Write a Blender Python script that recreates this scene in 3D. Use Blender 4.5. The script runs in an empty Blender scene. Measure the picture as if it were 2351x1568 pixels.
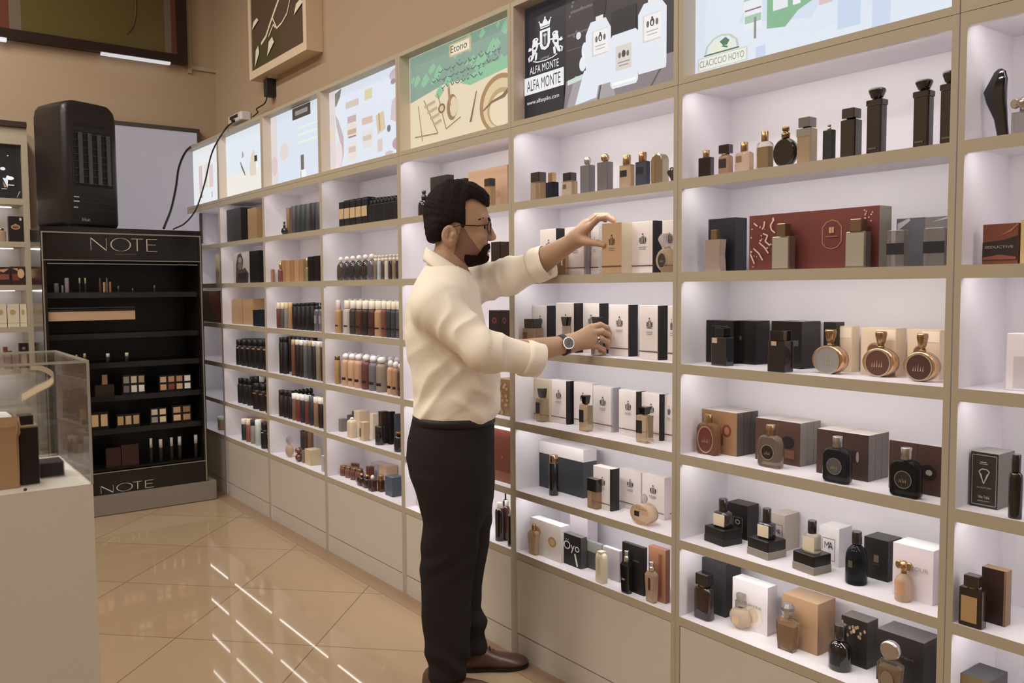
import bpy, math, random
import numpy as np
from mathutils import Matrix, Vector
S = bpy.context.scene
COL = S.collection
# ------------------------------------------------------------------ camera
IW, IH, FPX = 2351, 1568, 1972.14
CAM = np.array([0.0, -1.92918, 1.40])
_y, _p, _r = [math.radians(a) for a in (53.0702, -3.54902, -0.35406)]
_F = np.array([-math.sin(_y) * math.cos(_p), math.cos(_y) * math.cos(_p), math.sin(_p)])
_R = np.array([math.cos(_y), math.sin(_y), 0.0]); _U = np.cross(_R, _F)
CR = math.cos(_r) * _R + math.sin(_r) * _U; CU = -math.sin(_r) * _R + math.cos(_r) * _U
cd = bpy.data.cameras.new('camera'); cam = bpy.data.objects.new('camera', cd); COL.objects.link(cam)
cd.sensor_width = 36.0; cd.lens = FPX / IW * 36.0; cd.clip_start = 0.05; cd.clip_end = 60
m = Matrix.Identity(4)
for i in range(3):
    m[i][0] = CR[i]; m[i][1] = CU[i]; m[i][2] = -_F[i]; m[i][3] = CAM[i]
cam.matrix_world = m
S.camera = cam
# ------------------------------------------------------------------ exposure, world
S.view_settings.view_transform = 'Standard'; S.view_settings.look = 'None'
S.view_settings.gamma = 1.0; S.view_settings.exposure = 0.0; S.view_settings.use_curve_mapping = False
S.cycles.max_bounces = 8; S.cycles.transmission_bounces = 8; S.cycles.transparent_max_bounces = 8
W = bpy.data.worlds.new('world'); S.world = W; W.use_nodes = True
W.node_tree.nodes['Background'].inputs[0].default_value = (1.0, 0.86, 0.72, 1)
W.node_tree.nodes['Background'].inputs[1].default_value = 0.05
# ------------------------------------------------------------------ room lamps (large area lights, unseen ceiling fittings; the last one is added for frontal light)
WARM = (1.0, 0.95, 0.89)
def area(name, loc, sx, sy, power, col, rot=(0, 0, 0)):
    l = bpy.data.lights.new(name, 'AREA'); l.shape = 'RECTANGLE'; l.size = sx; l.size_y = sy; l.energy = power; l.color = col
    o = bpy.data.objects.new(name, l); COL.objects.link(o); o.location = loc; o.rotation_euler = rot
    return o
CEIL = 4.1
LAMPS = [(-5.2, -1.9, 1.5), (-3.4, -1.9, 1.3), (-1.4, -1.8, .7), (-4.2, -3.7, 2.4), (-1.8, -3.6, 2.2), (.6, -2.9, 1.2)]
LAMP_W = 24.0
for lx, ly, k in LAMPS:
    area('ceiling_lamp_light', (lx, ly, CEIL - .09), 1.1, .28, LAMP_W * k, WARM)
STRIP_E = 22.0      # radiance of the LED strips under the shelves
SIGN_E = 0.86       # radiance of the backlit signs
# ------------------------------------------------------------------ helpers
def px(x, y, ax, v):
    """point on the plane axis ax = v that the photograph shows at (x, y)"""
    r = _F + (x - IW / 2) / FPX * CR - (y - IH / 2) / FPX * CU
    return CAM + r * ((v - CAM[ax]) / r[ax])
def lin(h):
    h = h.lstrip('#'); o = []
    for i in (0, 2, 4):
        c = int(h[i:i + 2], 16) / 255
        o.append(c / 12.92 if c <= .04045 else ((c + .055) / 1.055) ** 2.4)
    return tuple(o) + (1.0,)
_M = {}
def mat(h, rough=.5, metal=0.0, trans=0.0, emit=0.0, spec=.5, noise=0.0, nscale=40.0, bump=0.0, coat=0.0, alpha=1.0, ior=1.45):
    key = (h, rough, metal, trans, emit, spec, noise, nscale, bump, coat, alpha, ior)
    if key in _M: return _M[key]
    M = bpy.data.materials.new('m_' + h.lstrip('#')); M.use_nodes = True
    nt = M.node_tree; b = nt.nodes['Principled BSDF']
    c = lin(h)
    if not emit:
        y_ = .3 * c[0] + .55 * c[1] + .15 * c[2]; c = tuple(v * .80 + y_ * .20 for v in c[:3]) + (1.0,)
    b.inputs['Base Color'].default_value = c; b.inputs['Roughness'].default_value = rough
    b.inputs['Metallic'].default_value = metal; b.inputs['Transmission Weight'].default_value = trans
    b.inputs['Specular IOR Level'].default_value = spec; b.inputs['Coat Weight'].default_value = coat
    b.inputs['Alpha'].default_value = alpha; b.inputs['IOR'].default_value = ior
    if emit:
        b.inputs['Emission Color'].default_value = c; b.inputs['Emission Strength'].default_value = emit
        b.inputs['Base Color'].default_value = (c[0] * .1, c[1] * .1, c[2] * .1, 1)
    tc = nz = None
    if noise or bump:
        tc = nt.nodes.new('ShaderNodeTexCoord'); nz = nt.nodes.new('ShaderNodeTexNoise')
        nz.inputs['Scale'].default_value = nscale; nz.inputs['Detail'].default_value = 4
        nt.links.new(tc.outputs['Object'], nz.inputs['Vector'])
    if noise:
        mx = nt.nodes.new('ShaderNodeMix'); mx.data_type = 'RGBA'
        mx.inputs[6].default_value = tuple(x * (1 - noise) for x in c[:3]) + (1,)
        mx.inputs[7].default_value = tuple(min(1, x * (1 + noise)) for x in c[:3]) + (1,)
        nt.links.new(nz.outputs['Fac'], mx.inputs[0]); nt.links.new(mx.outputs[2], b.inputs['Base Color'])
    if bump:
        bp = nt.nodes.new('ShaderNodeBump'); bp.inputs['Strength'].default_value = bump; bp.inputs['Distance'].default_value = .002
        nt.links.new(nz.outputs['Fac'], bp.inputs['Height']); nt.links.new(bp.outputs['Normal'], b.inputs['Normal'])
    _M[key] = M
    return M
def printed(h, e=None): return mat(h, .5, emit=SIGN_E if e is None else e)
class MB:
    """collects shapes and links them as ONE mesh object"""
    def __init__(s): s.v = []; s.f = []; s.mi = []; s.ms = []; s.sm = []
    def slot(s, M):
        if M not in s.ms: s.ms.append(M)
        return s.ms.index(M)
    def face(s, idx, M, sm=False): s.f.append(idx); s.mi.append(s.slot(M)); s.sm.append(sm)
    def poly(s, pts, M):
        b = len(s.v); s.v += [tuple(p) for p in pts]; s.face(list(range(b, b + len(pts))), M)
    def box(s, a, b, M, front=None, side=None):
        """axis aligned box from corner a to corner b; front = material of the -y face"""
        x0, y0, z0 = [min(a[i], b[i]) for i in range(3)]; x1, y1, z1 = [max(a[i], b[i]) for i in range(3)]
        k = len(s.v)
        s.v += [(x0, y0, z0), (x1, y0, z0), (x1, y1, z0), (x0, y1, z0), (x0, y0, z1), (x1, y0, z1), (x1, y1, z1), (x0, y1, z1)]
        for fc, mm in (((0, 3, 2, 1), M), ((4, 5, 6, 7), M), ((0, 1, 5, 4), front or M), ((1, 2, 6, 5), side or M), ((2, 3, 7, 6), M), ((3, 0, 4, 7), side or M)):
            s.face([k + i for i in fc], mm)
        return s
    def loft(s, rings, M, cap=True, sm=True, close=True):
        n = len(rings[0]); k = len(s.v)
        for r in rings: s.v += [tuple(p) for p in r]
        for i in range(len(rings) - 1):
            for j in range(n if close else n - 1):
                a = k + i * n + j; b = k + i * n + (j + 1) % n
                s.face([a, b, b + n, a + n], M, sm)
        if cap:
            s.face([k + j for j in range(n - 1, -1, -1)], M); s.face([k + (len(rings) - 1) * n + j for j in range(n)], M)
        return s
    def build(s, name, parent=None, world=True):
        me = bpy.data.meshes.new(name)
        off = (0, 0, 0)
        if parent is not None and world:
            q = parent
            off = [0, 0, 0]
            while q is not None:
                off = [off[i] + q.location[i] for i in range(3)]; q = q.parent
        me.from_pydata([(v[0] - off[0], v[1] - off[1], v[2] - off[2]) for v in s.v], [], s.f)
        for M in s.ms: me.materials.append(M)
        me.polygons.foreach_set('material_index', s.mi); me.polygons.foreach_set('use_smooth', s.sm)
        me.update()
        o = bpy.data.objects.new(name, me); COL.objects.link(o)
        if parent is not None: o.parent = parent
        return o
def tag(o, label=None, cat=None, group=None, kind=None):
    if label: o['label'] = label
    if cat: o['category'] = cat
    if group: o['group'] = group
    if kind: o['kind'] = kind
    return o
def thing(name, label, cat, loc, rz=0.0, group=None):
    o = bpy.data.objects.new(name, None); COL.objects.link(o); o.location = loc; o.rotation_euler = (0, 0, rz)
    o.empty_display_size = .02
    return tag(o, label, cat, group)
def copy_tree(o, loc):
    c = o.copy(); COL.objects.link(c); c.location = loc
    for ch in list(o.children):
        d = ch.copy(); COL.objects.link(d); d.parent = c
    return c
def rrect(cx, cy, w, d, r, z, n=4):
    r = max(1e-5, min(r, w / 2 - 1e-5, d / 2 - 1e-5)); pts = []
    for k, (sx, sy) in enumerate(((1, 1), (-1, 1), (-1, -1), (1, -1))):
        for i in range(n + 1):
            a = math.pi / 2 * (k + i / n)
            pts.append((cx + sx * (w / 2 - r) + r * math.cos(a), cy + sy * (d / 2 - r) + r * math.sin(a), z))
    return pts
def rbox(mb, cx, cy, w, d, z0, z1, M, r=.002, b=.001, n=3):
    mb.loft([rrect(cx, cy, w - 2 * b, d - 2 * b, r, z0, n), rrect(cx, cy, w, d, r, z0 + b, n), rrect(cx, cy, w, d, r, z1 - b, n), rrect(cx, cy, w - 2 * b, d - 2 * b, r, z1, n)], M, sm=False)
    return mb
def lathe(mb, cx, cy, prof, M, n=20, sm=True, ax=1.0):
    mb.loft([[(cx + r * math.cos(2 * math.pi * i / n), cy + ax * r * math.sin(2 * math.pi * i / n), z) for i in range(n)] for r, z in prof], M, sm=sm)
    return mb
def slab(mb, outline, y0, y1, M, b=.0015, sm=False):
    """outline in (x, z), extruded from y0 to y1 with a bevelled rim"""
    cx = sum(p[0] for p in outline) / len(outline); cz = sum(p[1] for p in outline) / len(outline)
    def sc(k): return [(cx + (p[0] - cx) * k, cz + (p[1] - cz) * k) for p in outline]
    R = max(abs(p[0] - cx) for p in outline); k = max(.2, 1 - b / max(R, 1e-4))
    rings = []
    for q, y in ((k, y0), (1, y0 + b), (1, y1 - b), (k, y1)): rings.append([(p[0], y, p[1]) for p in sc(q)])
    mb.loft(rings, M, sm=sm); return mb
def circ(cx, cz, rx, rz, n=28, a0=0): return [(cx + rx * math.cos(a0 - 2 * math.pi * i / n), cz + rz * math.sin(a0 - 2 * math.pi * i / n)) for i in range(n)]
def tube(mb, pts, r, M, n=8):
    P = [Vector(p) for p in pts]; rings = []; up = Vector((0, 0, 1))
    for i, p in enumerate(P):
        d = (P[min(i + 1, len(P) - 1)] - P[max(i - 1, 0)]).normalized()
        a = d.cross(up)
        if a.length < 1e-3: a = d.cross(Vector((1, 0, 0)))
        a.normalize(); b = d.cross(a)
        rr = r[i] if isinstance(r, (list, tuple)) else r
        rings.append([tuple(p + a * rr * math.cos(2 * math.pi * j / n) + b * rr * math.sin(2 * math.pi * j / n)) for j in range(n)])
    mb.loft(rings, M); return mb
def spline(pts, k=8):
    P = [Vector(p) for p in pts]; P = [2 * P[0] - P[1]] + P + [2 * P[-1] - P[-2]]; out = []
    for i in range(1, len(P) - 2):
        for j in range(k):
            t = j / k
            out.append(tuple(.5 * ((2 * P[i]) + (-P[i - 1] + P[i + 1]) * t + (2 * P[i - 1] - 5 * P[i] + 4 * P[i + 1] - P[i + 2]) * t * t + (-P[i - 1] + 3 * P[i] - 3 * P[i + 1] + P[i + 2]) * t ** 3)))
    out.append(tuple(P[-2])); return out
def lettering(s, o, u, v, width, height, M, mb=None, shear=0.0):
    """text fitted into a width x height rectangle with lower left corner o, along u and v"""
    cu = bpy.data.curves.new('lettering', 'FONT'); cu.body = s; cu.resolution_u = 3
    ob = bpy.data.objects.new('lettering', cu); COL.objects.link(ob)
    bpy.context.view_layer.update()
    me = bpy.data.meshes.new_from_object(ob.evaluated_get(bpy.context.evaluated_depsgraph_get()))
    xs = [q.co.x for q in me.vertices]; ys = [q.co.y for q in me.vertices]
    x0, x1, y0, y1 = min(xs), max(xs), min(ys), max(ys)
    mb = mb or MB(); k = len(mb.v)
    o = Vector(o); u = Vector(u); v = Vector(v)
    for q in me.vertices:
        a = (q.co.x - x0) / (x1 - x0) * width; b = (q.co.y - y0) / (y1 - y0) * height
        mb.v.append(tuple(o + u * (a + shear * b) + v * b))
    for p in me.polygons: mb.face([k + i for i in p.vertices], M)
    bpy.data.objects.remove(ob); bpy.data.curves.remove(cu); bpy.data.meshes.remove(me)
    return mb
def flat(mb, shapes, o, u, v, w, h, step=.0004, e=None, n=None, clip=False):
    """flat printed shapes: list of (hex, polygon in 0..1 coordinates), later ones lie on top"""
    o = Vector(o); u = Vector(u); v = Vector(v); nn = Vector(n) if n else u.cross(v)
    for i, (c, pts) in enumerate(shapes):
        if e == 0 or clip: pts = [(min(max(a, .004), .996), min(max(b, .004), .996)) for a, b in pts]
        M = c if not isinstance(c, str) else (printed(c, e) if e != 0 else mat(c, .5))
        mb.poly([o + u * (a * w) + v * (b * h) + nn * (step * (i + 1)) for a, b in pts], M)
    return mb
def rect(a, b, c, d): return [(a, b), (c, b), (c, d), (a, d)]
def ell(cx, cy, rx, ry, n=18): return [(cx + rx * math.cos(2 * math.pi * i / n), cy + ry * math.sin(2 * math.pi * i / n)) for i in range(n)]
def stroke(pts, w, asp=1.0):
    """a painted line with width w as quads"""
    out = []
    for (a, b), (c, d) in zip(pts[:-1], pts[1:]):
        dx, dy = (c - a) * asp, d - b; L = math.hypot(dx, dy) or 1; nx, ny = -dy / L * w / asp, dx / L * w
        out.append([(a - nx, b - ny), (c - nx, d - ny), (c + nx, d + ny), (a + nx, b + ny)])
    return out
# ------------------------------------------------------------------ common materials
TAN = mat('#b0a388', .5, noise=.03, nscale=6)
WHITE = mat('#e4dfe7', .45)
DOOR = mat('#c8bfb2', .4, noise=.02, nscale=4)
DARK = mat('#1c1716', .6)
WALLM = mat('#b39877', .8, noise=.03, nscale=1.5)
LEDS = {i: mat('#fbf9f3', .5, emit=STRIP_E * k) for i, k in {0: .5, 1: .36, 2: .36, 3: .42, 4: .52, 5: .85, 6: .95, 7: 1.05, 8: .9}.items()}
LED = LEDS[0]
XD = {0: -6.595, 1: -5.842, 2: -5.041, 3: -4.229, 4: -3.401, 5: -2.565, 6: -1.749, 7: -.937, 8: -.122}
ZS = {1: 1.716, 2: 1.445, 3: 1.172, 4: .902, 5: .641, 6: .405}
ZB = {1: 1.688, 2: 1.416, 3: 1.143, 4: .872, 5: .615, 6: .378}
DEP = .22
# ------------------------------------------------------------------ the setting
def struct(name, mb): return tag(mb.build(name), kind='structure')
def floor_material():
    M = bpy.data.materials.new('floor_tiles'); M.use_nodes = True; nt = M.node_tree; b = nt.nodes['Principled BSDF']
    tc = nt.nodes.new('ShaderNodeTexCoord'); mp = nt.nodes.new('ShaderNodeMapping')
    mp.inputs['Rotation'].default_value = (0, 0, math.radians(-45)); mp.inputs['Location'].default_value = (.24, -.025, 0)
    br = nt.nodes.new('ShaderNodeTexBrick'); br.offset = 0; br.squash = 1
    br.inputs['Color1'].default_value = lin('#a8957c'); br.inputs['Color2'].default_value = lin('#a48f76'); br.inputs['Mortar'].default_value = lin('#6e5d48')
    br.inputs['Scale'].default_value = 1.0; br.inputs['Mortar Size'].default_value = .0022; br.inputs['Brick Width'].default_value = .59; br.inputs['Row Height'].default_value = .59
    br.inputs['Mortar Smooth'].default_value = .1
    nz = nt.nodes.new('ShaderNodeTexNoise'); nz.inputs['Scale'].default_value = 1.6; nz.inputs['Detail'].default_value = 6
    mx = nt.nodes.new('ShaderNodeMix'); mx.data_type = 'RGBA'; mx.blend_type = 'MULTIPLY'; mx.inputs[0].default_value = .35
    rp = nt.nodes.new('ShaderNodeValToRGB'); rp.color_ramp.elements[0].color = lin('#dcc3a6'); rp.color_ramp.elements[1].color = lin('#fff6e6')
    L = nt.links.new
    L(tc.outputs['Object'], mp.inputs['Vector']); L(mp.outputs['Vector'], br.inputs['Vector']); L(tc.outputs['Object'], nz.inputs['Vector'])
    L(nz.outputs['Fac'], rp.inputs[0]); L(br.outputs['Color'], mx.inputs[6]); L(rp.outputs[0], mx.inputs[7]); L(mx.outputs[2], b.inputs['Base Color'])
    b.inputs['Roughness'].default_value = .035; b.inputs['Specular IOR Level'].default_value = .34
    return M
struct('floor', MB().box((-7.0, -5.2, -.06), (2.6, .6, 0), floor_material()))
struct('ceiling', MB().box((-7.0, -5.2, CEIL), (2.6, .6, CEIL + .08), mat('#cbb79a', .8)))
struct('wall_right', MB().box((-6.75, .25, 0), (2.6, .36, CEIL), WALLM))
struct('wall_back', MB().box((-6.75, -5.2, 0), (-6.6, .25, CEIL), WALLM))
struct('wall_left', MB().box((-6.75, -5.2, 0), (2.6, -5.05, CEIL), WALLM))
struct('wall_front', MB().box((2.45, -5.05, 0), (2.6, .25, CEIL), WALLM))
# raised moulding lines on the back wall
t = MB().box((-6.6, .045, 3.0), (-6.585, .075, CEIL), TAN); struct('trim_1', t)
t = MB().box((-6.6, .075, 3.03), (-6.585, .30, 3.06), TAN); struct('trim_2', t)
struct('baseboard_back', MB().box((-6.6, -5.0, 0), (-6.585, -.02, .08), TAN))
# tinted border tile that runs along the shelving
struct('trim_3', MB().box((-6.3, -.085, .0), (2.4, -.002, .0015), mat('#9c7c5c', .06)))
LN_ = ['above the black stand', 'above the standing man', 'above the wide right bay', 'behind the glass counter', 'behind the photographer', 'added at the near right end for frontal light']
for (lx, ly, k), wh in zip(LAMPS, LN_):
    t = thing('ceiling_light', 'linear warm ceiling light fitting ' + wh, 'light', (lx, ly, CEIL), group='linear ceiling lights')
    MB().box((lx - .6, ly - .17, CEIL - .07), (lx + .6, ly + .17, CEIL - .001), mat('#d8d4cc', .5)).build('housing', t)
    MB().box((lx - .56, ly - .14, CEIL - .078), (lx + .56, ly + .14, CEIL - .071), mat('#ffe6c4', .5, emit=3.0)).build('diffuser', t)
# ------------------------------------------------------------------ shelf units
BAYNAME = {1: 'left end bay beside the black stand', 2: 'second bay from the far left corner', 3: 'third bay from the far left corner', 4: 'fourth bay from the far left corner',
           5: 'bay behind the standing man', 6: 'bay at the man\'s hands', 7: 'wide lit bay right of the man', 8: 'bay cut by the right edge of the photo'}
def shelf_unit(i):
    x0, x1 = XD[i - 1] + .0015, XD[i] - .0015
    t = thing('shelf_unit', 'tall lit cream wall shelving, ' + BAYNAME[i], 'shelf unit', (x0, 0, 0), group='lit shelf units along the right wall')
    T = .015
    MB().box((x0, 0, 0), (x0 + T, DEP + .01, 1.99), WHITE, TAN).build('side_panel', t)
    MB().box((x1 - T, 0, 0), (x1, DEP + .01, 1.99), WHITE, TAN).build('side_panel', t)
    MB().box((x0 + T, DEP + .0005, .09), (x1 - T, DEP + .012, 1.985), WHITE).build('back_panel', t)
    def board(name, za, zb):
        # board with a front apron; the LED strip sits in the groove behind the apron
        m = MB().box((x0 + T, 0, za), (x1 - T, .014, zb), WHITE, TAN); m.box((x0 + T, .0141, za + .012), (x1 - T, DEP, zb), WHITE); m.build(name, t)
    board('top_panel', 1.96, 1.99)
    for r in range(1, 6): board('shelf', ZB[r], ZS[r])
    MB().box((x0 + T, 0, ZB[6]), (x1 - T, DEP, ZS[6]), WHITE, TAN).build('shelf', t)
    for z in [1.96] + [ZB[r] for r in range(1, 6)]:
        MB().box((x0 + .05, .018, z + .0062), (x1 - .05, .028, z + .0115), LEDS[i]).build('led_strip', t)
    MB().box((x0 + T, .004, .0), (x1 - T, .02, .086), DOOR).build('plinth', t)
    MB().box((x0 + T, .03, .0), (x1 - T, .04, .378), DARK).build('inner_panel', t)
    d = MB(); rbox(d, (x0 + x1) / 2, .011, x1 - x0 - 2 * T - .005, .018, .0905, .3755, DOOR, .001, .001); d.build('cabinet_door', t)
    return t
for i in range(1, 9): shelf_unit(i)
# ------------------------------------------------------------------ backlit signs above the shelves
PX = (1, 0, 0); PZ = (0, 0, 1)
def sign(i, label, bg, shapes, texts=(), x1=None):
    a, b = XD[i - 1] + .0015, XD[i] - .0015
    t = thing('backlit_sign', label, 'sign', ((a + b) / 2, 0, 1.99), group='backlit signs above the shelves')
    f = MB(); z0, z1 = 1.9915, 2.44
    f.box((a, 0, z0), (a + .017, .18, z1), mat('#e4d4c0', .5), TAN); f.box((b - .017, 0, z0), (b, .18, z1), mat('#e4d4c0', .5), TAN)
    f.box((a + .017, 0, z0), (b - .017, .18, z0 + .018), mat('#e4d4c0', .5), TAN); f.box((a + .017, 0, z1 - .018), (b - .017, .18, z1), TAN)
    f.box((a, .17, z0), (b, .18, z1), WHITE); f.build('frame', t)
    g = MB().box((a + .017, .002, z0 - .0005), (b - .017, .006, z0 + .002), DARK); g.build('shadow_gap', t)
    X0, X1, Z0, Z1 = a + .0175, b - .0175, z0 + .0185, z1 - .0185
    p = MB(); p.box((X0, .052, Z0), (X1, .06, Z1), printed(bg)); w, h = X1 - X0, Z1 - Z0
    flat(p, shapes, (X0, .052, Z0), PX, PZ, w, h, .00005, n=(0, -1, 0), clip=True)
    k = .00005 * (len(shapes) + 2)
    for s, u0, v0, uw, vh, c in texts: lettering(s, (X0 + u0 * w, .052 - k, Z0 + v0 * h), PX, PZ, uw * w, vh * h, printed(c), p)
    p.build('printed_panel', t)
    return t
LB = '#e3ecf8'
def tubes(x0, y0, n, dx, w, h, cs, slope=0): return [(cs[k % len(cs)], rect(x0 + k * dx, y0 + slope * k, x0 + k * dx + w, y0 + slope * k + h)) for k in range(n)]
sign(1, 'small backlit poster at the far left showing four pink product tubes', '#eef2f6',
     [('#dfc6c4', rect(.22, .22, .33, .70)), ('#8d6a70', rect(.24, .14, .31, .2)), ('#e9e0cc', rect(.40, .3, .50, .70)), ('#e6cfd0', rect(.54, .28, .66, .66)), ('#d9bcc0', rect(.78, .24, .96, .86)), ('#a2848c', rect(.82, .26, .92, .60)), ('#f5f2f4', rect(.84, .62, .90, .8)), ('#c9b6b8', rect(.60, .1, .63, .2))])
sign(2, 'white backlit poster with a small cream bottle and thin brushes', '#e8f0fa',
     [('#f4f0ea', rect(.0, .0, 1, .35)), ('#e6dac4', [(.58, .26), (.70, .26), (.72, .34), (.70, .58), (.66, .66), (.60, .56), (.56, .4)]), ('#37312f', rect(.68, .46, .74, .55)), ('#f8f8f8', ell(.74, .38, .03, .07)), ('#8a8272', [(.34, .52), (.36, .53), (.46, .34), (.44, .33)]), ('#6f685c', [(.36, .46), (.37, .47), (.47, .30), (.45, .30)]), ('#9c9484', [(.40, .68), (.42, .68), (.41, .58), (.39, .58)]), ('#b4ac9c', ell(.42, .62, .02, .03))])
sign(3, 'pale blue backlit poster with a black label block and a small bottle', '#e0eaf8',
     [('#e3dcda', rect(0, 0, .12, 1)), ('#e8dcdc', ell(.25, .46, .085, .12)), ('#4a4543', rect(.42, .84, .74, 1.0)), ('#9a948f', rect(.47, .89, .69, .95)), ('#eef4ea', rect(.5, .6, .95, .63)), ('#eef4ea', rect(.5, .5, .9, .53)), ('#eef4ea', rect(.52, .7, .97, .72)), ('#77716c', rect(.555, .14, .61, .34)), ('#f6f8fb', rect(.54, .0, .64, .14)), ('#a9a6a4', rect(.545, .03, .56, .13)), ('#dfc9cc', ell(.06, .3, .06, .14))])
sign(4, 'white backlit poster crowded with pale skincare bottles and flowers', '#e4ecf9',
     [('#e4dad9', rect(0, 0, .085, 1)), ('#8a847c', [(.085, .96), (.18, 1.0), (.16, .9), (.1, .8), (.085, .8)]), ('#c8b7bc', [(.085, .70), (.13, .62), (.20, .4), (.2, .2), (.16, .05), (.12, .05), (.16, .3), (.1, .55)]), ('#ead9c8', rect(.0, .40, .07, .54)), ('#ede0e4', ell(.13, .2, .05, .16)),
      ('#c8b4b4', rect(.26, .54, .38, .62)), ('#ece2dc', rect(.25, .36, .39, .54)), ('#d0b49c', rect(.26, .40, .38, .46)), ('#9c8f90', rect(.27, .36, .375, .38)), ('#d7cbc0', rect(.24, .72, .42, .80)), ('#e0d6ae', rect(.50, .74, .60, .86)), ('#d9c3b8', rect(.46, .46, .60, .54)), ('#eae4e2', rect(.46, .18, .60, .40)), ('#d7c7bc', rect(.47, .27, .58, .33)), ('#eee6e0', rect(.26, .08, .38, .30)), ('#d8c8bc', rect(.27, .18, .37, .25)),
      ('#e0cdae', [(.64, .52), (.74, .55), (.76, .34), (.66, .3)]), ('#bfa98c', [(.67, .53), (.69, .54), (.70, .34), (.68, .33)]), ('#d8c6cc', [(.84, .62), (.94, .70), (.99, .62), (.92, .36), (.82, .42)]), ('#847d80', ell(.80, .33, .022, .04)), ('#dcd0c8', rect(.66, .1, .72, .24)),
      ('#cfbcc4', ell(.90, .90, .085, .07)), ('#b29aa2', ell(.95, .97, .04, .05)), ('#efe6ea', ell(.93, .80, .05, .05)), ('#a5949c', ell(.86, .83, .03, .03)), ('#7e7078', ell(.985, .74, .03, .06)), ('#c2a6ac', ell(.90, .14, .06, .07)), ('#8f7b84', ell(.95, .20, .03, .03)), ('#d8c2c6', ell(.80, .05, .05, .03))])
leafs = []
random.seed(3)
for k in range(26):
    u = random.uniform(.02, .98); v = random.uniform(.62, .97) if u > .4 else random.uniform(.52, .80)
    s = random.uniform(.015, .05)
    leafs.append(('#93c4a0', [(u - s, v - s * .4), (u - s * .2, v - s * 1.4), (u + s, v + s * .1), (u + s * .3, v + s * 1.8), (u - s * .4, v + s)]))
strokes5 = []
for vv, u0, u1 in ((.74, .30, .86), (.66, .24, .80), (.57, .34, .72)):
    u = u0
    while u < u1:
        L = random.uniform(.02, .06)
        strokes5 += [('#5e7468', q) for q in stroke([(u, vv + random.uniform(-.01, .03)), (u + L * .5, vv - .012), (u + L, vv + .008)], .006, 1.8)]
        if random.random() < .6: strokes5.append(('#5e7468', ell(u + L * .5, vv + random.choice((-.03, .04)), .005, .009, 6)))
        u += L + .012
chair = []
for a, b in (((.16, .50), (.30, .12)), ((.30, .52), (.38, .14)), ((.10, .46), (.14, .08)), ((.30, .12), (.06, .14)), ((.38, .14), (.52, .22))): chair += [('#a08260', q) for q in stroke([a, b], .007, 1.8)]
for k in range(4): chair.append(('#c4ae8c', [(.16 + .03 * k, .44 - .07 * k), (.27 + .02 * k, .47 - .07 * k), (.28 + .02 * k, .44 - .07 * k), (.17 + .03 * k, .41 - .07 * k)]))
sign(5, 'green and cream backlit poster with a chair, mirror and eyelash drawing', '#e9dabd',
     [('#8ba697', [(0, .52), (.35, .60), (.7, .56), (1, .60), (1, 1), (0, 1)])] + leafs + [('#93c4a0', [(.60, .50), (1, .56), (1, .66), (.72, .64), (.5, .56)]), ('#cdb98e', rect(.41, .84, .61, .97)), ('#efe6cf', rect(.425, .855, .595, .955))] + strokes5 + chair +
     [('#8c6f52', ell(.34, .36, .035, .05)), ('#d9c39c', ell(.34, .36, .02, .03)), ('#9f7f5c', ell(.44, .34, .05, .13)), ('#e3d2b2', ell(.455, .34, .035, .10)), ('#a98962', [(.40, .54), (.42, .56), (.43, .36), (.41, .36)]),
      ('#ad8a62', ell(.86, .24, .17, .27, 30)), ('#e0cba6', ell(.865, .23, .145, .235, 30)), ('#c3a67c', ell(.87, .20, .115, .18, 30)), ('#ecdcbf', ell(.875, .18, .10, .155, 30)), ('#8c6f52', [(.72, .2), (.80, .26), (.90, .28), (.98, .38), (.97, .41), (.88, .31), (.79, .28), (.72, .22)]), ('#8c6f52', [(.60, .14), (.66, .42), (.67, .42), (.62, .14)])],
     [('Etono', .435, .87, .15, .07, '#4b4239')])
lion = []
def mirror(sh, c): return [(k, [(2 * c - a, b) for a, b in p]) for k, p in sh]
WH = '#f1f2f4'
lionL = [(WH, ell(.085, .745, .022, .032)), (WH, [(.065, .73), (.10, .74), (.105, .66), (.085, .58), (.06, .60), (.06, .68)]), (WH, [(.062, .60), (.085, .60), (.07, .53), (.055, .50), (.045, .51)]), (WH, [(.085, .60), (.10, .58), (.095, .50), (.08, .495), (.082, .54)]), (WH, [(.09, .70), (.125, .70), (.125, .685), (.09, .675)]), (WH, [(.06, .66), (.04, .68), (.03, .64), (.045, .63), (.058, .64)]), (WH, [(.05, .58), (.03, .55), (.035, .50), (.042, .50), (.042, .55), (.058, .57)]), ('#26242a', ell(.09, .75, .006, .008, 8)), ('#26242a', [(.07, .66), (.09, .67), (.088, .64), (.072, .63)])]
crest = lionL + mirror(lionL, .157) + [(WH, [(.125, .86), (.115, .95), (.135, .92), (.157, .985), (.179, .92), (.199, .95), (.189, .86)]), (WH, ell(.157, .985, .006, .012, 10)), (WH, ell(.115, .955, .005, .009, 10)), (WH, ell(.199, .955, .005, .009, 10)), ('#26242a', rect(.128, .875, .186, .884)),
    (WH, [(.12, .84), (.194, .84), (.194, .66), (.185, .61), (.157, .585), (.129, .61), (.12, .66)]), ('#26242a', [(.138, .81), (.176, .81), (.176, .67), (.168, .635), (.157, .625), (.146, .635), (.138, .67)]), ('#8a8a90', rect(.15, .65, .164, .77)), ('#c9c9cf', ell(.157, .77, .012, .02))] + [(WH, q) for q in stroke([(.07, .49), (.10, .465), (.157, .455), (.214, .465), (.244, .49)], .006, 1.8)]
crest = [(c, [(a, .49 + (b - .455) * .69) for a, b in q]) for c, q in crest]
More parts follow.
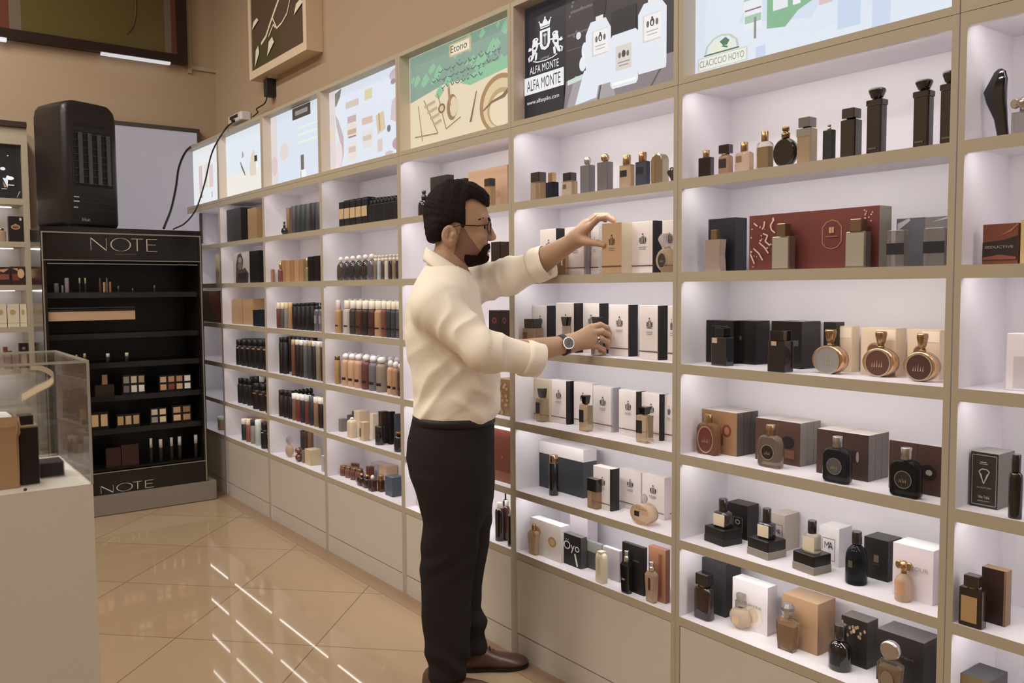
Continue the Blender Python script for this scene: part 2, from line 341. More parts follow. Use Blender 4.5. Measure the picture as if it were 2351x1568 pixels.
def pbottle(x0, x1, y0, y1, sh, capx, capy, capc, lx, ly):
    w = x1 - x0; o = [('#e6ecf6', [(x0 + .02 * w, y0), (x1 - .02 * w, y0), (x1, y0 + .04), (x1, y1 - sh), (x1 - .2 * w, y1), (x0 + .2 * w, y1), (x0, y1 - sh), (x0, y0 + .04)])]
    if capc: o.append((capc, [(capx[0], capy[0]), (capx[1], capy[0]), (capx[1] + .012, capy[1]), (capx[0] - .012, capy[1])]))
    o += [('#d8d2d0', rect(lx, ly, lx + .10, ly + .20)), ('#f5f2f2', rect(lx + .008, ly + .01, lx + .10, ly + .195)), ('#3c3a40', ell(lx + .052, ly + .135, .012, .03)), ('#3c3a40', ell(lx + .052, ly + .17, .006, .008, 8)), ('#6b686c', ell(lx + .028, ly + .13, .008, .026, 8)), ('#6b686c', ell(lx + .078, ly + .13, .008, .026, 8)), ('#f5f2f2', ell(lx + .052, ly + .13, .005, .018, 8)), ('#b9b2ae', rect(lx + .02, ly + .07, lx + .085, ly + .078)), ('#b9b2ae', rect(lx + .025, ly + .045, lx + .08, ly + .052))]
    return o
bok = [('#6f6a70', ell(random.uniform(.32, .42), random.uniform(.5, .98), .008, .012, 8)) for _ in range(9)] + [('#dfe6ee', ell(.385, .60, .016, .03)), ('#dfe6ee', ell(.42, .93, .012, .02)), ('#dfe6ee', ell(.43, .47, .01, .018))]
sign(6, 'black and white backlit poster with lion crest, white band lettering and bottles', '#3a3436',
     [('#26242a', rect(0, 0, .30, 1)), ('#8b8084', [(.28, 0), (1, 0), (1, .24), (.30, .26)]), ('#a8a2a6', [(.3, .02), (.62, .02), (.58, .22), (.36, .28)]), ('#5d565a', [(.50, 0), (.512, 0), (.54, .22), (.53, .22)]), ('#5d565a', [(.80, 0), (.812, 0), (.90, .2), (.89, .2)]), ('#6a6266', rect(.31, .62, .47, .635)), ('#6a6266', rect(.33, .80, .50, .82)), ('#5d555a', rect(.31, .50, .42, .51)),
      ('#cfe0da', [(.31, .26), (.42, .28), (.42, .24), (.31, .22)]), ('#e4edf8', [(.36, .04), (.5, .06), (.53, .3), (.42, .30)])] + bok +
     [('#e9f1fb', ell(.425, .46, .02, .07)), ('#e9f1fb', ell(.412, .36, .022, .06))] +
     pbottle(.432, .590, .15, .67, .09, (.487, .552), (.70, .83), '#2a2226', .473, .39) + [('#efe9e8', rect(.497, .66, .543, .70))] + \
     [('#241f25', rect(.592, .50, .738, .69)), ('#e6ecf6', [(.60, .09), (.74, .09), (.75, .12), (.75, .48), (.735, .505), (.60, .505), (.588, .48), (.588, .12)]), ('#dfd6d0', rect(.620, .22, .712, .41)), ('#4a454a', ell(.667, .34, .012, .028)), ('#6b686c', ell(.643, .335, .008, .024, 8)), ('#6b686c', ell(.691, .335, .008, .024, 8)), ('#8d8680', rect(.632, .275, .702, .282)), ('#8d8680', rect(.64, .25, .695, .257)), ('#ffffff', rect(.60, .115, .74, .135))] + \
     pbottle(.75, .905, .145, .66, .07, None, None, None, .776, .37) + [('#efe9e8', rect(.805, .655, .855, .72)), ('#e6ecf6', rect(.795, .72, .865, .80))] + crest + [(WH, rect(0, .235, .29, .385)), ('#26242a', rect(.0, .03, .29, .235))],
     [('ALFA MONTE', .045, .405, .21, .066, WH), ('ALFA MONTE', .022, .262, .245, .095, '#2b2728'), ('www.alfanpiks.com', .022, .135, .235, .046, WH), ('UFFIZ', .125, .505, .065, .016, '#b9b9bf')])
logo = [('#c9cdbd', q) for q in stroke([(.045, .155), (.05, .22), (.075, .28), (.105, .30), (.135, .28), (.16, .22), (.165, .155)], .008, 1.9)] + [('#e9ecdc', ell(.105, .19, .045, .07)), ('#4f7a5e', [(.098, .24), (.12, .27), (.135, .23), (.125, .19), (.11, .2)]), ('#4f7a5e', [(.105, .19), (.125, .165), (.13, .175), (.112, .20)]), ('#d6d3c6', rect(.015, .045, .20, .135)), ('#eef0e9', rect(.02, .052, .195, .128)), ('#55705c', rect(.04, .14, .17, .15))]
logo = [(c, [(a * 1.24 - .005, b if b < .16 else .155 + (b - .155) * .72) for a, b in q]) for c, q in logo]
b7 = [('#d5e3f5', [(.2, .3), (.5, .2), (.62, .5), (.3, .6)]), ('#dfe9f8', [(.5, .1), (.8, .2), (.9, .5), (.6, .4)])] + logo + \
     [('#e8eef8', rect(.245, .42, .325, 1.0)), ('#a8c9b2', rect(.245, .62, .325, .66)), ('#8f7a76', rect(.25, .55, .32, .56)), ('#a8c9b2', rect(.25, .47, .32, .52)), ('#8f7a76', rect(.25, .74, .315, .75)), ('#a8c9b2', rect(.25, .80, .32, .86)), ('#8f8c86', rect(.29, .36, .30, .5)), ('#86b893', [(.345, .40), (.42, .38), (.47, .46), (.53, .50), (.53, .62), (.47, .60), (.48, .82), (.345, .78)]), ('#7b6a68', rect(.365, .58, .43, 1.0)), ('#e6ebf2', rect(.37, .50, .43, .58)), ('#a8c9b2', ell(.39, .66, .02, .05)), ('#eef3fa', rect(.45, .5, .48, .7)), ('#86b893', rect(.49, .66, .53, .80)),
      ('#d9c3c6', rect(.55, .58, .60, .9)), ('#9f8a90', rect(.555, .62, .60, .64)), ('#9f8a90', rect(.555, .72, .60, .74)), ('#c9d9f2', rect(.62, .4, .70, .62)), ('#cfdcf2', rect(.74, .35, .80, .7)), ('#dcc8be', rect(.70, .86, .75, .98)), ('#c9d9f2', rect(.30, .12, .34, .3))]
nb = 2 + len(logo)
b7 = b7[:nb] + [(c, [(a - .02, b - (.32 if min(x[0] for x in q) > .54 else .19)) for a, b in q]) for c, q in b7[nb:]]
sign(7, 'widest white backlit poster with green bottles and an arched leaf logo', '#e1ebf8', b7, [('CLACICCIO HOYO', .024, .068, .205, .046, '#8e8f84')])
sign(8, 'cream backlit poster cut off by the right edge of the photo', '#e8dcc6', [('#f2ede2', rect(0, .1, .5, .9)), ('#c9a878', rect(.05, 0, .2, .12))])
# ------------------------------------------------------------------ picture box, gadget and cables high on the wall
xa, xb, yb_, zb_ = -5.614, -4.701, .148, 2.770
t = thing('picture_lightbox', 'deep cream framed picture box with pale branch and leaves on brown', 'picture', ((xa + xb) / 2, .25, zb_))
FR = mat('#e0c8a4', .6)
f = MB(); f.box((xa, yb_, zb_), (xb, .249, zb_ + .05), FR); f.box((xa, yb_, zb_ + .75), (xb, .249, zb_ + .80), FR); f.box((xa, yb_, zb_ + .05), (xa + .045, .249, zb_ + .75), FR); f.box((xb - .045, yb_, zb_ + .05), (xb, .249, zb_ + .75), FR); f.build('frame', t)
p = MB(); p.box((xa + .045, yb_ + .006, zb_ + .05), (xb - .045, yb_ + .02, zb_ + .75), mat('#5c4630', .6))
sh = [(mat('#51481f', .6), rect(0, 0, .55, .22))]
CR1 = mat('#efe6c8', .5)
for q in stroke([(.70, 1.0), (.64, .72), (.58, .5), (.40, .34), (.30, .24), (.20, .20)], .014, 1.15): sh.append((CR1, q))
for q in stroke([(.44, .36), (.52, .25), (.62, .27), (.72, .32), (.78, .42)], .008, 1.15): sh.append((CR1, q))
for q in stroke([(.36, .22), (.46, .3), (.5, .26)], .008, 1.15): sh.append((CR1, q))
for q in stroke([(.74, 1.0), (.76, .8), (.71, .62)], .012, 1.15): sh.append((CR1, q))
for c, a, b in (((.12, .09), .05, .11), ((.40, .11), .07, .09), ((.93, .30), .08, .06), ((.10, .40), .07, .05)): sh.append((CR1, [(c[0] - a, c[1] - b * .6), (c[0] - a * .2, c[1] - b * .2), (c[0] + a, c[1] + b * .4), (c[0] + a * .5, c[1] + b), (c[0] - a * .5, c[1] + b * .7)]))
flat(p, sh, (xa + .045, yb_ + .006, zb_ + .05), PX, PZ, xb - xa - .09, .70, .0004, n=(0, -1, 0)); p.build('picture', t)
g = px(550, 272, 1, .21)
t = thing('cctv_recorder', 'small white electronic box with black ports on the wall above the signs', 'device', (g[0], .21, g[2]))
q = MB(); rbox(q, g[0], .21, .26, .075, g[2] - .032, g[2] + .028, mat('#e2dfe4', .4), .012, .006); q.build('casing', t)
q = MB(); q.box((g[0] - .09, .1705, g[2] - .004), (g[0] + .07, .1722, g[2] + .018), mat('#151518', .4)); q.build('port_panel', t)
q = MB(); lathe(q, g[0] + .0, .168, [(.010, g[2] - .030), (.018, g[2] - .026), (.018, g[2] - .016), (.010, g[2] - .012)], DARK, 12); q.build('connector', t)
q = MB(); tube(q, [(g[0] - .13, .20, g[2]), (g[0] - .155, .20, g[2])], .009, DARK); q.build('knob', t)
# adapter and its lead
a = px(613, 203, 1, .2)
t = thing('power_adapter', 'black power adapter plugged under the picture box', 'adapter', (a[0], .249, a[2]))
q = MB(); q.box((a[0] - .03, .19, a[2] - .05), (a[0] + .03, .249, a[2] + .06), mat('#2a2122', .5)); q.build('plug', t)
q = MB(); q.box((a[0] - .005, .20, a[2] + .06), (a[0] + .08, .249, a[2] + .10), mat('#d6c5ad', .6)); q.build('socket', t)
CB = mat('#161313', .5)
def cable(name, label, pts, r):
    q = MB(); tube(q, spline(pts, 8), r, CB); return tag(q.build(name), label, 'cable')
cable('cable', 'short thin black lead from the adapter down to the ledge', [(a[0], .2, a[2] - .053), tuple(px(607, 238, 1, .2)), tuple(px(589, 250, 1, .2)), tuple(px(592, 258, 1, .21)), tuple(px(580, 268, 1, .22))], .004)
cable('cable', 'thin black lead hanging from the white electronic box to the black stand', [(g[0] - .0, .166, g[2] - .03), tuple(px(530, 284, 1, .05)), tuple(px(515, 300, 1, -.03)), tuple(px(487, 350, 1, -.08)), tuple(px(470, 420, 1, -.1)), tuple(px(450, 480, 0, -5.80)), tuple(px(425, 512, 0, -5.83)), tuple(px(398, 526, 2, 1.793))], .005)
cable('cable', 'thick black cable hanging from the wall board to the stand top', [tuple(px(449, 333, 0, -6.535)), tuple(px(436, 339, 0, -6.42)), tuple(px(422, 356, 0, -6.30)), tuple(px(410, 388, 0, -6.22)), tuple(px(404, 430, 0, -6.12)), tuple(px(393, 480, 0, -5.98)), tuple(px(376, 524, 2, 1.797))], .008)
# ------------------------------------------------------------------ dark glazed screen, wall board
yr = .03; z0 = 3.05
t = thing('wall_screen', 'large dark framed olive glass screen high on the back wall', 'screen', (-6.6, -.9, z0))
FRM = mat('#2a1a18', .25, spec=.6)
f = MB(); f.box((-6.6, -2.4, z0), (-6.53, yr, z0 + .06), FRM); f.box((-6.6, -2.4, z0 + .06), (-6.53, -2.34, CEIL - .05), FRM); f.box((-6.6, yr - .07, z0 + .06), (-6.53, yr, CEIL - .05), FRM); f.build('frame', t)
f = MB(); f.box((-6.599, -2.34, z0 + .06), (-6.56, yr - .07, CEIL - .06), mat('#5e5223', .12, spec=.6))
RD = mat('#6e3426', .2); GY = mat('#6f6354', .2)
f.box((-6.5595, -2.34, z0 + .06), (-6.558, -1.10, CEIL - .06), RD); f.box((-6.5595, -1.10, z0 + .06), (-6.558, -1.03, CEIL - .06), GY); f.box((-6.5595, -.12, z0 + .06), (-6.558, -.075, CEIL - .06), GY); f.box((-6.5595, -.075, z0 + .06), (-6.558, yr - .07, CEIL - .06), RD)
f.build('glass_pane', t)
f = MB(); tube(f, spline([(-6.555, -.32, 3.75), (-6.555, -.31, 3.45), (-6.555, -.33, 3.28), (-6.555, -.38, 3.2)], 8), .003, mat('#6e3430', .4)); f.build('red_wire', t)
f = MB(); f.box((-6.58, -2.3, z0 - .02), (-6.54, -1.12, z0 - .001), mat('#f4f2f6', .4, emit=.9)); f.box((-6.58, -.55, z0 - .016), (-6.54, -.09, z0 - .001), mat('#f4f2f6', .4, emit=.7)); f.build('reflection_strip', t)  # glowing strips stand in for the bright reflections along the lower frame
t = thing('wall_board', 'blank pale board in a thin dark frame behind the heater', 'board', (-6.6, -.40, 1.80))
f = MB(); f.box((-6.599, -.95, 1.75), (-6.55, .085, 2.56), mat('#cdc3cc', .6, emit=.45)); f.build('panel', t)  # emission added to stand in for light falling on the white panel
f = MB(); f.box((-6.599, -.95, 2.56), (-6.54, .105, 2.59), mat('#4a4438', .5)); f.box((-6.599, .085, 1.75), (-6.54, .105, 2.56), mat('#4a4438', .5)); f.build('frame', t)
# ------------------------------------------------------------------ shelving on the back wall at the left
XB = -6.30; YR = -1.06; YL = -1.88
t = thing('shelf_unit', 'lit cream shelving on the back wall, left of the black stand', 'shelf unit', (XB, YR, 0))
def bx(m, x0, x1, y0, y1, z0, z1, M): m.box((x0, y0, z0), (x1, y1, z1), M); return m
bx(MB(), XB - .29, XB, YR - .035, YR, 0, 2.37, TAN).build('side_panel', t)
bx(MB(), XB - .29, XB, YL, YL + .035, 0, 2.37, TAN).build('side_panel', t)
bx(MB(), XB - .29, XB - .28, YL + .035, YR - .035, .05, 2.36, WHITE).build('back_panel', t)
for z in (1.716, 1.440, 1.172, .902, .641, .405): bx(MB(), XB - .28, XB, YL + .035, YR - .035, z - .034, z, TAN).build('shelf', t)
bx(MB(), XB - .28, XB, YL + .035, YR - .035, 1.95, 1.99, TAN).build('shelf', t)
bx(MB(), XB - .28, XB, YL + .035, YR - .035, 2.33, 2.37, TAN).build('top_panel', t)
bx(MB(), XB - .29, XB - .01, YL, YR, 2.371, 2.44, TAN).build('cornice', t)
bx(MB(), XB - .29, XB + .01, YL, YR, 2.441, 2.475, mat('#3a241e', .5)).build('dark_trim', t)
bx(MB(), XB - .27, XB - .01, YL + .04, YR - .04, .0, .36, DOOR).build('cabinet_door', t)
for z in (1.95, 1.682, 1.406, 1.138, .868, .607): bx(MB(), XB - .20, XB - .192, YL + .08, YR - .08, z - .005, z - .001, LED).build('led_strip', t)
pt = thing('backlit_sign', 'black poster with white sparkles, left of the heater', 'sign', (XB, -1.4, 1.99))
p = MB(); p.box((XB - .05, YL + .036, 1.992), (XB - .04, YR - .036, 2.328), printed('#1f181b'))
def yz(pts): return pts
flat(p, [('#dfe4ea', ell(.90, .40, .012, .03)), ('#e8ecf0', ell(.865, .55, .02, .03)), ('#ffffff', ell(.915, .38, .03, .035)), ('#e8ecf0', [(.86, .38), (.90, .37), (.895, .2)]), ('#a58a70', [(.86, .32), (.89, .21), (.87, .2)]), ('#c9d0d6', rect(.90, .24, .945, .26)), ('#c9d0d6', rect(.85, .17, .89, .18)), ('#8c8f96', [(.96, .02), (.965, .02), (.99, .14), (.98, .14)]), ('#cfd4da', ell(.905, .8, .006, .012, 8))], (XB - .04, YL + .036, 1.992), (0, 1, 0), PZ, YR - YL - .072, .336, .0004, n=(1, 0, 0)); p.build('printed_panel', pt)
# ------------------------------------------------------------------ black cosmetics stand
SX, SYL, SYR, SH = -5.75, -1.09, -.15, 1.785
BK = mat('#1a1514', .16, spec=.6); BKI = mat('#0d0b0b', .35); LINE = mat('#a39a8c', .35, metal=.6)
t = thing('display_stand', 'tall glossy black cosmetics stand with NOTE lettering and open shelves', 'display stand', (SX, (SYL + SYR) / 2, 0))
SB = -6.12
MB().box((SB, SYL, .13), (SX, SYL + .028, SH), BK).build('side_panel', t)
MB().box((SB, SYR - .022, .13), (SX, SYR, SH), BK).build('side_panel', t)
MB().box((SB, SYL + .0285, .13), (SB + .02, SYR - .0225, SH), BKI).build('back_panel', t)
MB().box((SB + .02, SYL + .0285, 1.582), (SX - .004, SYR - .0225, SH), BK).build('header_panel', t)
MB().box((SB + .02, SYL + .0285, .13), (SX - .004, SYR - .0225, .268), BK).build('lower_panel', t)
MB().box((SB + .02, SYL + .02, .004), (SX + .012, SYR + .05, .129), mat('#8f857c', .35, metal=.3)).build('plinth', t)
f = MB(); f.box((SX - .003, SYL + .005, .135), (SX + .003, SYL + .013, SH - .03), LINE); f.box((SX - .003, SYR - .014, .135), (SX + .003, SYR - .006, SH - .03), LINE)
f.box((SX - .003, SYL + .013, SH - .038), (SX + .003, SYR - .014, SH - .03), LINE); f.box((SX - .003, SYL + .013, 1.583), (SX + .003, SYR - .014, 1.588), LINE)
f.box((SX - .006, SYL + .035, 1.562), (SX - .002, SYR - .03, 1.567), LINE); f.box((SX - .003, SYL + .013, .266), (SX + .003, SYR - .014, .271), LINE); f.build('trim_line', t)
PY = (0, 1, 0)
def yzp(x, y, X=SX): q = px(x, y, 0, X); return q[1], q[2]
y0, z0 = yzp(209, 578); y1, z1 = yzp(361, 549)
y0, z0 = yzp(209, 577); y1, _ = yzp(361, 577)
def note(y0, z0, y1, h):
    w = y1 - y0; g = MB(); M = mat('#cfc3b0', .4); X = SX + .0015
    def st(p, q, k):
        for quad in stroke([p, q], k, 1.0): g.poly([(X, y0 + a, z0 + b) for a, b in quad], M)
    a = w * .225; st((0, 0), (0, h), .0012); st((0, h), (a, 0), .003); st((a, 0), (a, h), .0012)
    cx, rx = w * .44, w * .145; n = 36
    for i in range(n):
        a0, a1 = 2 * math.pi * i / n, 2 * math.pi * (i + 1) / n
        def rim(an, o): k = .0010 + .0022 * abs(math.cos(an)); return (cx + (rx + o * k) * math.cos(an), h / 2 + (h / 2 + h * .03 + o * k * .6) * math.sin(an))
        g.poly([(X, y0 + p[0], z0 + p[1]) for p in (rim(a0, -1), rim(a0, 1), rim(a1, 1), rim(a1, -1))], M)
    st((w * .60, h), (w * .78, h), .0014); st((w * .69, h), (w * .69, 0), .0028)
    e = w * .84; st((e, 0), (e, h), .0028); st((e, h), (w, h), .0014); st((e, h * .54), (w * .98, h * .54), .0014); st((e, 0), (w, 0), .0014)
    g.build('lettering', t)
za = px(285, 576, 0, SX)[2]; note(y0, za, y1, px(285, 548, 0, SX)[2] - za)
ya, zb = yzp(232, 1130); yb, zc = yzp(353, 1118); note(ya, (zb + zc) / 2 - .004, yb, .047)
g = MB(); lettering('cosmetics', (SX + .0015, yzp(263, 583)[0], px(285, 585, 0, SX)[2]), PY, PZ, yzp(313, 583)[0] - yzp(263, 583)[0], .009, mat('#6e665c', .4), g); g.build('lettering', t)
# shelves of the stand (tilted fronts) with the height of each lip taken from the photograph
LIPS = [672, 765, 832, 908, 983]
zs = [px(290, y, 0, SX - .03)[2] for y in LIPS]
for z in zs:
    g = MB(); g.box((SB + .02, SYL + .029, z - .012), (SX - .05, SYR - .023, z), BKI); g.box((SX - .05, SYL + .029, z - .03), (SX - .03, SYR - .023, z + .004), BK); g.build('shelf', t)
g = MB(); g.box((SB + .02, SYL + .029, .272), (SX - .03, SYR - .023, .285), BKI); g.build('shelf', t)
a, b = px(110, 735, 0, SX - .02), px(311, 732, 0, SX - .02)
t2 = thing('blank_card', 'plain tan card strip standing on a shelf of the black stand', 'card', (SX - .03, (a[1] + b[1]) / 2, zs[1] + .004))
MB().box((SX - .028, a[1], a[2] - .008), (SX - .024, b[1], a[2] + .048), mat('#c29c76', .6)).build('card', t2)
g = MB(); g.box((SX - .06, SYL + .035, a[2] + .052), (SX - .02, b[1], a[2] + .06), BK); g.box((SX - .06, SYL + .035, a[2] + .066), (SX - .03, b[1], a[2] + .072), mat('#3a3230', .3)); g.build('card_rail', t)
def smallthing(name, label, cat, x0, x1, yt, yb, X, h, group, cyl=False, dep=.02, cap=None, rough=.35):
    A = px(x0, yb, 0, X); B = px(x1, yb, 0, X); T = px((x0 + x1) / 2, yt, 0, X)
    y0, y1, z0, z1 = A[1], B[1], A[2], T[2]
    th = thing(name, label, cat, (X, (y0 + y1) / 2, z0), group=group)
    q = MB()
    if cyl: lathe(q, X - (y1 - y0) / 2, (y0 + y1) / 2, [((y1 - y0) * .48, z0), ((y1 - y0) / 2, z0 + .002), ((y1 - y0) / 2, z1 - .002), ((y1 - y0) * .45, z1)], mat(h, rough), 12)
    else: q.box((X - dep, y0, z0), (X, y1, z1), mat(h, rough))
    q.build('body', th)
    if cap:
        q = MB(); q.box((X - dep + .002, y0 + .002, z1), (X - .002, y1 - .002, z1 + (z1 - z0) * .3), mat(cap, .3)); q.build('cap', th)
    return th
GS = 'small testers on the black stand'
n = 0
def sits(i): return px(290, LIPS[i] - 2, 0, SX - .06)[2]
def tester(x0, x1, yt, row, h, label, cat='tester', cyl=True, X=SX - .06, cap=None, name='lipstick', dep=.02):
    A = px(x0, 600, 0, X)[1]; B = px(x1, 600, 0, X)[1]; z0 = zs[row] + .0005 if row >= 0 else .2855
    T = px((x0 + x1) / 2, yt, 0, X)[2]
    if T < z0 + .012: T = z0 + .03
    th = thing(name, label, cat, (X, (A + B) / 2, z0), group=GS); q = MB(); w = B - A
    k = .62 if cap else 1
    zt = z0 + (T - z0) * k
    if cyl: lathe(q, X - w / 2, (A + B) / 2, [(w * .46, z0), (w / 2, z0 + .002), (w / 2, zt - .002), (w * .45, zt)], mat(h, .3), 12)
    else: q.box((X - dep, A, z0), (X, B, zt), mat(h, .3))
    q.build('body', th)
    if cap: q = MB(); lathe(q, X - w / 2, (A + B) / 2, [(w * .42, zt), (w * .42, T - .001), (w * .38, T)], mat(cap, .3), 12); q.build('cap', th)
row0 = [(122, 134, 650, '#6d6462', None), (139, 144, 655, '#76888c', None), (147, 158, 638, '#8d8484', None), (179, 184, 638, '#2a2422', '#c9b57c'), (192, 197, 638, '#2a2422', '#c9b57c'), (226, 231, 638, '#5d3a34', None), (235, 241, 648, '#b08a5c', None), (242, 246, 638, '#75605a', None), (249, 254, 647, '#a5764a', None), (268, 272, 657, '#2c2624', '#8d8478'), (301, 305, 662, '#3a302c', '#a08a70'), (351, 355, 655, '#2c2624', '#978a74')]
desc0 = ['squat grey tester jar, first from left on the stand top shelf', 'tiny teal grey tube beside the first jar, stand top shelf', 'taller grey tester bottle, third from left on the stand top shelf', 'black lipstick with yellow bullet, left one of the pair', 'black lipstick with yellow bullet, right one of the pair', 'dark red lipstick, leftmost of the cluster at the stand top shelf centre', 'golden lipstick, second of the cluster at the stand top shelf centre', 'slim brown lipstick, third of the central cluster on the stand', 'orange gold lipstick, rightmost of the central cluster on the stand', 'lone black lipstick just right of the central cluster on the stand', 'lone small black tester further right on the stand top shelf', 'small black tester nearest the right edge of the stand top shelf']
for (a, b, c, h, cp), d in zip(row0, desc0): tester(a, b, c, 0, h, d, cap=cp)
row2 = [(165, 171, 815, '#3a2f28', '#b59c6c', 'small dark pot with yellow lid, left one on the stand middle shelf'), (183, 191, 812, '#3a2f28', '#c9a86c', 'small dark pot with yellow lid, second on the stand middle shelf'), (236, 246, 812, '#2a2624', '#e6d8b8', 'low pot with bright cream lid, third on the stand middle shelf'), (280, 290, 810, '#2a2624', '#e6d8b8', 'low pot with bright cream lid, fourth on the stand middle shelf')]
for a, b, c, h, cp, d in row2: tester(a, b, c, 2, h, d, cap=cp, name='cosmetic_pot', cat='pot')
tester(208, 252, 884, 3, '#2e1e1a', 'low dark tray holding one upright tan powder tester', cyl=False, name='tester_tray', cat='tray')
tester(225, 237, 861, 3, '#b0805a', 'upright tan powder tester behind the dark tray', cyl=False, X=SX - .09, name='powder_compact', cat='compact')
def palette(x0, x1, yt, yb, row, cols, rows, cs, d, X=SX - .055):
    A = px(x0, yb, 0, X); B = px(x1, yb, 0, X)[1]; z1 = px((x0 + x1) / 2, yt, 0, X)[2]; z0 = zs[row] + .0005 if row >= 0 else .2855
    z1 = max(z1, z0 + .04)
    th = thing('makeup_palette', d, 'palette', (X, (A[1] + B) / 2, z0), group='makeup palettes on the black stand')
    MB().box((X - .02, A[1], z0), (X, B, z1), mat('#191516', .2)).build('case', th)
    w = (B - A[1]) / cols; h = (z1 - z0 - .01) / rows; k = 0
    for r in range(rows):
        for c in range(cols):
            q = MB(); q.box((X, A[1] + w * (c + .14), z0 + .008 + h * (r + .14)), (X + .003, A[1] + w * (c + .86), z0 + .008 + h * (r + .86)), mat(cs[k % len(cs)], .35)); q.build('powder_pan', th); k += 1
palette(282, 334, 860, 903, 3, 3, 2, ['#6d655e', '#e0d4c4', '#e8e0d4', '#8f8478', '#c9b8a0', '#a58e74'], 'open black palette with pale pans, centre of the stand fourth shelf')
palette(366, 440, 860, 903, 3, 4, 2, ['#c99c6c', '#8a3e26', '#d8ab78', '#efe6da', '#d2a676', '#c08a58', '#b98454', '#e6ded2'], 'wide black palette with orange and tan pans, fourth shelf right')
palette(208, 250, 946, 978, 4, 2, 1, ['#c9a468', '#cba66c'], 'palette with two large golden pans, left of the stand fifth shelf')
palette(268, 322, 950, 975, 4, 3, 1, ['#b5925c', '#c0a070', '#b89a68'], 'palette with three small golden pans, centre of the stand fifth shelf')
palette(346, 384, 936, 978, 4, 2, 2, ['#9a948c', '#e8cfa0', '#c8bfae', '#e2c896'], 'palette with four pale pans, right of centre on the stand fifth shelf')
palette(396, 440, 930, 975, 4, 2, 2, ['#e2b88a', '#b88a60', '#c99a6c', '#9a6c48'], 'palette with four peach pans, right end of the stand fifth shelf')
BOTX = [(222, 262, '#3a1c18'), (262, 302, '#3f1f1a')]
tester(228, 262, 1030, -1, '#35191a', 'dark wine box, left one at the bottom of the black stand', cyl=False, name='cosmetic_box', cat='box')
tester(264, 304, 1022, -1, '#3b1e1c', 'dark wine box with golden loop, bottom of the black stand', cyl=False, name='cosmetic_box', cat='box')
for k, (a, b, yt) in enumerate([(330, 338, 1008), (352, 362, 1010), (378, 386, 1006), (396, 406, 1004), (434, 444, 1000)]):
    tester(a, b, yt, -1, '#1e191b', ['slim glossy tube, first from left of five at the stand bottom', 'slim glossy tube, second from left of five at the stand bottom', 'slim glossy tube, middle of five at the stand bottom', 'slim glossy tube, fourth from left of five at the stand bottom', 'slim glossy tube, far right one at the stand bottom'][k], cat='tube', name='lip_gloss', cap='#cfcac4')
# ------------------------------------------------------------------ black heater / air cooler on the stand
HX = -5.80; hy0, hy1 = px(137, 400, 0, HX)[1], px(286, 400, 0, HX)[1]; hz0 = SH; hz1 = px(200, 243, 0, HX)[2]
HB = HX - .33
t = thing('air_cooler', 'black plastic air cooler with louvred grille standing on the black stand', 'air cooler', (HX, (hy0 + hy1) / 2, hz0), math.radians(22))
HM = mat('#231d1d', .38, spec=.5, bump=.15, nscale=220); HM2 = mat('#1b1719', .4)
q = MB(); rings = []
cy_, w_ = (hy0 + hy1) / 2, hy1 - hy0
def ringz(z, ins, dz=0.0):
    out = []
    for (x, y, _) in rrect((HX + HB) / 2, cy_, HX - HB - ins, w_ - ins, .045, z, 5):
        fr = (y - cy_) / w_
        out.append((x, y, z + dz * (1 - 4 * fr * fr)))
    return out
q.loft([ringz(hz0 + .012, .012), ringz(hz0 + .03, 0), ringz(hz1 - .07, 0, .035), ringz(hz1 - .03, .012, .045), ringz(hz1 - .012, .04, .05), ringz(hz1 - .002, .12, .04)], HM); q.build('housing', t)
q = MB(); rbox(q, (HX + HB) / 2, cy_, HX - HB - .03, w_ - .05, hz0, hz0 + .012, HM2); q.build('base', t)
gy0, gy1 = px(160, 400, 0, HX)[1], px(266, 400, 0, HX)[1]; gz0, gz1 = px(205, 428, 0, HX)[2], px(205, 304, 0, HX)[2]
q = MB(); rbox(q, HX + .001, (gy0 + gy1) / 2, .010, gy1 - gy0, gz0, gz1, mat('#0b0a0b', .6), .003); q.build('grille_recess', t)
for k in range(4):
    y = gy0 + (gy1 - gy0) * (.14 + .235 * k)
    q = MB(); q.box((HX + .006, y, gz0 + .012), (HX + .016, y + (gy1 - gy0) * .085, gz1 - .01), mat('#4a4447', .4)); q.build('louvre', t)
for k in range(8):
    z = gz0 + .015 + (gz1 - gz0 - .03) * k / 7
    q = MB(); q.box((HX + .004, gy0 + .006, z - .0025), (HX + .010, gy1 - .006, z + .0025), mat('#2c272a', .4)); q.build('slat', t)
for k, (yy, w) in enumerate(((452, .02), (462, .022), (476, .016))):
    p0 = px(162, yy, 0, HX)
    q = MB(); q.box((HX, p0[1], p0[2] - .005), (HX + .004, p0[1] + w * 1.6, p0[2] + .002), mat('#b9b4b4', .3)); q.build('button', t)
for yy in (448, 464, 482): 
    p0 = px(185, yy, 0, HX); q = MB(); q.box((HX - .001, p0[1], p0[2] - .004), (HX + .003, hy1 - .03, p0[2] + .001), HM2); q.build('groove', t)
p0 = px(184, 508, 0, HX); q = MB(); lettering('Irkun', (HX + .0012, p0[1], p0[2]), PY, PZ, .05, .022, mat('#b3adb0', .4), q); q.build('lettering', t)
q = MB()
for k in range(12): y = gy0 + .02 + k * (gy1 - gy0 - .06) / 12; q.box((HX, y, gz1 + .03), (HX + .002, y + .008, gz1 + .05), HM2)
q.build('vent', t)
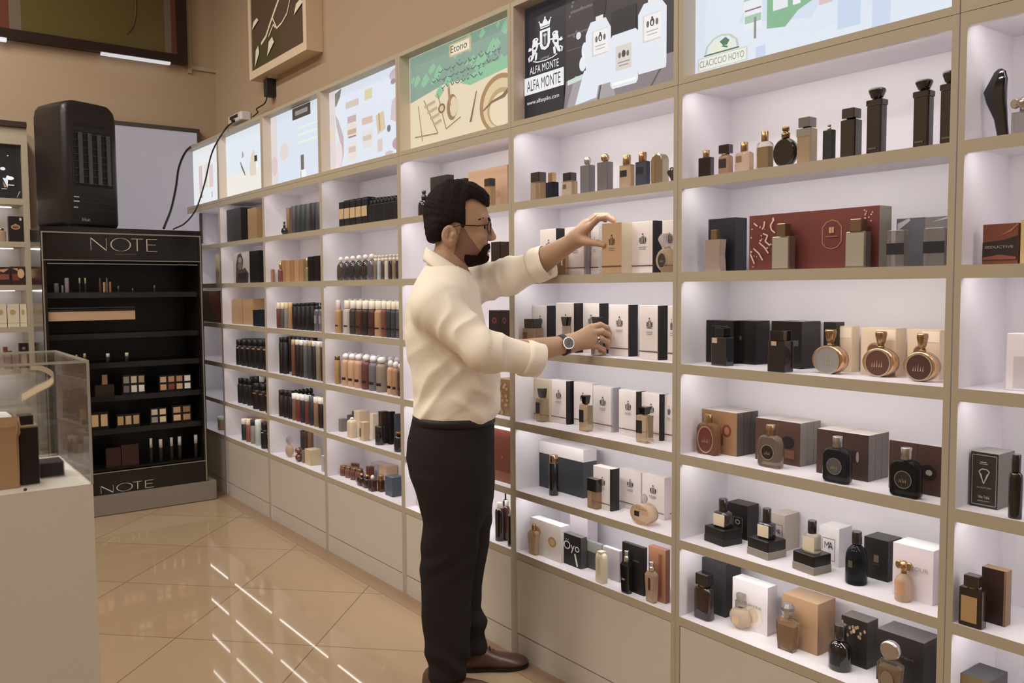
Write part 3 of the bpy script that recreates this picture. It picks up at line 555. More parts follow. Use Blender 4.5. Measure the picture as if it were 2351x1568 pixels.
# ------------------------------------------------------------------ counter with glass case
CX = -2.20; CF = -2.64; cy1 = -1.517; cy0 = -2.55; cz = .945; ct = 1.232
GLS = mat('#f3f6f4', .02, trans=1.0, ior=1.10, spec=.5, alpha=.28)
EDGE = mat('#c9c8c0', .2, trans=.35)
t = thing('display_counter', 'cream shop counter topped by a clear glass display case', 'counter', ((CX + CF) / 2, (cy0 + cy1) / 2, 0))
MB().box((CF, cy0, 0), (CX, cy1, cz), mat('#e2dccf', .35), None).build('cabinet', t)
MB().box((CX - .004, cy0, cz + .0), (CX, cy1, ct), GLS).build('glass_pane', t)
MB().box((CF, cy0, cz), (CF + .004, cy1, ct), GLS).build('glass_pane', t)
MB().box((CF + .004, cy1 - .004, cz), (CX - .004, cy1, ct), GLS).build('glass_pane', t)
MB().box((CF, cy0, ct), (CX, cy1, ct + .006), GLS).build('glass_top', t)
g = MB(); g.box((CX - .001, cy1 - .005, cz), (CX + .001, cy1 + .001, ct), EDGE); g.box((CX - .001, cy0, ct), (CX + .001, cy1, ct + .006), EDGE); g.box((CF, cy1 - .001, ct), (CX, cy1 + .001, ct + .006), EDGE); g.box((CF, cy0, ct), (CF + .003, cy1, ct + .006), EDGE); g.build('glass_edge', t)
p0 = px(58, 1124, 0, CX); g = MB(); rings = [[(CX + dx, p0[1] + r * math.cos(a * math.pi / 5), p0[2] + r * math.sin(a * math.pi / 5)) for a in range(10)] for r, dx in ((.004, 0), (.003, .002))]; g.loft(rings, mat('#6b543a', .4)); g.build('screw', t)
def onc(x0, x1, yt, X, zb=cz):
    return px(x0, 1000, 0, X)[1], px(x1, 1000, 0, X)[1], px((x0 + x1) / 2, yt, 0, X)[2]
X = -2.26; y0, y1, z1 = onc(-70, 42, 990, X)
t = thing('paper_bag', 'tan paper bag with torn open top inside the glass case', 'bag', (X - .06, (y0 + y1) / 2, cz + .001))
BAG = mat('#b98f5e', .8, bump=.5, nscale=25)
q = MB(); n = 28; R = []
for z, k, j in ((cz + .001, 1, 0), (cz + .05, 1, .001), (z1 - .02, .99, .002), (z1, .97, .010), (z1 + .02, .86, .014)):
    random.seed(5); R.append([(x + random.uniform(-j, j), y + random.uniform(-j, j), zz + random.uniform(-j, j)) for x, y, zz in rrect(X - .055, (y0 + y1) / 2, .11 * k, (y1 - y0) * k, .006, z, 6)])
q.loft(R, BAG, cap=False, sm=False); q.poly([R[0][i] for i in range(len(R[0]) - 1, -1, -1)], BAG); q.build('body', t)
q = MB(); c = ((y0 + y1) / 2); 
lathe(q, X - .055, c + .02, [(.03, z1 - .04), (.038, z1 - .01), (.03, z1 + .02), (.012, z1 + .035)], mat('#d8dcd8', .9, bump=.8, nscale=60), 14); q.build('tissue', t)
X = -2.28; y0, y1, z1 = onc(44, 88, 978, X)
t = thing('perfume_box', 'tall black box inside the glass case next to the paper bag', 'box', (X - .03, (y0 + y1) / 2, cz + .001))
q = MB(); rbox(q, X - .03, (y0 + y1) / 2, .06, y1 - y0, cz + .001, z1 - .004, mat('#1e191b', .35)); q.build('carton', t)
q = MB(); rbox(q, X - .03, (y0 + y1) / 2, .06, y1 - y0, z1 - .004, z1 + .002, mat('#a08a6c', .4)); q.build('band', t)
q = MB(); rbox(q, X - .03, (y0 + y1) / 2 - .003, .045, (y1 - y0) * .75, z1 + .002, z1 + .024, mat('#221d22', .35)); q.build('lid', t)
X = -2.34; y0, y1, z1 = onc(88, 145, 1062, X)
t = thing('perfume_box', 'low flat black box lying inside the glass case', 'box', (X - .03, (y0 + y1) / 2, cz + .001))
q = MB(); rbox(q, X - .035, (y0 + y1) / 2, .07, y1 - y0, cz + .001, max(z1, cz + .02), mat('#241c20', .35)); q.build('carton', t)
t = thing('curved_band', 'bent cream plastic band hooked inside the top of the glass case', 'band', tuple(px(50, 915, 0, -2.45)))
pts = [px(70, 845, 0, -2.30), px(95, 846, 0, -2.30), px(117, 857, 0, -2.31), px(122, 868, 0, -2.33), px(112, 880, 0, -2.36), px(84, 894, 0, -2.42), px(50, 913, 0, -2.46)]
q = MB(); P_ = spline([tuple(p) for p in pts], 8); rings = []
for i, p in enumerate(P_):
    h = .0045 + .004 * min(1, i / 20); rings.append([(p[0], p[1], p[2] - h), (p[0] + .002, p[1] + .001, p[2] - h), (p[0] + .002, p[1] + .001, p[2] + h), (p[0], p[1], p[2] + h)])
q.loft(rings, mat('#d8c39c', .35), sm=False); q.build('band', t)
# ------------------------------------------------------------------ perfume boxes and bottles: builders
EDGEPX = {(7, 1): (1567, 404, 2184, 329), (7, 2): (1567, 622, 2180, 608.6), (7, 3): (1567, 837, 2175, 893), (7, 4): (1563.6, 1050, 2163, 1164), (7, 5): (1560, 1239, 2144.5, 1433), (7, 6): (1557, 1411, 1925, 1562.5),
          (6, 1): (1185, 463, 1549, 408), (6, 2): (1182, 632, 1550, 622), (6, 3): (1182, 805, 1547, 834), (6, 4): (1185, 965, 1545, 1039), (6, 5): (1186, 1123.6, 1542, 1230), (6, 6): (1187, 1270, 1537, 1398.6),
          (4, 1): (742, 527, 913, 502), (4, 2): (744, 646, 913, 641.6), (4, 3): (742, 763, 915, 774), (4, 4): (743, 878, 915.6, 909.7), (4, 5): (748.5, 989, 919.5, 1039), (4, 6): (753.6, 1100, 923, 1159)}
def toY(x, y, z):
    r = _F + (x - IW / 2) / FPX * CR - (y - IH / 2) / FPX * CU
    return CAM[1] + r[1] * (z - CAM[2]) / r[2]
def pix(p):
    v = np.array(p) - CAM; z = v @ _F
    return IW / 2 + FPX * (v @ CR) / z, IH / 2 - FPX * (v @ CU) / z
def fix(bay, row, x, y):
    """small lens correction of a height read from the photograph, from the front edge of that shelf"""
    e = EDGEPX.get((bay, row))
    if not e: return y
    ym = e[1] + (e[3] - e[1]) * (x - e[0]) / (e[2] - e[0])
    q = px(x, ym, 1, 0.0); return y - (ym - pix((q[0], 0, ZS[row]))[1])
def bodymat(h, mk):
    if mk == 'g':
        c = [int(h[i:i + 2], 16) / 255 for i in (1, 3, 5)]; mx_ = max(c); g_ = .62 if mx_ > .45 else .9
        return mat('#' + ''.join('%02x' % int(255 * min(1, (v ** g_))) for v in c), .05, trans=.7, ior=1.18, spec=.7)
    if mk == 'd': return mat(h, .08, spec=.8, coat=.3)
    if mk == 'm': return mat(h, .22, metal=.85)
    if mk == 'c': return mat(h, .03, trans=.95, ior=1.2, spec=.6)
    return mat(h, .45)
def outline_flask(w, h, sh, n=6, r=.15):
    o = []
    def arc(cx, cz, rx, rz, a0, a1):
        for i in range(n + 1):
            a = math.radians(a0 + (a1 - a0) * i / n); o.append((cx + rx * math.cos(a), cz + rz * math.sin(a)))
    rb = w * r; s = w * sh
    arc(w / 2 - s, h - s, s, s, 0, 90); arc(-w / 2 + s, h - s, s, s, 90, 180); arc(-w / 2 + rb, rb, rb, rb, 180, 270); arc(w / 2 - rb, rb, rb, rb, 270, 360)
    return o[::-1]
def mkbody(mb, shape, w, d, h, M):
    if shape == 'sq': rbox(mb, 0, 0, w, d, 0, h, M, min(w, d) * .12, .0012)
    elif shape == 'rnd':
        r = min(w, d) * .28
        mb.loft([rrect(0, 0, w * .94, d * .94, r, 0), rrect(0, 0, w, d, r, .003), rrect(0, 0, w, d, r, h * .84), rrect(0, 0, w * .93, d * .93, r, h * .93), rrect(0, 0, w * .6, d * .6, r * .7, h)], M)
    elif shape == 'cyl': lathe(mb, 0, 0, [(w * .47, 0), (w / 2, .003), (w / 2, h * .86), (w * .46, h * .94), (w * .3, h)], M, 24, ax=d / w)
    elif shape == 'tube': lathe(mb, 0, 0, [(w * .48, 0), (w / 2, .002), (w / 2, h - .002), (w * .46, h)], M, 20, ax=d / w)
    elif shape == 'dome': lathe(mb, 0, 0, [(w * .46, 0), (w / 2, .004), (w / 2, h * .62), (w * .47, h * .76), (w * .38, h * .88), (w * .22, h * .97), (w * .16, h)], M, 26, ax=d / w)
    elif shape == 'disc': slab(mb, circ(0, h / 2, w / 2, h / 2, 36), -d / 2, d / 2, M, .004, True)
    elif shape == 'ball': lathe(mb, 0, 0, [(w * .22, 0)] + [(w / 2 * math.sin(math.radians(a)), h / 2 - h / 2 * math.cos(math.radians(a))) for a in range(32, 168, 12)] + [(w * .1, h)], M, 26, ax=d / w)
    elif shape == 'flask': slab(mb, outline_flask(w, h, .34), -d / 2, d / 2, M, .004, True)
    elif shape == 'arch': slab(mb, outline_flask(w, h, .5, 10, .04), -d / 2, d / 2, M, .002)
    elif shape == 'taper': mb.loft([rrect(0, 0, w * .80, d * .80, .004, 0), rrect(0, 0, w * .83, d * .83, .004, .004), rrect(0, 0, w, d, .004, h * .88), rrect(0, 0, w * .7, d * .7, .004, h)], M, sm=False)
    elif shape == 'waist': mb.loft([rrect(0, 0, w, d, .003, 0), rrect(0, 0, w * .93, d, .003, h * .3), rrect(0, 0, w * .86, d, .003, h * .5), rrect(0, 0, w * .93, d, .003, h * .75), rrect(0, 0, w, d, .003, h)], M, sm=False)
    elif shape == 'col':
        for z0, z1, k in ((0, h * .035, 1.02), (h * .035, h * .9, .90), (h * .9, h, 1.0)): rbox(mb, 0, 0, w * k, d * k, z0, z1, M, w * .1, .001)
    elif shape == 'sail':
        R = []
        for f, x, k in ((0, .30, .34), (.06, .30, .36), (.3, .20, .42), (.55, .02, .62), (.7, -.04, .70), (.85, .08, .55), (.96, .12, .36), (1, .12, .14)): R.append([(x * w + a, b, f * h) for a, b, _ in rrect(0, 0, w * k * 1.2, d * k, w * .12, 0)])
        mb.loft(R, M)
def mkcap(mb, shape, w, d, z0, z1, M):
    h = z1 - z0
    if shape == 'box': rbox(mb, 0, 0, w, d, z0, z1, M, w * .08, .001)
    elif shape == 'cyl': lathe(mb, 0, 0, [(w * .48, z0), (w / 2, z0 + .001), (w / 2, z1 - .001), (w * .46, z1)], M, 20)
    elif shape == 'ball': lathe(mb, 0, 0, [(w * .2, z0)] + [(w / 2 * math.sin(math.radians(a)), z0 + h / 2 - h / 2 * math.cos(math.radians(a))) for a in range(24, 172, 14)] + [(w * .04, z1)], M, 18)
    elif shape == 'flare': lathe(mb, 0, 0, [(w * .26, z0), (w * .26, z0 + h * .15), (w * .34, z0 + h * .2), (w * .5, z0 + h * .75), (w * .5, z0 + h * .9), (w * .44, z1)], M, 22)
    elif shape == 'trap': mb.loft([rrect(0, 0, w * .74, d * .74, .001, z0), rrect(0, 0, w, d, .001, z0 + h * .85), rrect(0, 0, w * .96, d * .96, .001, z1)], M, sm=False)
    elif shape == 'tap': lathe(mb, 0, 0, [(w * .5, z0), (w * .5, z0 + h * .45), (w * .3, z0 + h * .5), (w * .3, z0 + h * .62), (w * .42, z0 + h * .66), (w * .42, z1 - .001), (w * .34, z1)], M, 16)
    elif shape == 'bow':
        lathe(mb, 0, 0, [(w * .16, z0), (w * .16, z0 + h * .3), (w * .3, z0 + h * .5), (w * .24, z0 + h * .8), (w * .1, z1)], M, 16)
        for s in (-1, 1): slab(mb, circ(s * w * .33, z0 + h * .62, w * .18, h * .34, 14), -w * .1, w * .1, M, .002, True)
    elif shape == 'gem': lathe(mb, 0, 0, [(w * .26, z0), (w * .5, z0 + h * .55), (w * .46, z0 + h * .75), (w * .3, z1)], M, 8, sm=False)
    elif shape == 'oval': slab(mb, circ(0, (z0 + z1) / 2, w / 2, h / 2, 24), -w * .2, w * .2, M, .004, True)
PROTO = {}
def bottle(label, X0, X1, Yc, z0, zb, zt, shape, h, mk, k=.6, cap=None, cw=.4, lab=None, collar=None, rz=0.0, group=None, cat='perfume bottle', extra=None, name='perfume_bottle', emb=None):
    """X0..X1 is the width at depth Yc; zb top of the body, zt top of the cap"""
    w = X1 - X0; d = w * k; H = zb - z0
    t = thing(name, label, cat, ((X0 + X1) / 2, Yc, z0), rz, group)
    B = bodymat(h, mk); q = MB()
    if mk == 'c' or mk == 'g': mkbody(q, shape, w, d, H, bodymat('#f2e9dc' if mk == 'c' else h, mk)); q.build('body', t, False)
    else: mkbody(q, shape, w, d, H, B); q.build('body', t, False)
    if mk == 'c':
        q = MB(); s = {'disc': 'disc', 'ball': 'ball'}.get(shape, 'sq'); ih = H * .72
        if s == 'sq': rbox(q, 0, 0, w * .84, d * .78, H * .09, H * .09 + ih, mat(h, .15, trans=.35, spec=.4), w * .08, .001)
        else: mkbody(q, s, w * .86, d * .7, H * .8, mat(h, .15, trans=.35, spec=.4))
        o = q.build('liquid', t, False)
        if s != 'sq': o.location = (0, 0, H * .08)
    z = H
    if cap:
        cs, ch, cm = cap; cwid = w * cw; cd_ = cwid if cs != 'box' else min(cwid, max(d, cwid * .6)); gap = .004 if collar else 0.0
        if collar: q = MB(); lathe(q, 0, 0, [(cwid * .32, H - .001), (cwid * .32, H + gap)], mat(collar, .25, metal=.8), 14); q.build('collar', t, False)
        q = MB(); mkcap(q, cs, cwid, cd_, H + gap, max(zt - z0, H + gap + .004), bodymat(ch, cm)); q.build('cap', t, False)
    if lab:
        lh, a, b, c, e = lab; q = MB(); y = -d / 2 - .0006
        if shape in ('cyl', 'dome', 'tube', 'ball'):
            n = 8; r = [[(w / 2 * 1.01 * math.sin(th), -d / 2 * 1.012 * math.cos(th), zz * H) for th in [math.radians(-48 + 96 * ((i / n) * (b - a) + a)) for i in range(n + 1)]] for zz in (c, e)]
            q.loft(r, mat(lh, .5), cap=False, close=False)
        else: q.poly([(-w / 2 + a * w, y, c * H), (-w / 2 + b * w, y, c * H), (-w / 2 + b * w, y, e * H), (-w / 2 + a * w, y, e * H)], mat(lh, .5))
        q.build('paper_label', t, False)
    if emb:
        eh, er, ec = emb; q = MB(); y = -d / 2 - .0008
        q.poly([(x, y, zz) for x, zz in circ(0, H * .48, w * er, w * er * (1.35 if ec == 'o' else 1), 24)][::-1], mat(eh, .5)); 
        rg = [[(x, y - .0005, zz) for x, zz in circ(0, H * .48, w * er * kk, w * er * kk * (1.35 if ec == 'o' else 1), 24)] for kk in (1.0, 1.12)]
        q.loft(rg, mat('#b9a88c' if ec != 's' else '#8f8c88', .3, metal=.6), cap=False)
        for a in range(5): q.poly([(-w * er * .5 + w * er * .2 * a, y - .0008, H * .47 - w * er * .3), (-w * er * .5 + w * er * .2 * a + w * er * .1, y - .0008, H * .47 - w * er * .3), (-w * er * .42 + w * er * .2 * a, y - .0008, H * .47 + w * er * (.1 + .12 * (a % 3)))], mat('#b59a70', .4))
        q.build('medallion', t, False)
    return t
def boxthing(label, X0, X1, Y0, Y1, z0, z1, h, side=None, lid=None, spine=None, pr=None, text=None, rz=0.0, group=None, name='perfume_box', cat='perfume box', rough=.4, top=None):
    w, d, H = X1 - X0, Y1 - Y0, z1 - z0
    t = thing(name, label, cat, ((X0 + X1) / 2, (Y0 + Y1) / 2, z0), rz, group)
    q = MB(); M = mat(h, rough, spec=.4); hb = H * (1 - lid[1]) if lid else H; bb = .0007
    x0, x1, y0, y1 = -w / 2, w / 2, -d / 2, d / 2
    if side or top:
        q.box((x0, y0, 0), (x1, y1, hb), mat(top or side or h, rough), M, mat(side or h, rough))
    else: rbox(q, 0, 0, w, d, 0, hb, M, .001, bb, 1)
    q.build('carton', t, False)
    if lid: q = MB(); rbox(q, 0, 0, w + .002, d + .002, hb, H, mat(lid[0], .5), .001, .001, 1); q.build('lid', t, False)
    if spine: q = MB(); q.box((x1, y0, 0), (x1 + .0008, y1, H), mat(spine, .4)); q.box((x1 - .008, y0 - .0006, 0), (x1 + .0008, y0, H), mat(spine, .4)); q.build('spine', t, False)
    if pr:
        q = MB(); flat(q, [(mat(c, .45), p) for c, p in pr], (x0, y0 - .0004, 0), PX, PZ, w, H, .0002, e=0, n=(0, -1, 0)); q.build('print', t, False)
    if text:
        q = MB()
        for s, u, v, a, b, c in text: lettering(s, (x0 + u * w, y0 - .002, v * H), PX, PZ, a * w, b * H, mat(c, .45), q)
        q.build('lettering', t, False)
    return t
GAPX = .0016
def cellx(bay): return XD[bay - 1] + .0185, XD[bay] - .0185
CA1, CA2, CA3, CA4 = (1550, 0, 2.935), (1550, 440, 2.935), (1550, 900, 2.935), (1550, 1140, 2.935)
CB1, CB2, CB3, CB4 = (1100, 0, 3.408), (1120, 460, 3.92), (1120, 820, 3.92), (1120, 1120, 3.5)
def BX(bay, row, C, xl, xr, xs, yt, yb, h, label, dep=None, **o):
    """box: front face from xl to xr, side face to xs, top yt, base yb (a value below 1 is a depth in metres)"""
    f = lambda v: C[0] + v / C[2]; g = lambda v: C[1] + v / C[2]
    z0 = ZS[row] + .0003; xa, xb = f(xl), f(xr)
    Y = yb if yb < 1 else toY(xa, fix(bay, row, xa, g(yb)), z0)
    Y = min(max(Y, .006), .15)
    A = px(xa, fix(bay, row, xa, g(yt)), 1, Y); B = px(xb, 600, 1, Y)
    lo, hi = cellx(bay); X0, X1 = max(A[0], lo), min(B[0], hi)
    if dep is None:
        if xs and xs > xr: dep = px(f(xs), 700, 0, X1)[1] - Y
        else: dep = .05
    dep = max(.012, min(dep, DEP - .004 - Y))
    z1 = min(A[2], (ZB[row - 1] if row > 1 else 1.96) - .01)
    return boxthing(label, X0, X1, Y, Y + dep, z0, z1, h, **o)
def BT(bay, row, C, xl, xr, yt, yb, shape, h, mk, label, cap=None, k=.6, **o):
    """bottle: silhouette xl..xr, body top yt, base yb or depth; cap = (shape, xl, xr, yt, colour, finish)"""
    f = lambda v: C[0] + v / C[2]; g = lambda v: C[1] + v / C[2]
    z0 = o.pop('zbase', ZS[row] + .0003); xa, xb = f(xl), f(xr); xm = (xa + xb) / 2
    Y = yb if yb < 1 else toY(xm, fix(bay, row, xm, g(yb)), z0)
    S = px(xb, 600, 1, max(.02, Y))[0] - px(xa, 600, 1, max(.02, Y))[0]
    Y = max(Y, .004)
    ang = math.atan2(-px(xm, 700, 1, Y)[0], Y + 1.929)
    w = S / (1 + k * math.tan(ang)) if shape in ('sq', 'rnd', 'taper', 'waist', 'col', 'arch') else S / math.sqrt(1 + (k * math.tan(ang)) ** 2)
    Yc = Y + w * k / 2; Yc = min(Yc, DEP - w * k / 2 - .004)
    A = px(xa, 600, 1, Yc - w * k / 2 if shape in ('sq', 'rnd', 'taper', 'waist', 'col', 'arch') else Yc)
    X0 = A[0] + (0 if shape in ('sq', 'rnd', 'taper', 'waist', 'col', 'arch') else (S - w) / 2); lo, hi = cellx(bay); X0 = max(X0, lo); X1 = X0 + w
    if X1 > hi: X1 = hi; w = X1 - X0
    zb = px(xm, fix(bay, row, xm, g(yt)), 1, Yc)[2]; zt = zb; cw = .4
    if cap:
        zt = px(xm, fix(bay, row, xm, g(cap[3])), 1, Yc)[2]
        cS = px(f(cap[2]), 600, 1, Yc)[0] - px(f(cap[1]), 600, 1, Yc)[0]
        if cap[0] in ('box', 'trap'): cS = cS / (1 + .8 * math.tan(ang))
        elif cap[0] not in ('oval', 'bow'): cS = cS * math.cos(ang)
        cw = cS / w
    return bottle(label, X0, X1, Yc, z0, zb, zt, shape, h, mk, k, cap and (cap[0], cap[4], cap[5]), cw, **o)
# ------------------------------------------------------------------ bay 7 (right of the man)
G = {r: 'perfumes in the wide bay, shelf %d' % r for r in range(1, 7)}
def g7(r): return {'group': 'perfume bottles in the wide right bay'}
C = CA1
BT(7, 1, C, 150, 260, 1045, .03, 'sq', '#201b1e', 'd', 'small square black bottle with short gold cap, first on the top right shelf', ('cyl', 212, 258, 995, '#a88a5c', 'm'), .45)
BT(7, 1, C, 280, 390, 1030, .03, 'rnd', '#a5764a', 'g', 'stubby amber bottle with wide black square cap, second on the top right shelf', ('box', 300, 410, 962, '#221c1e', 'd'), .6, lab=('#2a2020', .1, .8, .35, .8), collar='#b08c58')
BT(7, 1, C, 390, 530, 1010, .03, 'rnd', '#d3a67c', 'g', 'peach glass bottle with gold cap, third on the top right shelf', ('cyl', 450, 502, 945, '#ad8a54', 'm'), .45, lab=('#8a6a44', .12, .5, .5, .8))
BT(7, 1, C, 530, 662, 945, .03, 'rnd', '#b08a50', 'c', 'clear square shouldered bottle of gold flakes, beside the round black one', ('cyl', 570, 620, 875, '#b08c5a', 'm'), .55)
BT(7, 1, C, 660, 812, 922, .03, 'disc', '#181518', 'd', 'round flat black bottle with gold neck and black finial', ('tap', 718, 778, 848, '#8a6c40', 'm'), .32)
BT(7, 1, C, 806, 950, 865, .03, 'sq', '#a08664', 'd', 'tall gold and grey square bottle with smoky block cap', ('box', 820, 938, 790, '#6b6560', 'd'), .8, lab=('#8c8478', 0, 1, .78, 1.0), collar='#8f8576')
BT(7, 1, C, 980, 1070, 875, .03, 'sq', '#1d1a1d', 's', 'slim plain black bottle with bare silver nozzle, top right shelf', ('tap', 1003, 1032, 838, '#b8b0a8', 'm'), .5)
BT(7, 1, C, 1095, 1248, 812, .03, 'sq', '#211d1f', 'd', 'tall square black bottle with black cube cap', ('box', 1107, 1232, 735, '#2b2627', 'd'), .85, collar='#5a5048')
for xl, xr, yt, ct, y, lb in ((1262, 1420, 680, 603, .03, 'tall black column bottle with flared cap, leftmost of the three tall ones'), (1572, 1732, 628, 553, .03, 'tall black column bottle with flared cap, middle of the three tall ones'), (1752, 1905, 582, 496, .03, 'tall black column bottle half hidden by the right divider')):
    BT(7, 1, C, xl, xr, yt, y, 'col', '#1a1516', 'd', lb, ('flare', xl + 18, xr - 20, ct, '#2a2221', 'd'), .75, lab=('#5a4c3c', .2, .7, .1, .13), group='tall black column bottles')
C = CA2
BX(7, 2, C, 225, 402, 478, 182, .06, '#22242e', 'dark navy box behind the slim silver bottle, second shelf right bay', side='#262833')
BT(7, 2, C, 197, 348, 318, .015, 'waist', '#a58f84', 'd', 'slim waisted silver pink bottle with gold cube cap before the navy box', ('box', 230, 292, 252, '#a88f66', 'm'), .5)
orn = []
random.seed(11)
for k in range(16):
    u = random.uniform(.02, .42); v = random.uniform(.05, .92); orn.append(('#c9a58e', ell(u, v, random.uniform(.006, .02), random.uniform(.01, .03), 7)))
for p in ([(.28, .88), (.27, .78), (.24, .74)], [(.44, .9), (.38, .80), (.40, .72), (.46, .66)], [(.10, .86), (.16, .80)], [(.26, .66), (.34, .62), (.30, .52), (.38, .44)], [(.10, .40), (.20, .30), (.26, .18)], [(.05, .3), (.12, .12)], [(.2, .5), (.3, .4), (.36, .3)]): orn += [('#d8b8a4', q) for q in stroke(p, .012, 1.1)]
BX(7, 2, C, 500, 903, 903, 160, .05, '#6b2f28', 'wide brick red box with pale floral drawing, left of the red pair', dep=.05, pr=orn + [('#8f5038', q) for q in stroke([(.55, .0), (.62, .25), (.78, .12)], .02, 1.1)])
emb = [('#b07c50', q) for q in stroke([(.20, .44), (.20, .70), (.26, .79), (.34, .82), (.42, .79), (.48, .70), (.48, .44), (.42, .36), (.34, .33), (.26, .36), (.20, .44)], .006, 1.1)] + [('#c29a66', rect(.305, .60, .375, .70)), ('#8a5a3c', rect(.335, .60, .345, .70)), ('#a86c48', rect(.25, .535, .43, .55))]
orn2 = [('#cdb49c', ell(.80 + .12 * random.random(), .72 + .22 * random.random(), .01, .014, 6)) for _ in range(14)] + [('#7d4030', ell(.64, .30, .06, .04)), ('#56302a', rect(.66, .05, .9, .6))]
BX(7, 2, C, 906, 1372, 1446, 128, .05, '#6e312a', 'wide brick red box with gold oval frame emblem, right of the red pair', pr=emb + orn2, side='#8a8172')
BT(7, 2, C, 648, 812, 300, .008, 'sq', '#a39a8b', 'm', 'square silver gold bottle with ring cap before the floral red box', ('box', 700, 792, 213, '#8f7a60', 'm'), .55, lab=('#a8a090', .05, .95, .04, .96))
BT(7, 2, C, 1142, 1322, 268, .008, 'sq', '#a39a8b', 'm', 'square silver gold bottle with ring cap before the gold oval emblem box', ('box', 1186, 1300, 183, '#8f7a60', 'm'), .55, lab=('#a8a090', .05, .95, .04, .96))
BX(7, 2, C, 1492, 1678, 1690, 182, .10, '#55565c', 'shiny grey box standing behind the left banded glass bottle', dep=.06, pr=[('#a7a4a4', [(.05, .75), (.5, .95), (.45, 1), (.05, .9)])])
BX(7, 2, C, 1682, 1860, 1870, 172, .10, '#6d6868', 'shiny grey box standing behind the right banded glass bottle', dep=.06, pr=[('#aaa6a4', [(.3, .9), (.9, 1), (.9, .95)])])
for xl, xr, yt, lb in ((1422, 1572, 258, 'square smoky glass bottle with navy band, left one of two by the divider'), (1668, 1850, 243, 'square smoky glass bottle with navy band, right one of two by the divider')):
    BT(7, 2, C, xl, xr, yt, .008, 'sq', '#8e8a88', 'g', lb, None, .5, lab=('#1f222c', 0, 1, .33, .64))
g3 = {'group': 'black and smoked boxes on the third shelf'}
BX(7, 3, C, 205, 398, 480, 868, 1150, '#1b1818', 'glossy black box at the left wall of the third shelf', pr=[('#3a3634', rect(.2, .86, .8, .88))], rough=.2)
BX(7, 3, C, 402, 548, 640, 872, 1160, '#221e1e', 'glossy black box, second from left on the third shelf', rough=.2, pr=[('#5a5450', ell(.25, .6, .1, .05))])
BX(7, 3, C, 650, 860, 982, 876, 1185, '#1d1a1b', 'wide glossy black box behind the large sticker bottle, third shelf', rough=.2, side='#2e2a2b', pr=[('#3d3f4c', rect(.68, .48, .9, .6))])
BX(7, 3, C, 1000, 1090, 1145, 884, .13, '#262223', 'black box mostly hidden behind the first peach box', rough=.25)
BT(7, 3, C, 245, 408, 985, 1180, 'sq', '#2a2b2f', 'd', 'square black glass bottle with tan sticker and black cap, third shelf left', ('box', 255, 350, 920, '#1d1a1c', 'd'), .7, lab=('#c5a888', .08, .42, .80, .98))
BT(7, 3, C, 625, 812, 1010, 1225, 'sq', '#232327', 'd', 'larger square black bottle with tan sticker and wide cap, third shelf', ('box', 640, 780, 940, '#161416', 'd'), .8, lab=('#c5a888', .25, .55, .85, .99))
PEA = '#dcc2a0'
for xl, xr, xs, yt, yb, lb, ml in ((1012, 1200, 1245, 908, 1195, 'peach gift box behind the silver medallion bottle', '#e9d9c2'), (1255, 1500, 1562, 922, 1235, 'peach gift box behind the middle brown medallion bottle', '#e9d9c2'), (1568, 1800, 1840, 935, 1260, 'peach gift box behind the right brown medallion bottle', '#e9d9c2')):
    BX(7, 3, C, xl, xr, xs, yt, yb, PEA, lb, pr=[('#f0dcc0', rect(.45, .75, .98, .97)), ('#b58a5c', ell(.40, .52, .22, .17)), ('#7a4a34', ell(.36, .52, .16, .13))], side='#f0d9b8', group='peach gift boxes')
for cx, cy, r, ct, mc, lb in ((1045, 1140, 98, 935, '#8a8684', 'round gold bottle with silver medallion and flared cap'), (1388, 1160, 100, 950, '#5a3024', 'round gold bottle with brown medallion, middle of the three round ones'), (1668, 1190, 104, 965, '#4a2a20', 'round gold bottle with dark brown medallion beside the right divider')):
    BT(7, 3, C, cx - r, cx + r + 28, cy - r, cy + r, 'disc', '#cfa478', 'm', lb, ('flare', cx - 30, cx + 52, ct, '#a5825a', 'm'), .34, emb=(mc, .36, 'r'), collar='#8f7350', group='round gold medallion bottles')
C = CA3
def pack(C, row, xl, xm, xr, xs, yt, yb, h, side, lb, nlay, emb_c, two=True):
    """a block of boxed perfumes: one box per column and per layer in depth"""
    f = lambda v: C[0] + v / C[2]; g = lambda v: C[1] + v / C[2]; z0 = ZS[row] + .0003
    xa = f(xl); Y = min(max(toY(xa, fix(7, row, xa, g(yb)), z0), .012), .12)
    A = px(xa, fix(7, row, xa, g(yt)), 1, Y); lo, hi = cellx(7)
    xs_ = [xl, xm, xr] if two else [xl, xr]; Xs = [max(lo, min(px(f(v), 600, 1, Y)[0], hi)) for v in xs_]
    D = min(px(f(xs), 700, 0, Xs[-1])[1] - Y if xs > xr else .1, DEP - .006 - Y); dl = D / nlay
    nm = ['front', 'middle', 'rear']
    for c in range(len(Xs) - 1):
        for l in range(nlay):
            sd = ('left ' if c == 0 else 'right ') if two else ''
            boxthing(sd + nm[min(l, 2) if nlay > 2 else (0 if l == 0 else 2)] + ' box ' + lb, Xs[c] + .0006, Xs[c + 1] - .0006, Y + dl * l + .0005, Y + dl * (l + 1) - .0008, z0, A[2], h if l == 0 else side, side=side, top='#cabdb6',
                     pr=emb_c if (l == 0 and (c == 1 or not two)) else None, group='stacked perfume boxes on the fourth shelf')
pack(C, 4, 162, 0, 428, 570, 130, 410, '#9c7147', '#57504c', 'of the tan brown block, fourth shelf left', 3, [('#7a3428', ell(.72, .56, .13, .15)), ('#a86a48', ell(.72, .56, .07, .09)), ('#7a3428', [(.5, .2), (.62, .2), (.62, .5), (.5, .45)])], False)
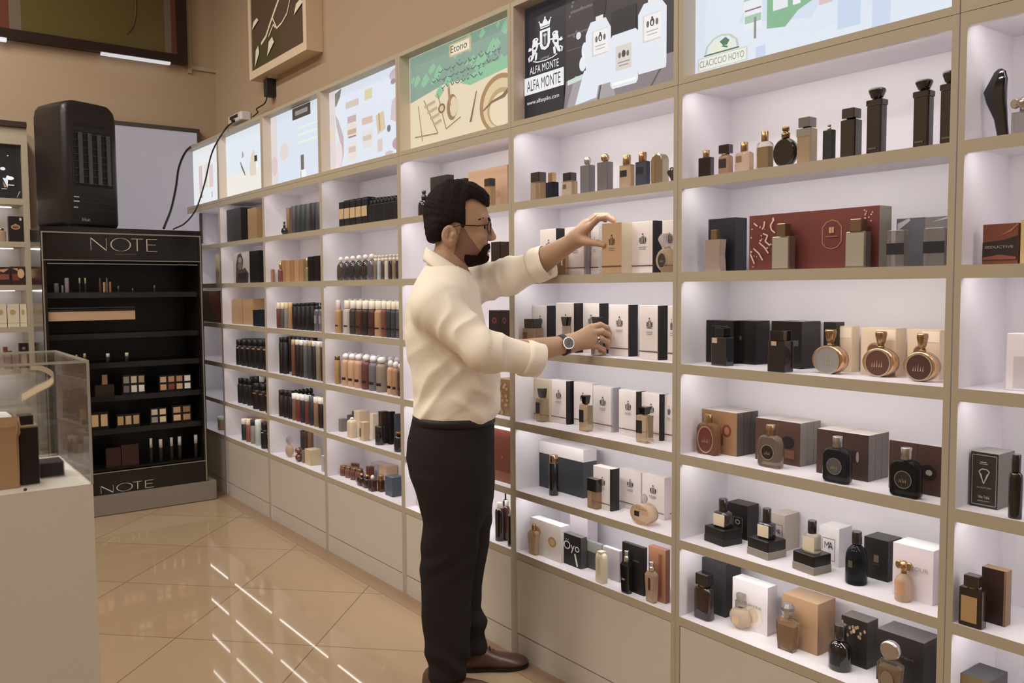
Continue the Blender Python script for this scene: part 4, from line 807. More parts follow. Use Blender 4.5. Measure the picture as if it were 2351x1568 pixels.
pack(C, 4, 553, 708, 862, 996, 190, 470, '#563a30', '#8d847c', 'of the brown block with grey sides, fourth shelf', 3, [('#2a2020', ell(.45, .52, .3, .15)), ('#7a4c34', rect(.3, .15, .75, .35))])
pack(C, 4, 972, 1152, 1330, 1462, 262, 560, '#44302c', '#6d655f', 'of the dark brown block with grey seams, fourth shelf', 3, [('#2a2224', ell(.42, .50, .28, .14)), ('#8a8078', ell(.58, .50, .06, .12))])
pack(C, 4, 1468, 1662, 1830, 1835, 335, 660, '#48302a', '#5a4c46', 'of the brown block beside the right divider, fourth shelf', 2, [('#201a1a', ell(.45, .45, .36, .16)), ('#8f8478', ell(.5, .45, .14, .06))])
for xl, xr, yt, yb, ct, cxl, cxr, h, cc, eb, lb in ((165, 308, 228, 448, 170, 215, 270, '#9c5c34', '#a88a5a', ('#6e2e20', .36, 'o'), 'amber flask bottle with gold cap before the tan boxes'), (582, 738, 310, 533, 238, 628, 695, '#7b6c58', '#a8865a', ('#1e1a1a', .27, 'r'), 'smoky flask bottle with gold cap and black round emblem'),
        (1028, 1208, 390, 636, 315, 1088, 1160, '#3a3c44', '#a8a4a2', ('#55565c', .27, 's'), 'blue black flask bottle with silver cap and grey emblem'), (1488, 1692, 470, 742, 388, 1550, 1632, '#33332f', '#a8a4a2', ('#2c2827', .27, 's'), 'large dark flask bottle with silver cap by the right divider')):
    BT(7, 4, C, xl, xr, yt, yb, 'flask', h, 'g', lb, ('cyl', cxl, cxr, ct, cc, 'm'), .38, emb=eb, group='flask bottles on the fourth shelf')
C = CA4
def plinthed(xl, xr, ytop, ybase, basecol, bt, ct, cxl, cxr, bxl, bxr, bh, mk, lb, ps):
    f = lambda v: C[0] + v / C[2]; g = lambda v: C[1] + v / C[2]; z0 = ZS[5] + .0003
    xm = (f(xl) + f(xr)) / 2; Y = toY(xm, fix(7, 5, xm, g(ybase)), z0); Y = min(max(Y, .03), .09)
    q = px(xm, 700, 1, Y + .025); w = (px(f(xr), 600, 1, Y + .03)[0] - px(f(xl), 600, 1, Y + .03)[0]) * .66
    zt = px(xm, fix(7, 5, xm, g(ytop)), 1, Y + .03)[2]; zt = max(zt, z0 + .03)
    t = thing('bottle_plinth', ps, 'plinth', (q[0], Y + w / 2, z0), math.radians(-8), 'black display plinths on the fifth shelf'); m = MB()
    hb = (zt - z0) * .42; rbox(m, 0, 0, w, w * .9, 0, hb, mat(basecol, .4), .003, .001); m.build('base', t, False)
    m = MB(); rbox(m, 0, 0, w * .97, w * .87, hb, zt - z0, mat('#171415', .3), .003, .001); m.build('holder', t, False)
    zc = px(xm, fix(7, 5, xm, g(ct)), 1, Y + w / 2)[2]; zb = px(xm, fix(7, 5, xm, g(bt)), 1, Y + w / 2)[2]
    bw = (px(f(bxr), 600, 1, Y + w / 2)[0] - px(f(bxl), 600, 1, Y + w / 2)[0]) * .8
    bx0 = px(f(bxl), 600, 1, Y + w / 2)[0]
    bottle(lb, q[0] - bw / 2, q[0] + bw / 2, Y + w / 2, zt + .0004, zb, zc, 'rnd', bh, mk, .75, ('cyl', '#1d191b', 'd'), .52, lab=('#d9c9ac', .10, .90, .1, .86), group='bottles on black plinths')
plinthed(195, 428, 215, 345, '#1a1617', 100, 18, 290, 352, 255, 372, '#2c2a2c', 'd', 'dark bottle with cream label on the leftmost black plinth', 'all black display plinth under the leftmost fifth shelf bottle')
plinthed(488, 738, 300, 445, '#8d8378', 185, 93, 588, 655, 555, 672, '#26262a', 'd', 'dark bottle with cream label on the middle plinth', 'black display plinth with grey base, middle of three')
plinthed(800, 1058, 405, 558, '#8d8378', 272, 186, 905, 976, 875, 1000, '#b5aa96', 'g', 'clear bottle with cream label on the right plinth', 'black display plinth with grey base, right of three')
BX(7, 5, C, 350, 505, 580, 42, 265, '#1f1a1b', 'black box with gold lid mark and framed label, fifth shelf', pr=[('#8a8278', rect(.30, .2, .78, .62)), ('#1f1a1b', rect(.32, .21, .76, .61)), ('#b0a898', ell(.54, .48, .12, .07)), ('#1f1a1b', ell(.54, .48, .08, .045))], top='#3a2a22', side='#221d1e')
def ma(u, v, s):
    o = []
    for p in ([(0, 0), (0, 1), (.25, .4), (.5, 1), (.5, 0)], [(.5, 0), (.75, 1), (1, 0)], [(.6, .35), (.9, .35)]): o += [('#3a3432', q) for q in stroke([(u + a * s, v + b * s * .42) for a, b in p], .014, 1.0)]
    return o
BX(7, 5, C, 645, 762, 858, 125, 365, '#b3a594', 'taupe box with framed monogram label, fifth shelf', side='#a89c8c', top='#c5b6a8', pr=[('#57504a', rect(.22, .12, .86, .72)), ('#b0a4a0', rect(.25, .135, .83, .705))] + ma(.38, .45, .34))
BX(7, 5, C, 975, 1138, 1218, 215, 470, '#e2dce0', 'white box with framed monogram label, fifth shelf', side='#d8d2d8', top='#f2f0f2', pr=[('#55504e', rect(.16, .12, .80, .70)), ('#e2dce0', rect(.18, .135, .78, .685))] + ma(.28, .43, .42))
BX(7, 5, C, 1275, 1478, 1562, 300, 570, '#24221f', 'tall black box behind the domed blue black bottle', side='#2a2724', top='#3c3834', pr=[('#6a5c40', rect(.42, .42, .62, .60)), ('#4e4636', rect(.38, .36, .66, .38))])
BT(7, 5, C, 1183, 1342, 362, 655, 'dome', '#23262b', 'g', 'tall domed blue black bottle with black cap, fifth shelf', ('cyl', 1240, 1312, 277, '#1b191c', 'd'), 1.0, lab=('#5c5236', .35, .6, .45, .62))
BX(7, 5, C, 1470, 1790, 1795, 345, 700, '#ddd3dc', 'large white box with thin lettering, fifth shelf right end', dep=.07, top='#f4f6f4', text=[('ATEMOUR', .15, .56, .74, .08, '#a8988c')])
BT(7, 5, C, 1525, 1655, 572, 778, 'dome', '#e3b78c', 'g', 'peach bottle with ornate bow cap before the white box', ('bow', 1535, 1648, 488, '#b99262', 'm'), 1.0, lab=('#d99d70', .2, .8, .3, .75))
BX(7, 6, C, 180, 362, 462, 400, .10, '#3b3a3c', 'tall dark grey box at the left end of the lowest shelf', side='#2c2b2f')
BT(7, 6, C, 135, 295, 600, 838, 'rnd', '#2a1714', 'd', 'dark brown black bottle with black cap and gold neck, lowest shelf', ('box', 158, 295, 515, '#1d1818', 'd'), .55, collar='#b59a6a')
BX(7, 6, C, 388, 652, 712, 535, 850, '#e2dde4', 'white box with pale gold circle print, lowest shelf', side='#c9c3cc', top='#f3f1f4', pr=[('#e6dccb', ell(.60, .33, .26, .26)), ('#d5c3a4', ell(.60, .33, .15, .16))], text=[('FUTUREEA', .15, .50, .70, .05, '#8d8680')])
BT(7, 6, C, 388, 552, 745, 920, 'ball', '#e6c49a', 'g', 'round peach glass bottle before the white box, lowest shelf', ('tap', 425, 506, 658, '#d5cdc0', 'c'), .7, lab=('#dcb88c', .3, .7, .3, .62))
BX(7, 6, C, 722, 1000, 1115, 650, 985, '#ab845c', 'tan gold box behind the clear square peach bottle', side='#a88058', top='#b8946c', text=[('A GOLD', .42, .46, .34, .05, '#8a6540')])
BT(7, 6, C, 705, 882, 830, 1065, 'taper', '#a87c44', 'c', 'clear tapered bottle of amber scent with faceted silver stopper', ('gem', 748, 852, 730, '#b9b4b4', 'm'), .5)
fl = [('#a58058', ell(.5 + .25 * math.cos(k), .72 + .12 * math.sin(k * 1.7), .05, .04, 8)) for k in range(9)] + [('#c9a878', ell(.5, .74, .06, .05, 8)), ('#a58058', ell(.06, .86, .04, .05, 8)), ('#a58058', ell(.92, .8, .05, .04, 8))]
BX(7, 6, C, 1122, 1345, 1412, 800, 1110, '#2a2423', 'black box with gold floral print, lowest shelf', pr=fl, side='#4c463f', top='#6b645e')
BT(7, 6, C, 1078, 1245, 985, 1218, 'dome', '#1a1717', 'd', 'rounded black bottle with black cap before the floral box', ('cyl', 1128, 1218, 880, '#24201f', 'd'), .9, lab=('#2c2827', .2, .8, .2, .6))
BX(7, 6, C, 1362, 1740, 1745, 895, 1240, '#2b2625', 'wide dark box at the right end of the lowest shelf', dep=.08, top='#5f5a56', text=[('Figaro', .55, .58, .25, .06, '#6a6058')])
BT(7, 6, C, 1410, 1612, 1130, 1400, 'taper', '#a8875c', 'c', 'clear amber bottle with oval silver cap and ringed emblem, bottom right', ('oval', 1458, 1596, 1002, '#c5bcb8', 'm'), .5, emb=('#8c7a64', .25, 'o'))
# ------------------------------------------------------------------ bay 6 (at the man's hands)
C = CB1
BT(6, 1, C, 360, 402, 1440, .10, 'rnd', '#c9a878', 'g', 'pale gold bottle half hidden behind the first black capped one', None, .6)
BT(6, 1, C, 402, 532, 1420, .03, 'sq', '#a98654', 'g', 'square gold bottle with wide black cap, top shelf above the hands', ('box', 398, 532, 1345, '#262024', 'd'), .7)
BT(6, 1, C, 520, 628, 1420, .03, 'sq', '#2b2e3a', 'g', 'small navy bottle with gold lattice cap between two black capped ones', ('box', 568, 628, 1345, '#c0a070', 'm'), .7)
BT(6, 1, C, 645, 776, 1410, .03, 'sq', '#c2a274', 'g', 'clear gold bottle with black cap, right of the navy one', ('box', 660, 774, 1345, '#1f1b1e', 'd'), .6, lab=('#6a5a3c', .15, .5, .5, .8))
BT(6, 1, C, 788, 912, 1285, .03, 'sq', '#716c72', 'd', 'tall grey bottle with silver ball cap', ('ball', 815, 873, 1212, '#c4bfc2', 'm'), .6)
BT(6, 1, C, 920, 1052, 1258, .03, 'sq', '#6e686c', 'd', 'tall grey bottle with gold ball cap', ('ball', 948, 1016, 1188, '#bfa074', 'm'), .6)
BT(6, 1, C, 1093, 1218, 1278, .03, 'sq', '#b08a58', 'g', 'gold bottle with ribbed gold cap and black label', ('cyl', 1138, 1202, 1200, '#b58c5c', 'm'), .4, lab=('#241c1a', .1, .7, .5, .78))
BT(6, 1, C, 1218, 1338, 1250, .03, 'sq', '#4d5260', 'g', 'blue grey bottle with gold cap and dark label', ('cyl', 1262, 1326, 1176, '#b08858', 'm'), .4, lab=('#1f2028', .1, .75, .5, .78))
BT(6, 1, C, 1340, 1485, 1185, .03, 'arch', '#b5a68c', 'm', 'arched silver and gold bottle near the divider, top shelf', None, .7, lab=('#8a6a40', 0, .4, .1, .8))
BT(6, 1, C, 1465, 1530, 1290, .03, 'sail', '#3a2f2c', 'd', 'slanted dark bottle cut by the divider, top shelf', None, .6)
WB = '#ddd3d0'
def crown(c='#4a4a50'):
    return [(c, rect(.36, .60, .42, .69)), (c, rect(.45, .59, .49, .72)), (c, rect(.52, .59, .56, .72)), (c, rect(.59, .60, .65, .69)), (c, ell(.505, .755, .035, .02, 8)), (c, rect(.38, .575, .63, .59)), ('#8f8a86', rect(.34, .50, .66, .512)), ('#8f8a86', rect(.36, .465, .64, .477)), ('#6e4438', rect(0, .135, 1, .155))]
def wbox(row, C, xl, xr, xs, yt, yb, lb, spine='#1b1a1e', h=WB, dep=None, **o):
    return BX(6, row, C, xl, xr, xs, yt, yb, h, lb, dep=dep or .035, spine=spine, pr=crown(), group='white crown crest perfume boxes', **o)
C = CB2
wbox(2, C, 468, 628, 680, 258, .05, 'white crest box at the left, above the raised forearm')
wbox(2, C, 690, 880, 922, 240, .05, 'white crest box with silver spine behind the raised wrist', spine='#8f8a90')
wbox(2, C, 925, 1000, 1005, 225, .07, 'white crest box mostly hidden left of the held tan box', spine=None)
wbox(2, C, 1292, 1500, 1566, 190, .05, 'white crest box directly right of the held tan box')
wbox(2, C, 1568, 1700, 1705, 176, .05, 'white crest box behind the crystal capped bottle, second shelf')
BT(6, 2, C, 605, 752, 480, .03, 'sq', '#c08a50', 'g', 'amber square bottle with white tag behind the raised forearm', None, .7, lab=('#ece4d4', .70, .86, .45, .85))
BT(6, 2, C, 560, 610, 560, .10, 'sq', '#d8c6a4', 'g', 'small pale bottle left of the amber one, second shelf', None, .7)
BT(6, 2, C, 1512, 1705, 415, .02, 'ball', '#c69a68', 'g', 'round amber bottle with faceted crystal stopper, second shelf', ('gem', 1550, 1702, 290, '#e0dadc', 'c'), .5, emb=('#3a3434', .2, 'o'))
# row 3
wbox(3, C, 400, 542, 608, 955, .08, 'white crest box at the far left of the lower hand shelf')
wbox(3, C, 614, 788, 845, 930, .05, 'white crest box behind the small black stopper, third shelf')
wbox(3, C, 846, 1018, 1090, 930, .085, 'white crest box behind the hand held bottle')
wbox(3, C, 1092, 1282, 1362, 940, .08, 'white crest box just right of the lower hand')
wbox(3, C, 1365, 1550, 1618, 945, .05, 'white crest box behind the maroon labelled bottle')
wbox(3, C, 1620, 1690, 1692, 950, .05, 'white crest box cut by the right divider, third shelf', spine=None)
BT(6, 3, C, 305, 502, 1158, .02, 'sq', '#b5895a', 'g', 'wide amber bottle with flat black cap at the shelf left end', ('box', 340, 502, 1075, '#1d1a1c', 'd'), .6, lab=('#6b3a30', .1, .4, .1, .8))
BT(6, 3, C, 665, 748, 1135, .03, 'sq', '#d2bd9c', 'g', 'clear pale bottle with black tapered stopper behind the watch', ('trap', 660, 750, 1055, '#1b181b', 'd'), .6)
BT(6, 3, C, 1405, 1597, 1168, 1425, 'ball', '#cfa070', 'g', 'egg shaped amber bottle with maroon oval label', ('cyl', 1462, 1518, 1066, '#ddd0bc', 'c'), .5, emb=('#4e1f1c', .21, 'o'))
C = CB3
wbox(4, C, 402, 553, 556, 178, 545, 'tan toned crest box at the left end, fourth shelf', spine=None, h='#cbb99f')
wbox(4, C, 557, 716, 768, 190, 570, 'white crest box with black spine, second on the fourth shelf')
wbox(4, C, 772, 942, 944, 212, 600, 'white crest box behind the middle gold bottle, fourth shelf', spine=None)
wbox(4, C, 946, 1126, 1172, 250, 640, 'white crest box with pale grey spine, fourth shelf', spine='#a9a4aa')
wbox(4, C, 1178, 1354, 1380, 285, 690, 'white crest box with thin black spine, right of the gap')
wbox(4, C, 1382, 1566, 1584, 310, 720, 'white crest box behind the right gold bottle, fourth shelf')
wbox(4, C, 1590, 1680, 1685, 335, 750, 'white crest box cut by the divider, fourth shelf', spine=None)
for xl, xr, yt, yb, cl, cr, ct, lb in ((422, 548, 360, 578, 443, 524, 272, 'gold glass bottle with black label, leftmost of three on the fourth shelf'), (816, 948, 425, 668, 846, 926, 335, 'gold glass bottle with black label, middle of three on the fourth shelf'), (1333, 1502, 522, 778, 1378, 1492, 443, 'gold glass bottle with black label, right of three on the fourth shelf')):
    BT(6, 4, C, xl, xr, yt, yb, 'sq', '#c8a878', 'g', lb, ('trap', cl, cr, ct, '#1e1a1b', 'd'), .75, lab=('#252126', .05, .62, .35, .82), collar='#c9b48c', group='gold glass bottles with black labels')
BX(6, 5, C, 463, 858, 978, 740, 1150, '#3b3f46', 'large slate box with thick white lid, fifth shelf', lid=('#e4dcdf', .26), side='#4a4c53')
BT(6, 5, C, 543, 630, 935, 1245, 'tube', '#1b181c', 'd', 'slim black tube bottle with gold cap before the slate box', ('cyl', 548, 627, 868, '#ad845c', 'm'), 1.0)
wbox(5, C, 948, 1117, 1182, 960, 1330, 'white crest box behind the hexagon capped bottle')
wbox(5, C, 1188, 1384, 1386, 985, 1330, 'white crest box, middle right of the fifth shelf', spine=None)
wbox(5, C, 1388, 1600, 1602, 1030, 1400, 'white crest box behind the round bottle, fifth shelf', spine=None)
wbox(5, C, 1604, 1675, 1678, 1075, 1430, 'white crest box cut by the divider, fifth shelf', spine=None)
BT(6, 5, C, 888, 1057, 1190, 1362, 'sq', '#b07c4c', 'g', 'amber bottle with heavy black hexagonal cap', ('box', 888, 1060, 1078, '#252020', 'd'), .85)
BT(6, 5, C, 1313, 1522, 1305, 1512, 'disc', '#d0a574', 'g', 'round flat amber bottle with clear ball stopper, fifth shelf', ('ball', 1388, 1452, 1222, '#dcd6da', 'c'), .5, lab=('#2a2222', .25, .5, .4, .65))
C = CB4
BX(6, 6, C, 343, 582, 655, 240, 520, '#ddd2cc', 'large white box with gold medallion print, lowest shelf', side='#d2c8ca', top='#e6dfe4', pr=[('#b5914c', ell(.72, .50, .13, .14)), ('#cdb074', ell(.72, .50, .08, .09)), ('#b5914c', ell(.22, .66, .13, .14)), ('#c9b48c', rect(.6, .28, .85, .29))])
BX(6, 6, C, 658, 800, 812, 175, .13, '#cdc3cc', 'plain pale box behind the black lettered one', dep=.05)
BT(6, 6, C, 305, 418, 345, 548, 'taper', '#d2ac78', 'g', 'pale amber bottle with gold cap, left end of the lowest shelf', ('cyl', 345, 382, 296, '#c0975c', 'm'), .5)
BX(6, 6, C, 606, 746, 795, 355, 600, '#262324', 'black box with white looping letters and two dots', side='#4c4a4c', top='#6a686a', text=[('\u00d6yo', .05, .42, .88, .42, '#e6e2e0')], pr=[('#e6e2e0', [(.62, .42), (.70, .44), (.84, .06), (.76, .04)])])
BX(6, 6, C, 760, 915, 932, 400, 620, '#4c4a4a', 'black box with crumpled silver top, centre of the lowest shelf', lid=('#8f918c', .38))
BX(6, 6, C, 925, 1062, 1090, 455, 700, '#b7aeb4', 'silver white box behind the white oval bottle', top='#ece6e8', side='#a9a1a8')
BT(6, 6, C, 858, 972, 512, 762, 'rnd', '#ddd0b4', 's', 'cream oval bottle with recessed top, lowest shelf', ('box', 880, 950, 498, '#cfc2a8', 's'), .55, lab=('#cbbd9c', .3, .6, .3, .8))
BX(6, 6, C, 1080, 1262, 1288, 415, 790, '#232021', 'tall black box with white top sticker, lowest shelf', pr=[('#4c4846', rect(.5, .66, .78, .70))], side='#2a2627', top='#35302f')
BT(6, 6, C, 1062, 1180, 575, 842, 'taper', '#1c181a', 'd', 'black tapered bottle with silver nozzle and small tan emblem', ('tap', 1090, 1135, 488, '#c4bfb8', 'm'), .6, lab=('#a58c68', .25, .6, .42, .48))
BX(6, 6, C, 1292, 1440, 1475, 440, 860, '#a3704c', 'copper brown box at the right end of the lowest shelf', side='#8a5238', pr=[('#8a4a34', rect(.6, .1, .8, .9))])
BT(6, 6, C, 1265, 1390, 650, 910, 'taper', '#d8b894', 'g', 'clear bottle with dark brushed script and silver nozzle', ('tap', 1312, 1362, 572, '#cfcac4', 'm'), .5, lab=('#4a342c', .38, .6, .4, .8))
BT(6, 6, C, 1366, 1412, 600, .09, 'sq', '#8f7866', 'g', 'narrow bottle with long silver nozzle behind the scripted one', ('tap', 1370, 1412, 478, '#d2ccc8', 'm'), .7)
# ------------------------------------------------------------------ bay 8 (right edge)
C = (0, 0, 1)
BT(8, 1, C, 2246, 2308, 162, .06, 'sail', '#15121a', 'd', 'sculpted leaning black bottle on the top shelf at the right edge', None, .5)
BT(8, 1, C, 2311, 2372, 258, .05, 'sq', '#8d8582', 'g', 'clear square bottle with silver flower cap at the right edge', ('bow', 2312, 2372, 224, '#b5a898', 'm'), .5)
BX(8, 2, C, 2257, 2336, 2345, 516, .05, '#7a3f28', 'rust brown box with dark wave print, second shelf right edge', pr=[('#2b1d1d', [(0, .10), (1, .10), (1, .70), (.6, .60), (0, .55)]), ('#8a452c', [(.02, .12), (.95, .12), (.95, .18), (.5, .24), (.02, .18)]), ('#a8683c', [(.5, .7), (.8, .85), (1, 1), (1, .96), (.8, .8)])], text=[('SEDUCTIVE', .08, .40, .80, .06, '#b5a090')])
BX(8, 2, C, 2344, 2372, 2375, 505, .05, '#caa86c', 'golden box cut off by the right edge, second shelf', dep=.04)
BX(8, 3, C, 2312, 2375, 2380, 765, .05, '#e6e0e8', 'white box with clear bottle print, third shelf right edge', pr=[('#c9c3cc', rect(.3, .05, .9, .6))], dep=.04)
pr8 = [('#a39c94', q) for q in stroke([(.06, .05), (.06, .95), (.94, .95), (.94, .05), (.06, .05)], .007, .65)] + [('#c9c4c0', q) for q in stroke([(.32, .66), (.42, .70), (.60, .70), (.70, .66), (.5, .44), (.32, .66)], .010, .65)] + [('#c9c4c0', [(.32, .66), (.42, .60), (.48, .48), (.46, .50)]), ('#c9c4c0', [(.70, .66), (.60, .60), (.52, .48)]), ('#c9c4c0', rect(.36, .82, .60, .835)), ('#c9c4c0', rect(.34, .79, .64, .80)), ('#b0aaa4', rect(.30, .12, .74, .13))]
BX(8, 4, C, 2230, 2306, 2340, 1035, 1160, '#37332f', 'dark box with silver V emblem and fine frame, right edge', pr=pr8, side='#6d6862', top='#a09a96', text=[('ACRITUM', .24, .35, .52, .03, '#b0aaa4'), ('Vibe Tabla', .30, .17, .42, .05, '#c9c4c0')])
BT(8, 4, C, 2331, 2365, 1085, 1196, 'cyl', '#151214', 'd', 'black bottle cut off by the right edge, fourth shelf', ('cyl', 2339, 2362, 1045, '#1b181b', 'd'), .8)
BX(8, 5, C, 2255, 2332, 2342, 1300, 1425, '#3a2620', 'tall brown box with gold edges, fifth shelf right edge', side='#8a6844', top='#9c774c', pr=[('#8a6440', rect(.92, 0, 1, 1)), ('#2c1c1a', rect(.0, .0, .2, .5))])
BT(8, 5, C, 2221, 2289, 1355, 1458, 'sq', '#241715', 'd', 'dark brown square bottle with tan label and stopper, right edge', ('box', 2238, 2286, 1325, '#33241f', 'd'), .5, lab=('#b58c54', .12, .80, .12, .8), collar='#b59a6a')
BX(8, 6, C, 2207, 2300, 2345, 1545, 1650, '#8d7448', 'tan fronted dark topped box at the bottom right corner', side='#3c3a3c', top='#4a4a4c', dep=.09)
# ------------------------------------------------------------------ bay 5 (behind the man)
C = (0, 0, 1)
BT(5, 1, C, 961, 990, 458, .04, 'dome', '#1c1a1e', 'd', 'squat black decanter with slim neck left of the man\'s head', ('tap', 970, 982, 437, '#221e1e', 'd'), .8)
BX(5, 1, C, 988, 1028, 1045, 408, .06, '#2a2422', 'tall black box behind the man\'s hair, top shelf', side='#3a3230')
BX(5, 1, C, 1048, 1068, 1072, 412, .10, '#3a3430', 'dark box partly hidden behind the man\'s hair', dep=.05)
BX(5, 1, C, 1075, 1166, 1168, 395, .10, '#b8926f', 'large tan box behind the black capped bottle, top shelf by the divider', dep=.06, pr=[('#b07e58', ell(.75, .35, .08, .09))])
BT(5, 1, C, 1112, 1140, 428, .03, 'sq', '#b98e62', 'g', 'amber bottle with small black and white cap above the man\'s glasses', ('box', 1112, 1142, 410, '#2a2424', 'd'), .6)
for k, (a, b) in enumerate(((1127, 1148), (1149, 1168))): BX(5, 2, C, a, b, b + 2, 556, .05, '#2e1c1a', ['dark wine box just right of the man\'s face', 'dark wine box touching the divider beside the face'][k], dep=.05, pr=[('#5a2c22', rect(.3, .3, .7, .42))])
BT(5, 2, C, 1146, 1166, 596, .015, 'sq', '#b0703c', 'g', 'small amber bottle before the dark wine boxes', None, .6)
for k, (a, b) in enumerate(((1122, 1147), (1148, 1168))): BX(5, 3, C, a, b, b + 2, 712, .05, '#231a1b', ['black box with red circle beside the shirt front', 'black box with red circle touching the divider, third shelf'][k], dep=.05, pr=[('#6a2a26', ell(.5, .72, .22, .09)), ('#231a1b', ell(.5, .72, .1, .045))])
BX(5, 4, C, 1140, 1170, 1172, 868, .05, '#8a6a44', 'textured golden brown box beside the shirt, fourth shelf', dep=.06, pr=[('#b08c5c', ell(.2 + .6 * random.random(), random.random() * .9, .1, .05, 6)) for _ in range(16)])
BX(5, 5, C, 1126, 1170, 1172, 980, .04, '#7a3c2c', 'large red brown box beside the trousers, fifth shelf', dep=.14, top='#e2dcd8', pr=[('#8f5038', rect(0, 0, 1, .2)), ('#b07c50', rect(.55, .45, .6, .5))])
for k, (a, b, yt, ct, h, cc) in enumerate(((1132, 1154, 1165, 1152, '#221a1c', '#d8d0c8'), (1150, 1168, 1160, 1148, '#5c3422', '#e2dccf'), (1161, 1175, 1180, 1168, '#1e191b', '#c9c0b4'), (1150, 1164, 1145, 1130, '#24262c', '#1d1b1f'))):
    BT(5, 6, C, a, b, yt, (.02, .05, .015, .1)[k], 'cyl', h, 'd', ['dark cylinder bottle with pale nozzle beside the trouser leg', 'brown bottle with cream cap behind the dark cylinder', 'dark slim bottle touching the divider, lowest shelf', 'dark bottle with tall black cap at the back, lowest shelf'][k], ('cyl', a + 5, b - 5, ct, cc, 's'), .9)
BX(5, 6, C, 957, 985, 990, 1108, .06, '#dcd3d4', 'plain white box behind the trousers, lowest shelf', dep=.08)
# ------------------------------------------------------------------ bays 1 to 4: rows of small things
BN = {4: 'under skincare poster', 3: 'under black label poster', 2: 'under brush poster', 1: 'in far left bay'}
RN = {1: 'top shelf', 2: 'second shelf', 3: 'third shelf', 4: 'fourth shelf', 5: 'fifth shelf', 6: 'lowest shelf'}
ON = ['first', 'second', 'third', 'fourth', 'fifth', 'sixth', 'seventh', 'eighth', 'ninth', 'tenth', 'eleventh', 'twelfth', 'thirteenth']
def RUN(bay, row, x0, x1, n, yt0, yt1, desc, cols, shape='cyl', Y=.03, cap=None, capf=.2, k=.8, fill=.92, lab=None, mk='d', name='perfume_bottle', cat='bottle', ord0=0, cw=.6, back=''):
    """n like things side by side between x0 and x1, tops running from yt0 to yt1"""
    Xa, Xb = px(x0, 600, 1, Y)[0], px(x1, 600, 1, Y)[0]; step = (Xb - Xa) / n
    Xa = max(Xa, cellx(bay)[0]); Xb = min(Xb, cellx(bay)[1]); step = (Xb - Xa) / n
    for i in range(n):
        u = (i + .5) / n; w = step * fill; z0 = ZS[row] + .0003
        xm = x0 + (x1 - x0) * u; tn = -(Xa + step * (i + .5)) / (Y + 1.93); rd = shape in ('cyl', 'tube', 'ball', 'dome') and cat != 'box'
        if rd: w = step * fill * min(1.0, (1.0 if n == 1 else 1.65) / math.sqrt(1 + (k * tn) ** 2))
        elif n == 1: w = step * fill / (1 + min(k, 1.0) * tn * (.25 if k < .6 else .8))
        zt = px(xm, fix(bay, row, xm, yt0 + (yt1 - yt0) * u), 1, Y)[2]; zt = min(zt, (ZB[row - 1] if row > 1 else 1.96) - .012)
        H = zt - z0; c = cols[i % len(cols)]; X0 = Xa + step * i + ((step - w) / 2 if rd or n > 1 else 0)
        lb = '%s, %s%s on %s %s' % (desc, back.replace(', ', ' '), ON[i] if n > 1 else 'alone', RN[row], BN[bay]) if n > 1 else '%s on %s %s' % (desc, RN[row], BN[bay])
        grp = '%ss on %s %s' % (desc, RN[row], BN[bay])
        cc = cap[1][i % len(cap[1])] if cap and isinstance(cap[1], list) else (cap and cap[1])
        if cat == 'box': boxthing(lb, X0, X0 + w, Y, min(Y + max(.03, k * w), DEP - .004), z0, zt, c, name='perfume_box', cat='box', group=grp, side=None)
        else:
            bottle(lb, X0, X0 + w, Y + w * k / 2, z0, z0 + H * (1 - capf) if cap else zt, zt, shape, c, mk, k, cap and (cap[0], cc, cap[2]), cw, lab=lab[i % len(lab)] if isinstance(lab, list) else lab, group=grp, name=name, cat=cat)
TL = ('#cdb07c', 0, 1, .38, .78)
RUN(4, 1, 779, 845, 5, 466, 456, 'black bottle with wide tan label', ['#1d1a1c', '#232228'], 'sq', .02, ('box', ['#1d1f2a', '#1a171a'], 's'), .26, .7, .9, lab=('#cdb07c', 0, 1, .42, .98), mk='s', cw=.95)
RUN(4, 1, 790, 848, 4, 462, 451, 'black bottle standing at the back', ['#1b191c'], 'sq', .09, ('box', '#1a171a', 's'), .3, .7, .9, mk='s', cw=.9, back='rear, ')
RUN(4, 1, 846, 912, 8, 462, 452, 'slim black bottle', ['#1a1718', '#1e1c22', '#171416'], 'sq', .02, ('cyl', '#151214', 's'), .18, .9, .96, mk='s', cw=.6)
RUN(4, 1, 850, 908, 7, 455, 448, 'slim black bottle', ['#1a1718'], 'sq', .10, ('cyl', '#151214', 's'), .15, .9, .96, mk='s', cw=.6, back='rear, ')
RUN(4, 2, 768, 852, 6, 592, 583, 'dark shouldered bottle with white ball cap', ['#4a3c34', '#2f3238', '#2c2b30', '#2a2d33', '#33292b', '#55525a'], 'dome', .03, ('ball', '#efe2dc', 's'), .22, .7, .95, mk='d', cw=.42)
RUN(4, 2, 854, 914, 7, 588, 584, 'slim striped bottle with cream nozzle', ['#7a6a55', '#a5b4bc', '#4c4036', '#c9bfb4', '#2f2b33', '#8a7450', '#24222c'], 'tube', .03, ('tap', '#e2d6bc', 's'), .26, .9, .86, mk='d', cw=.7)
RUN(4, 3, 757, 778, 1, 688, 688, 'golden canister with cream cap', ['#b98a50'], 'cyl', .03, ('cyl', '#d9c6c6', 's'), .28, .9, .85, lab=('#2a1f1c', 0, 1, .28, .34), mk='s', cw=.6)
RUN(4, 3, 781, 867, 6, 688, 688, 'patterned canister with cream cap and gold collar', ['#c2b6ae', '#3a3632', '#5c3420', '#2c1f20', '#4e2626', '#b88a5c'], 'cyl', .03, ('cyl', '#e8dccb', 's'), .24, .9, .93, lab=('#1d1715', 0, 1, .27, .33), mk='s', cw=.72)
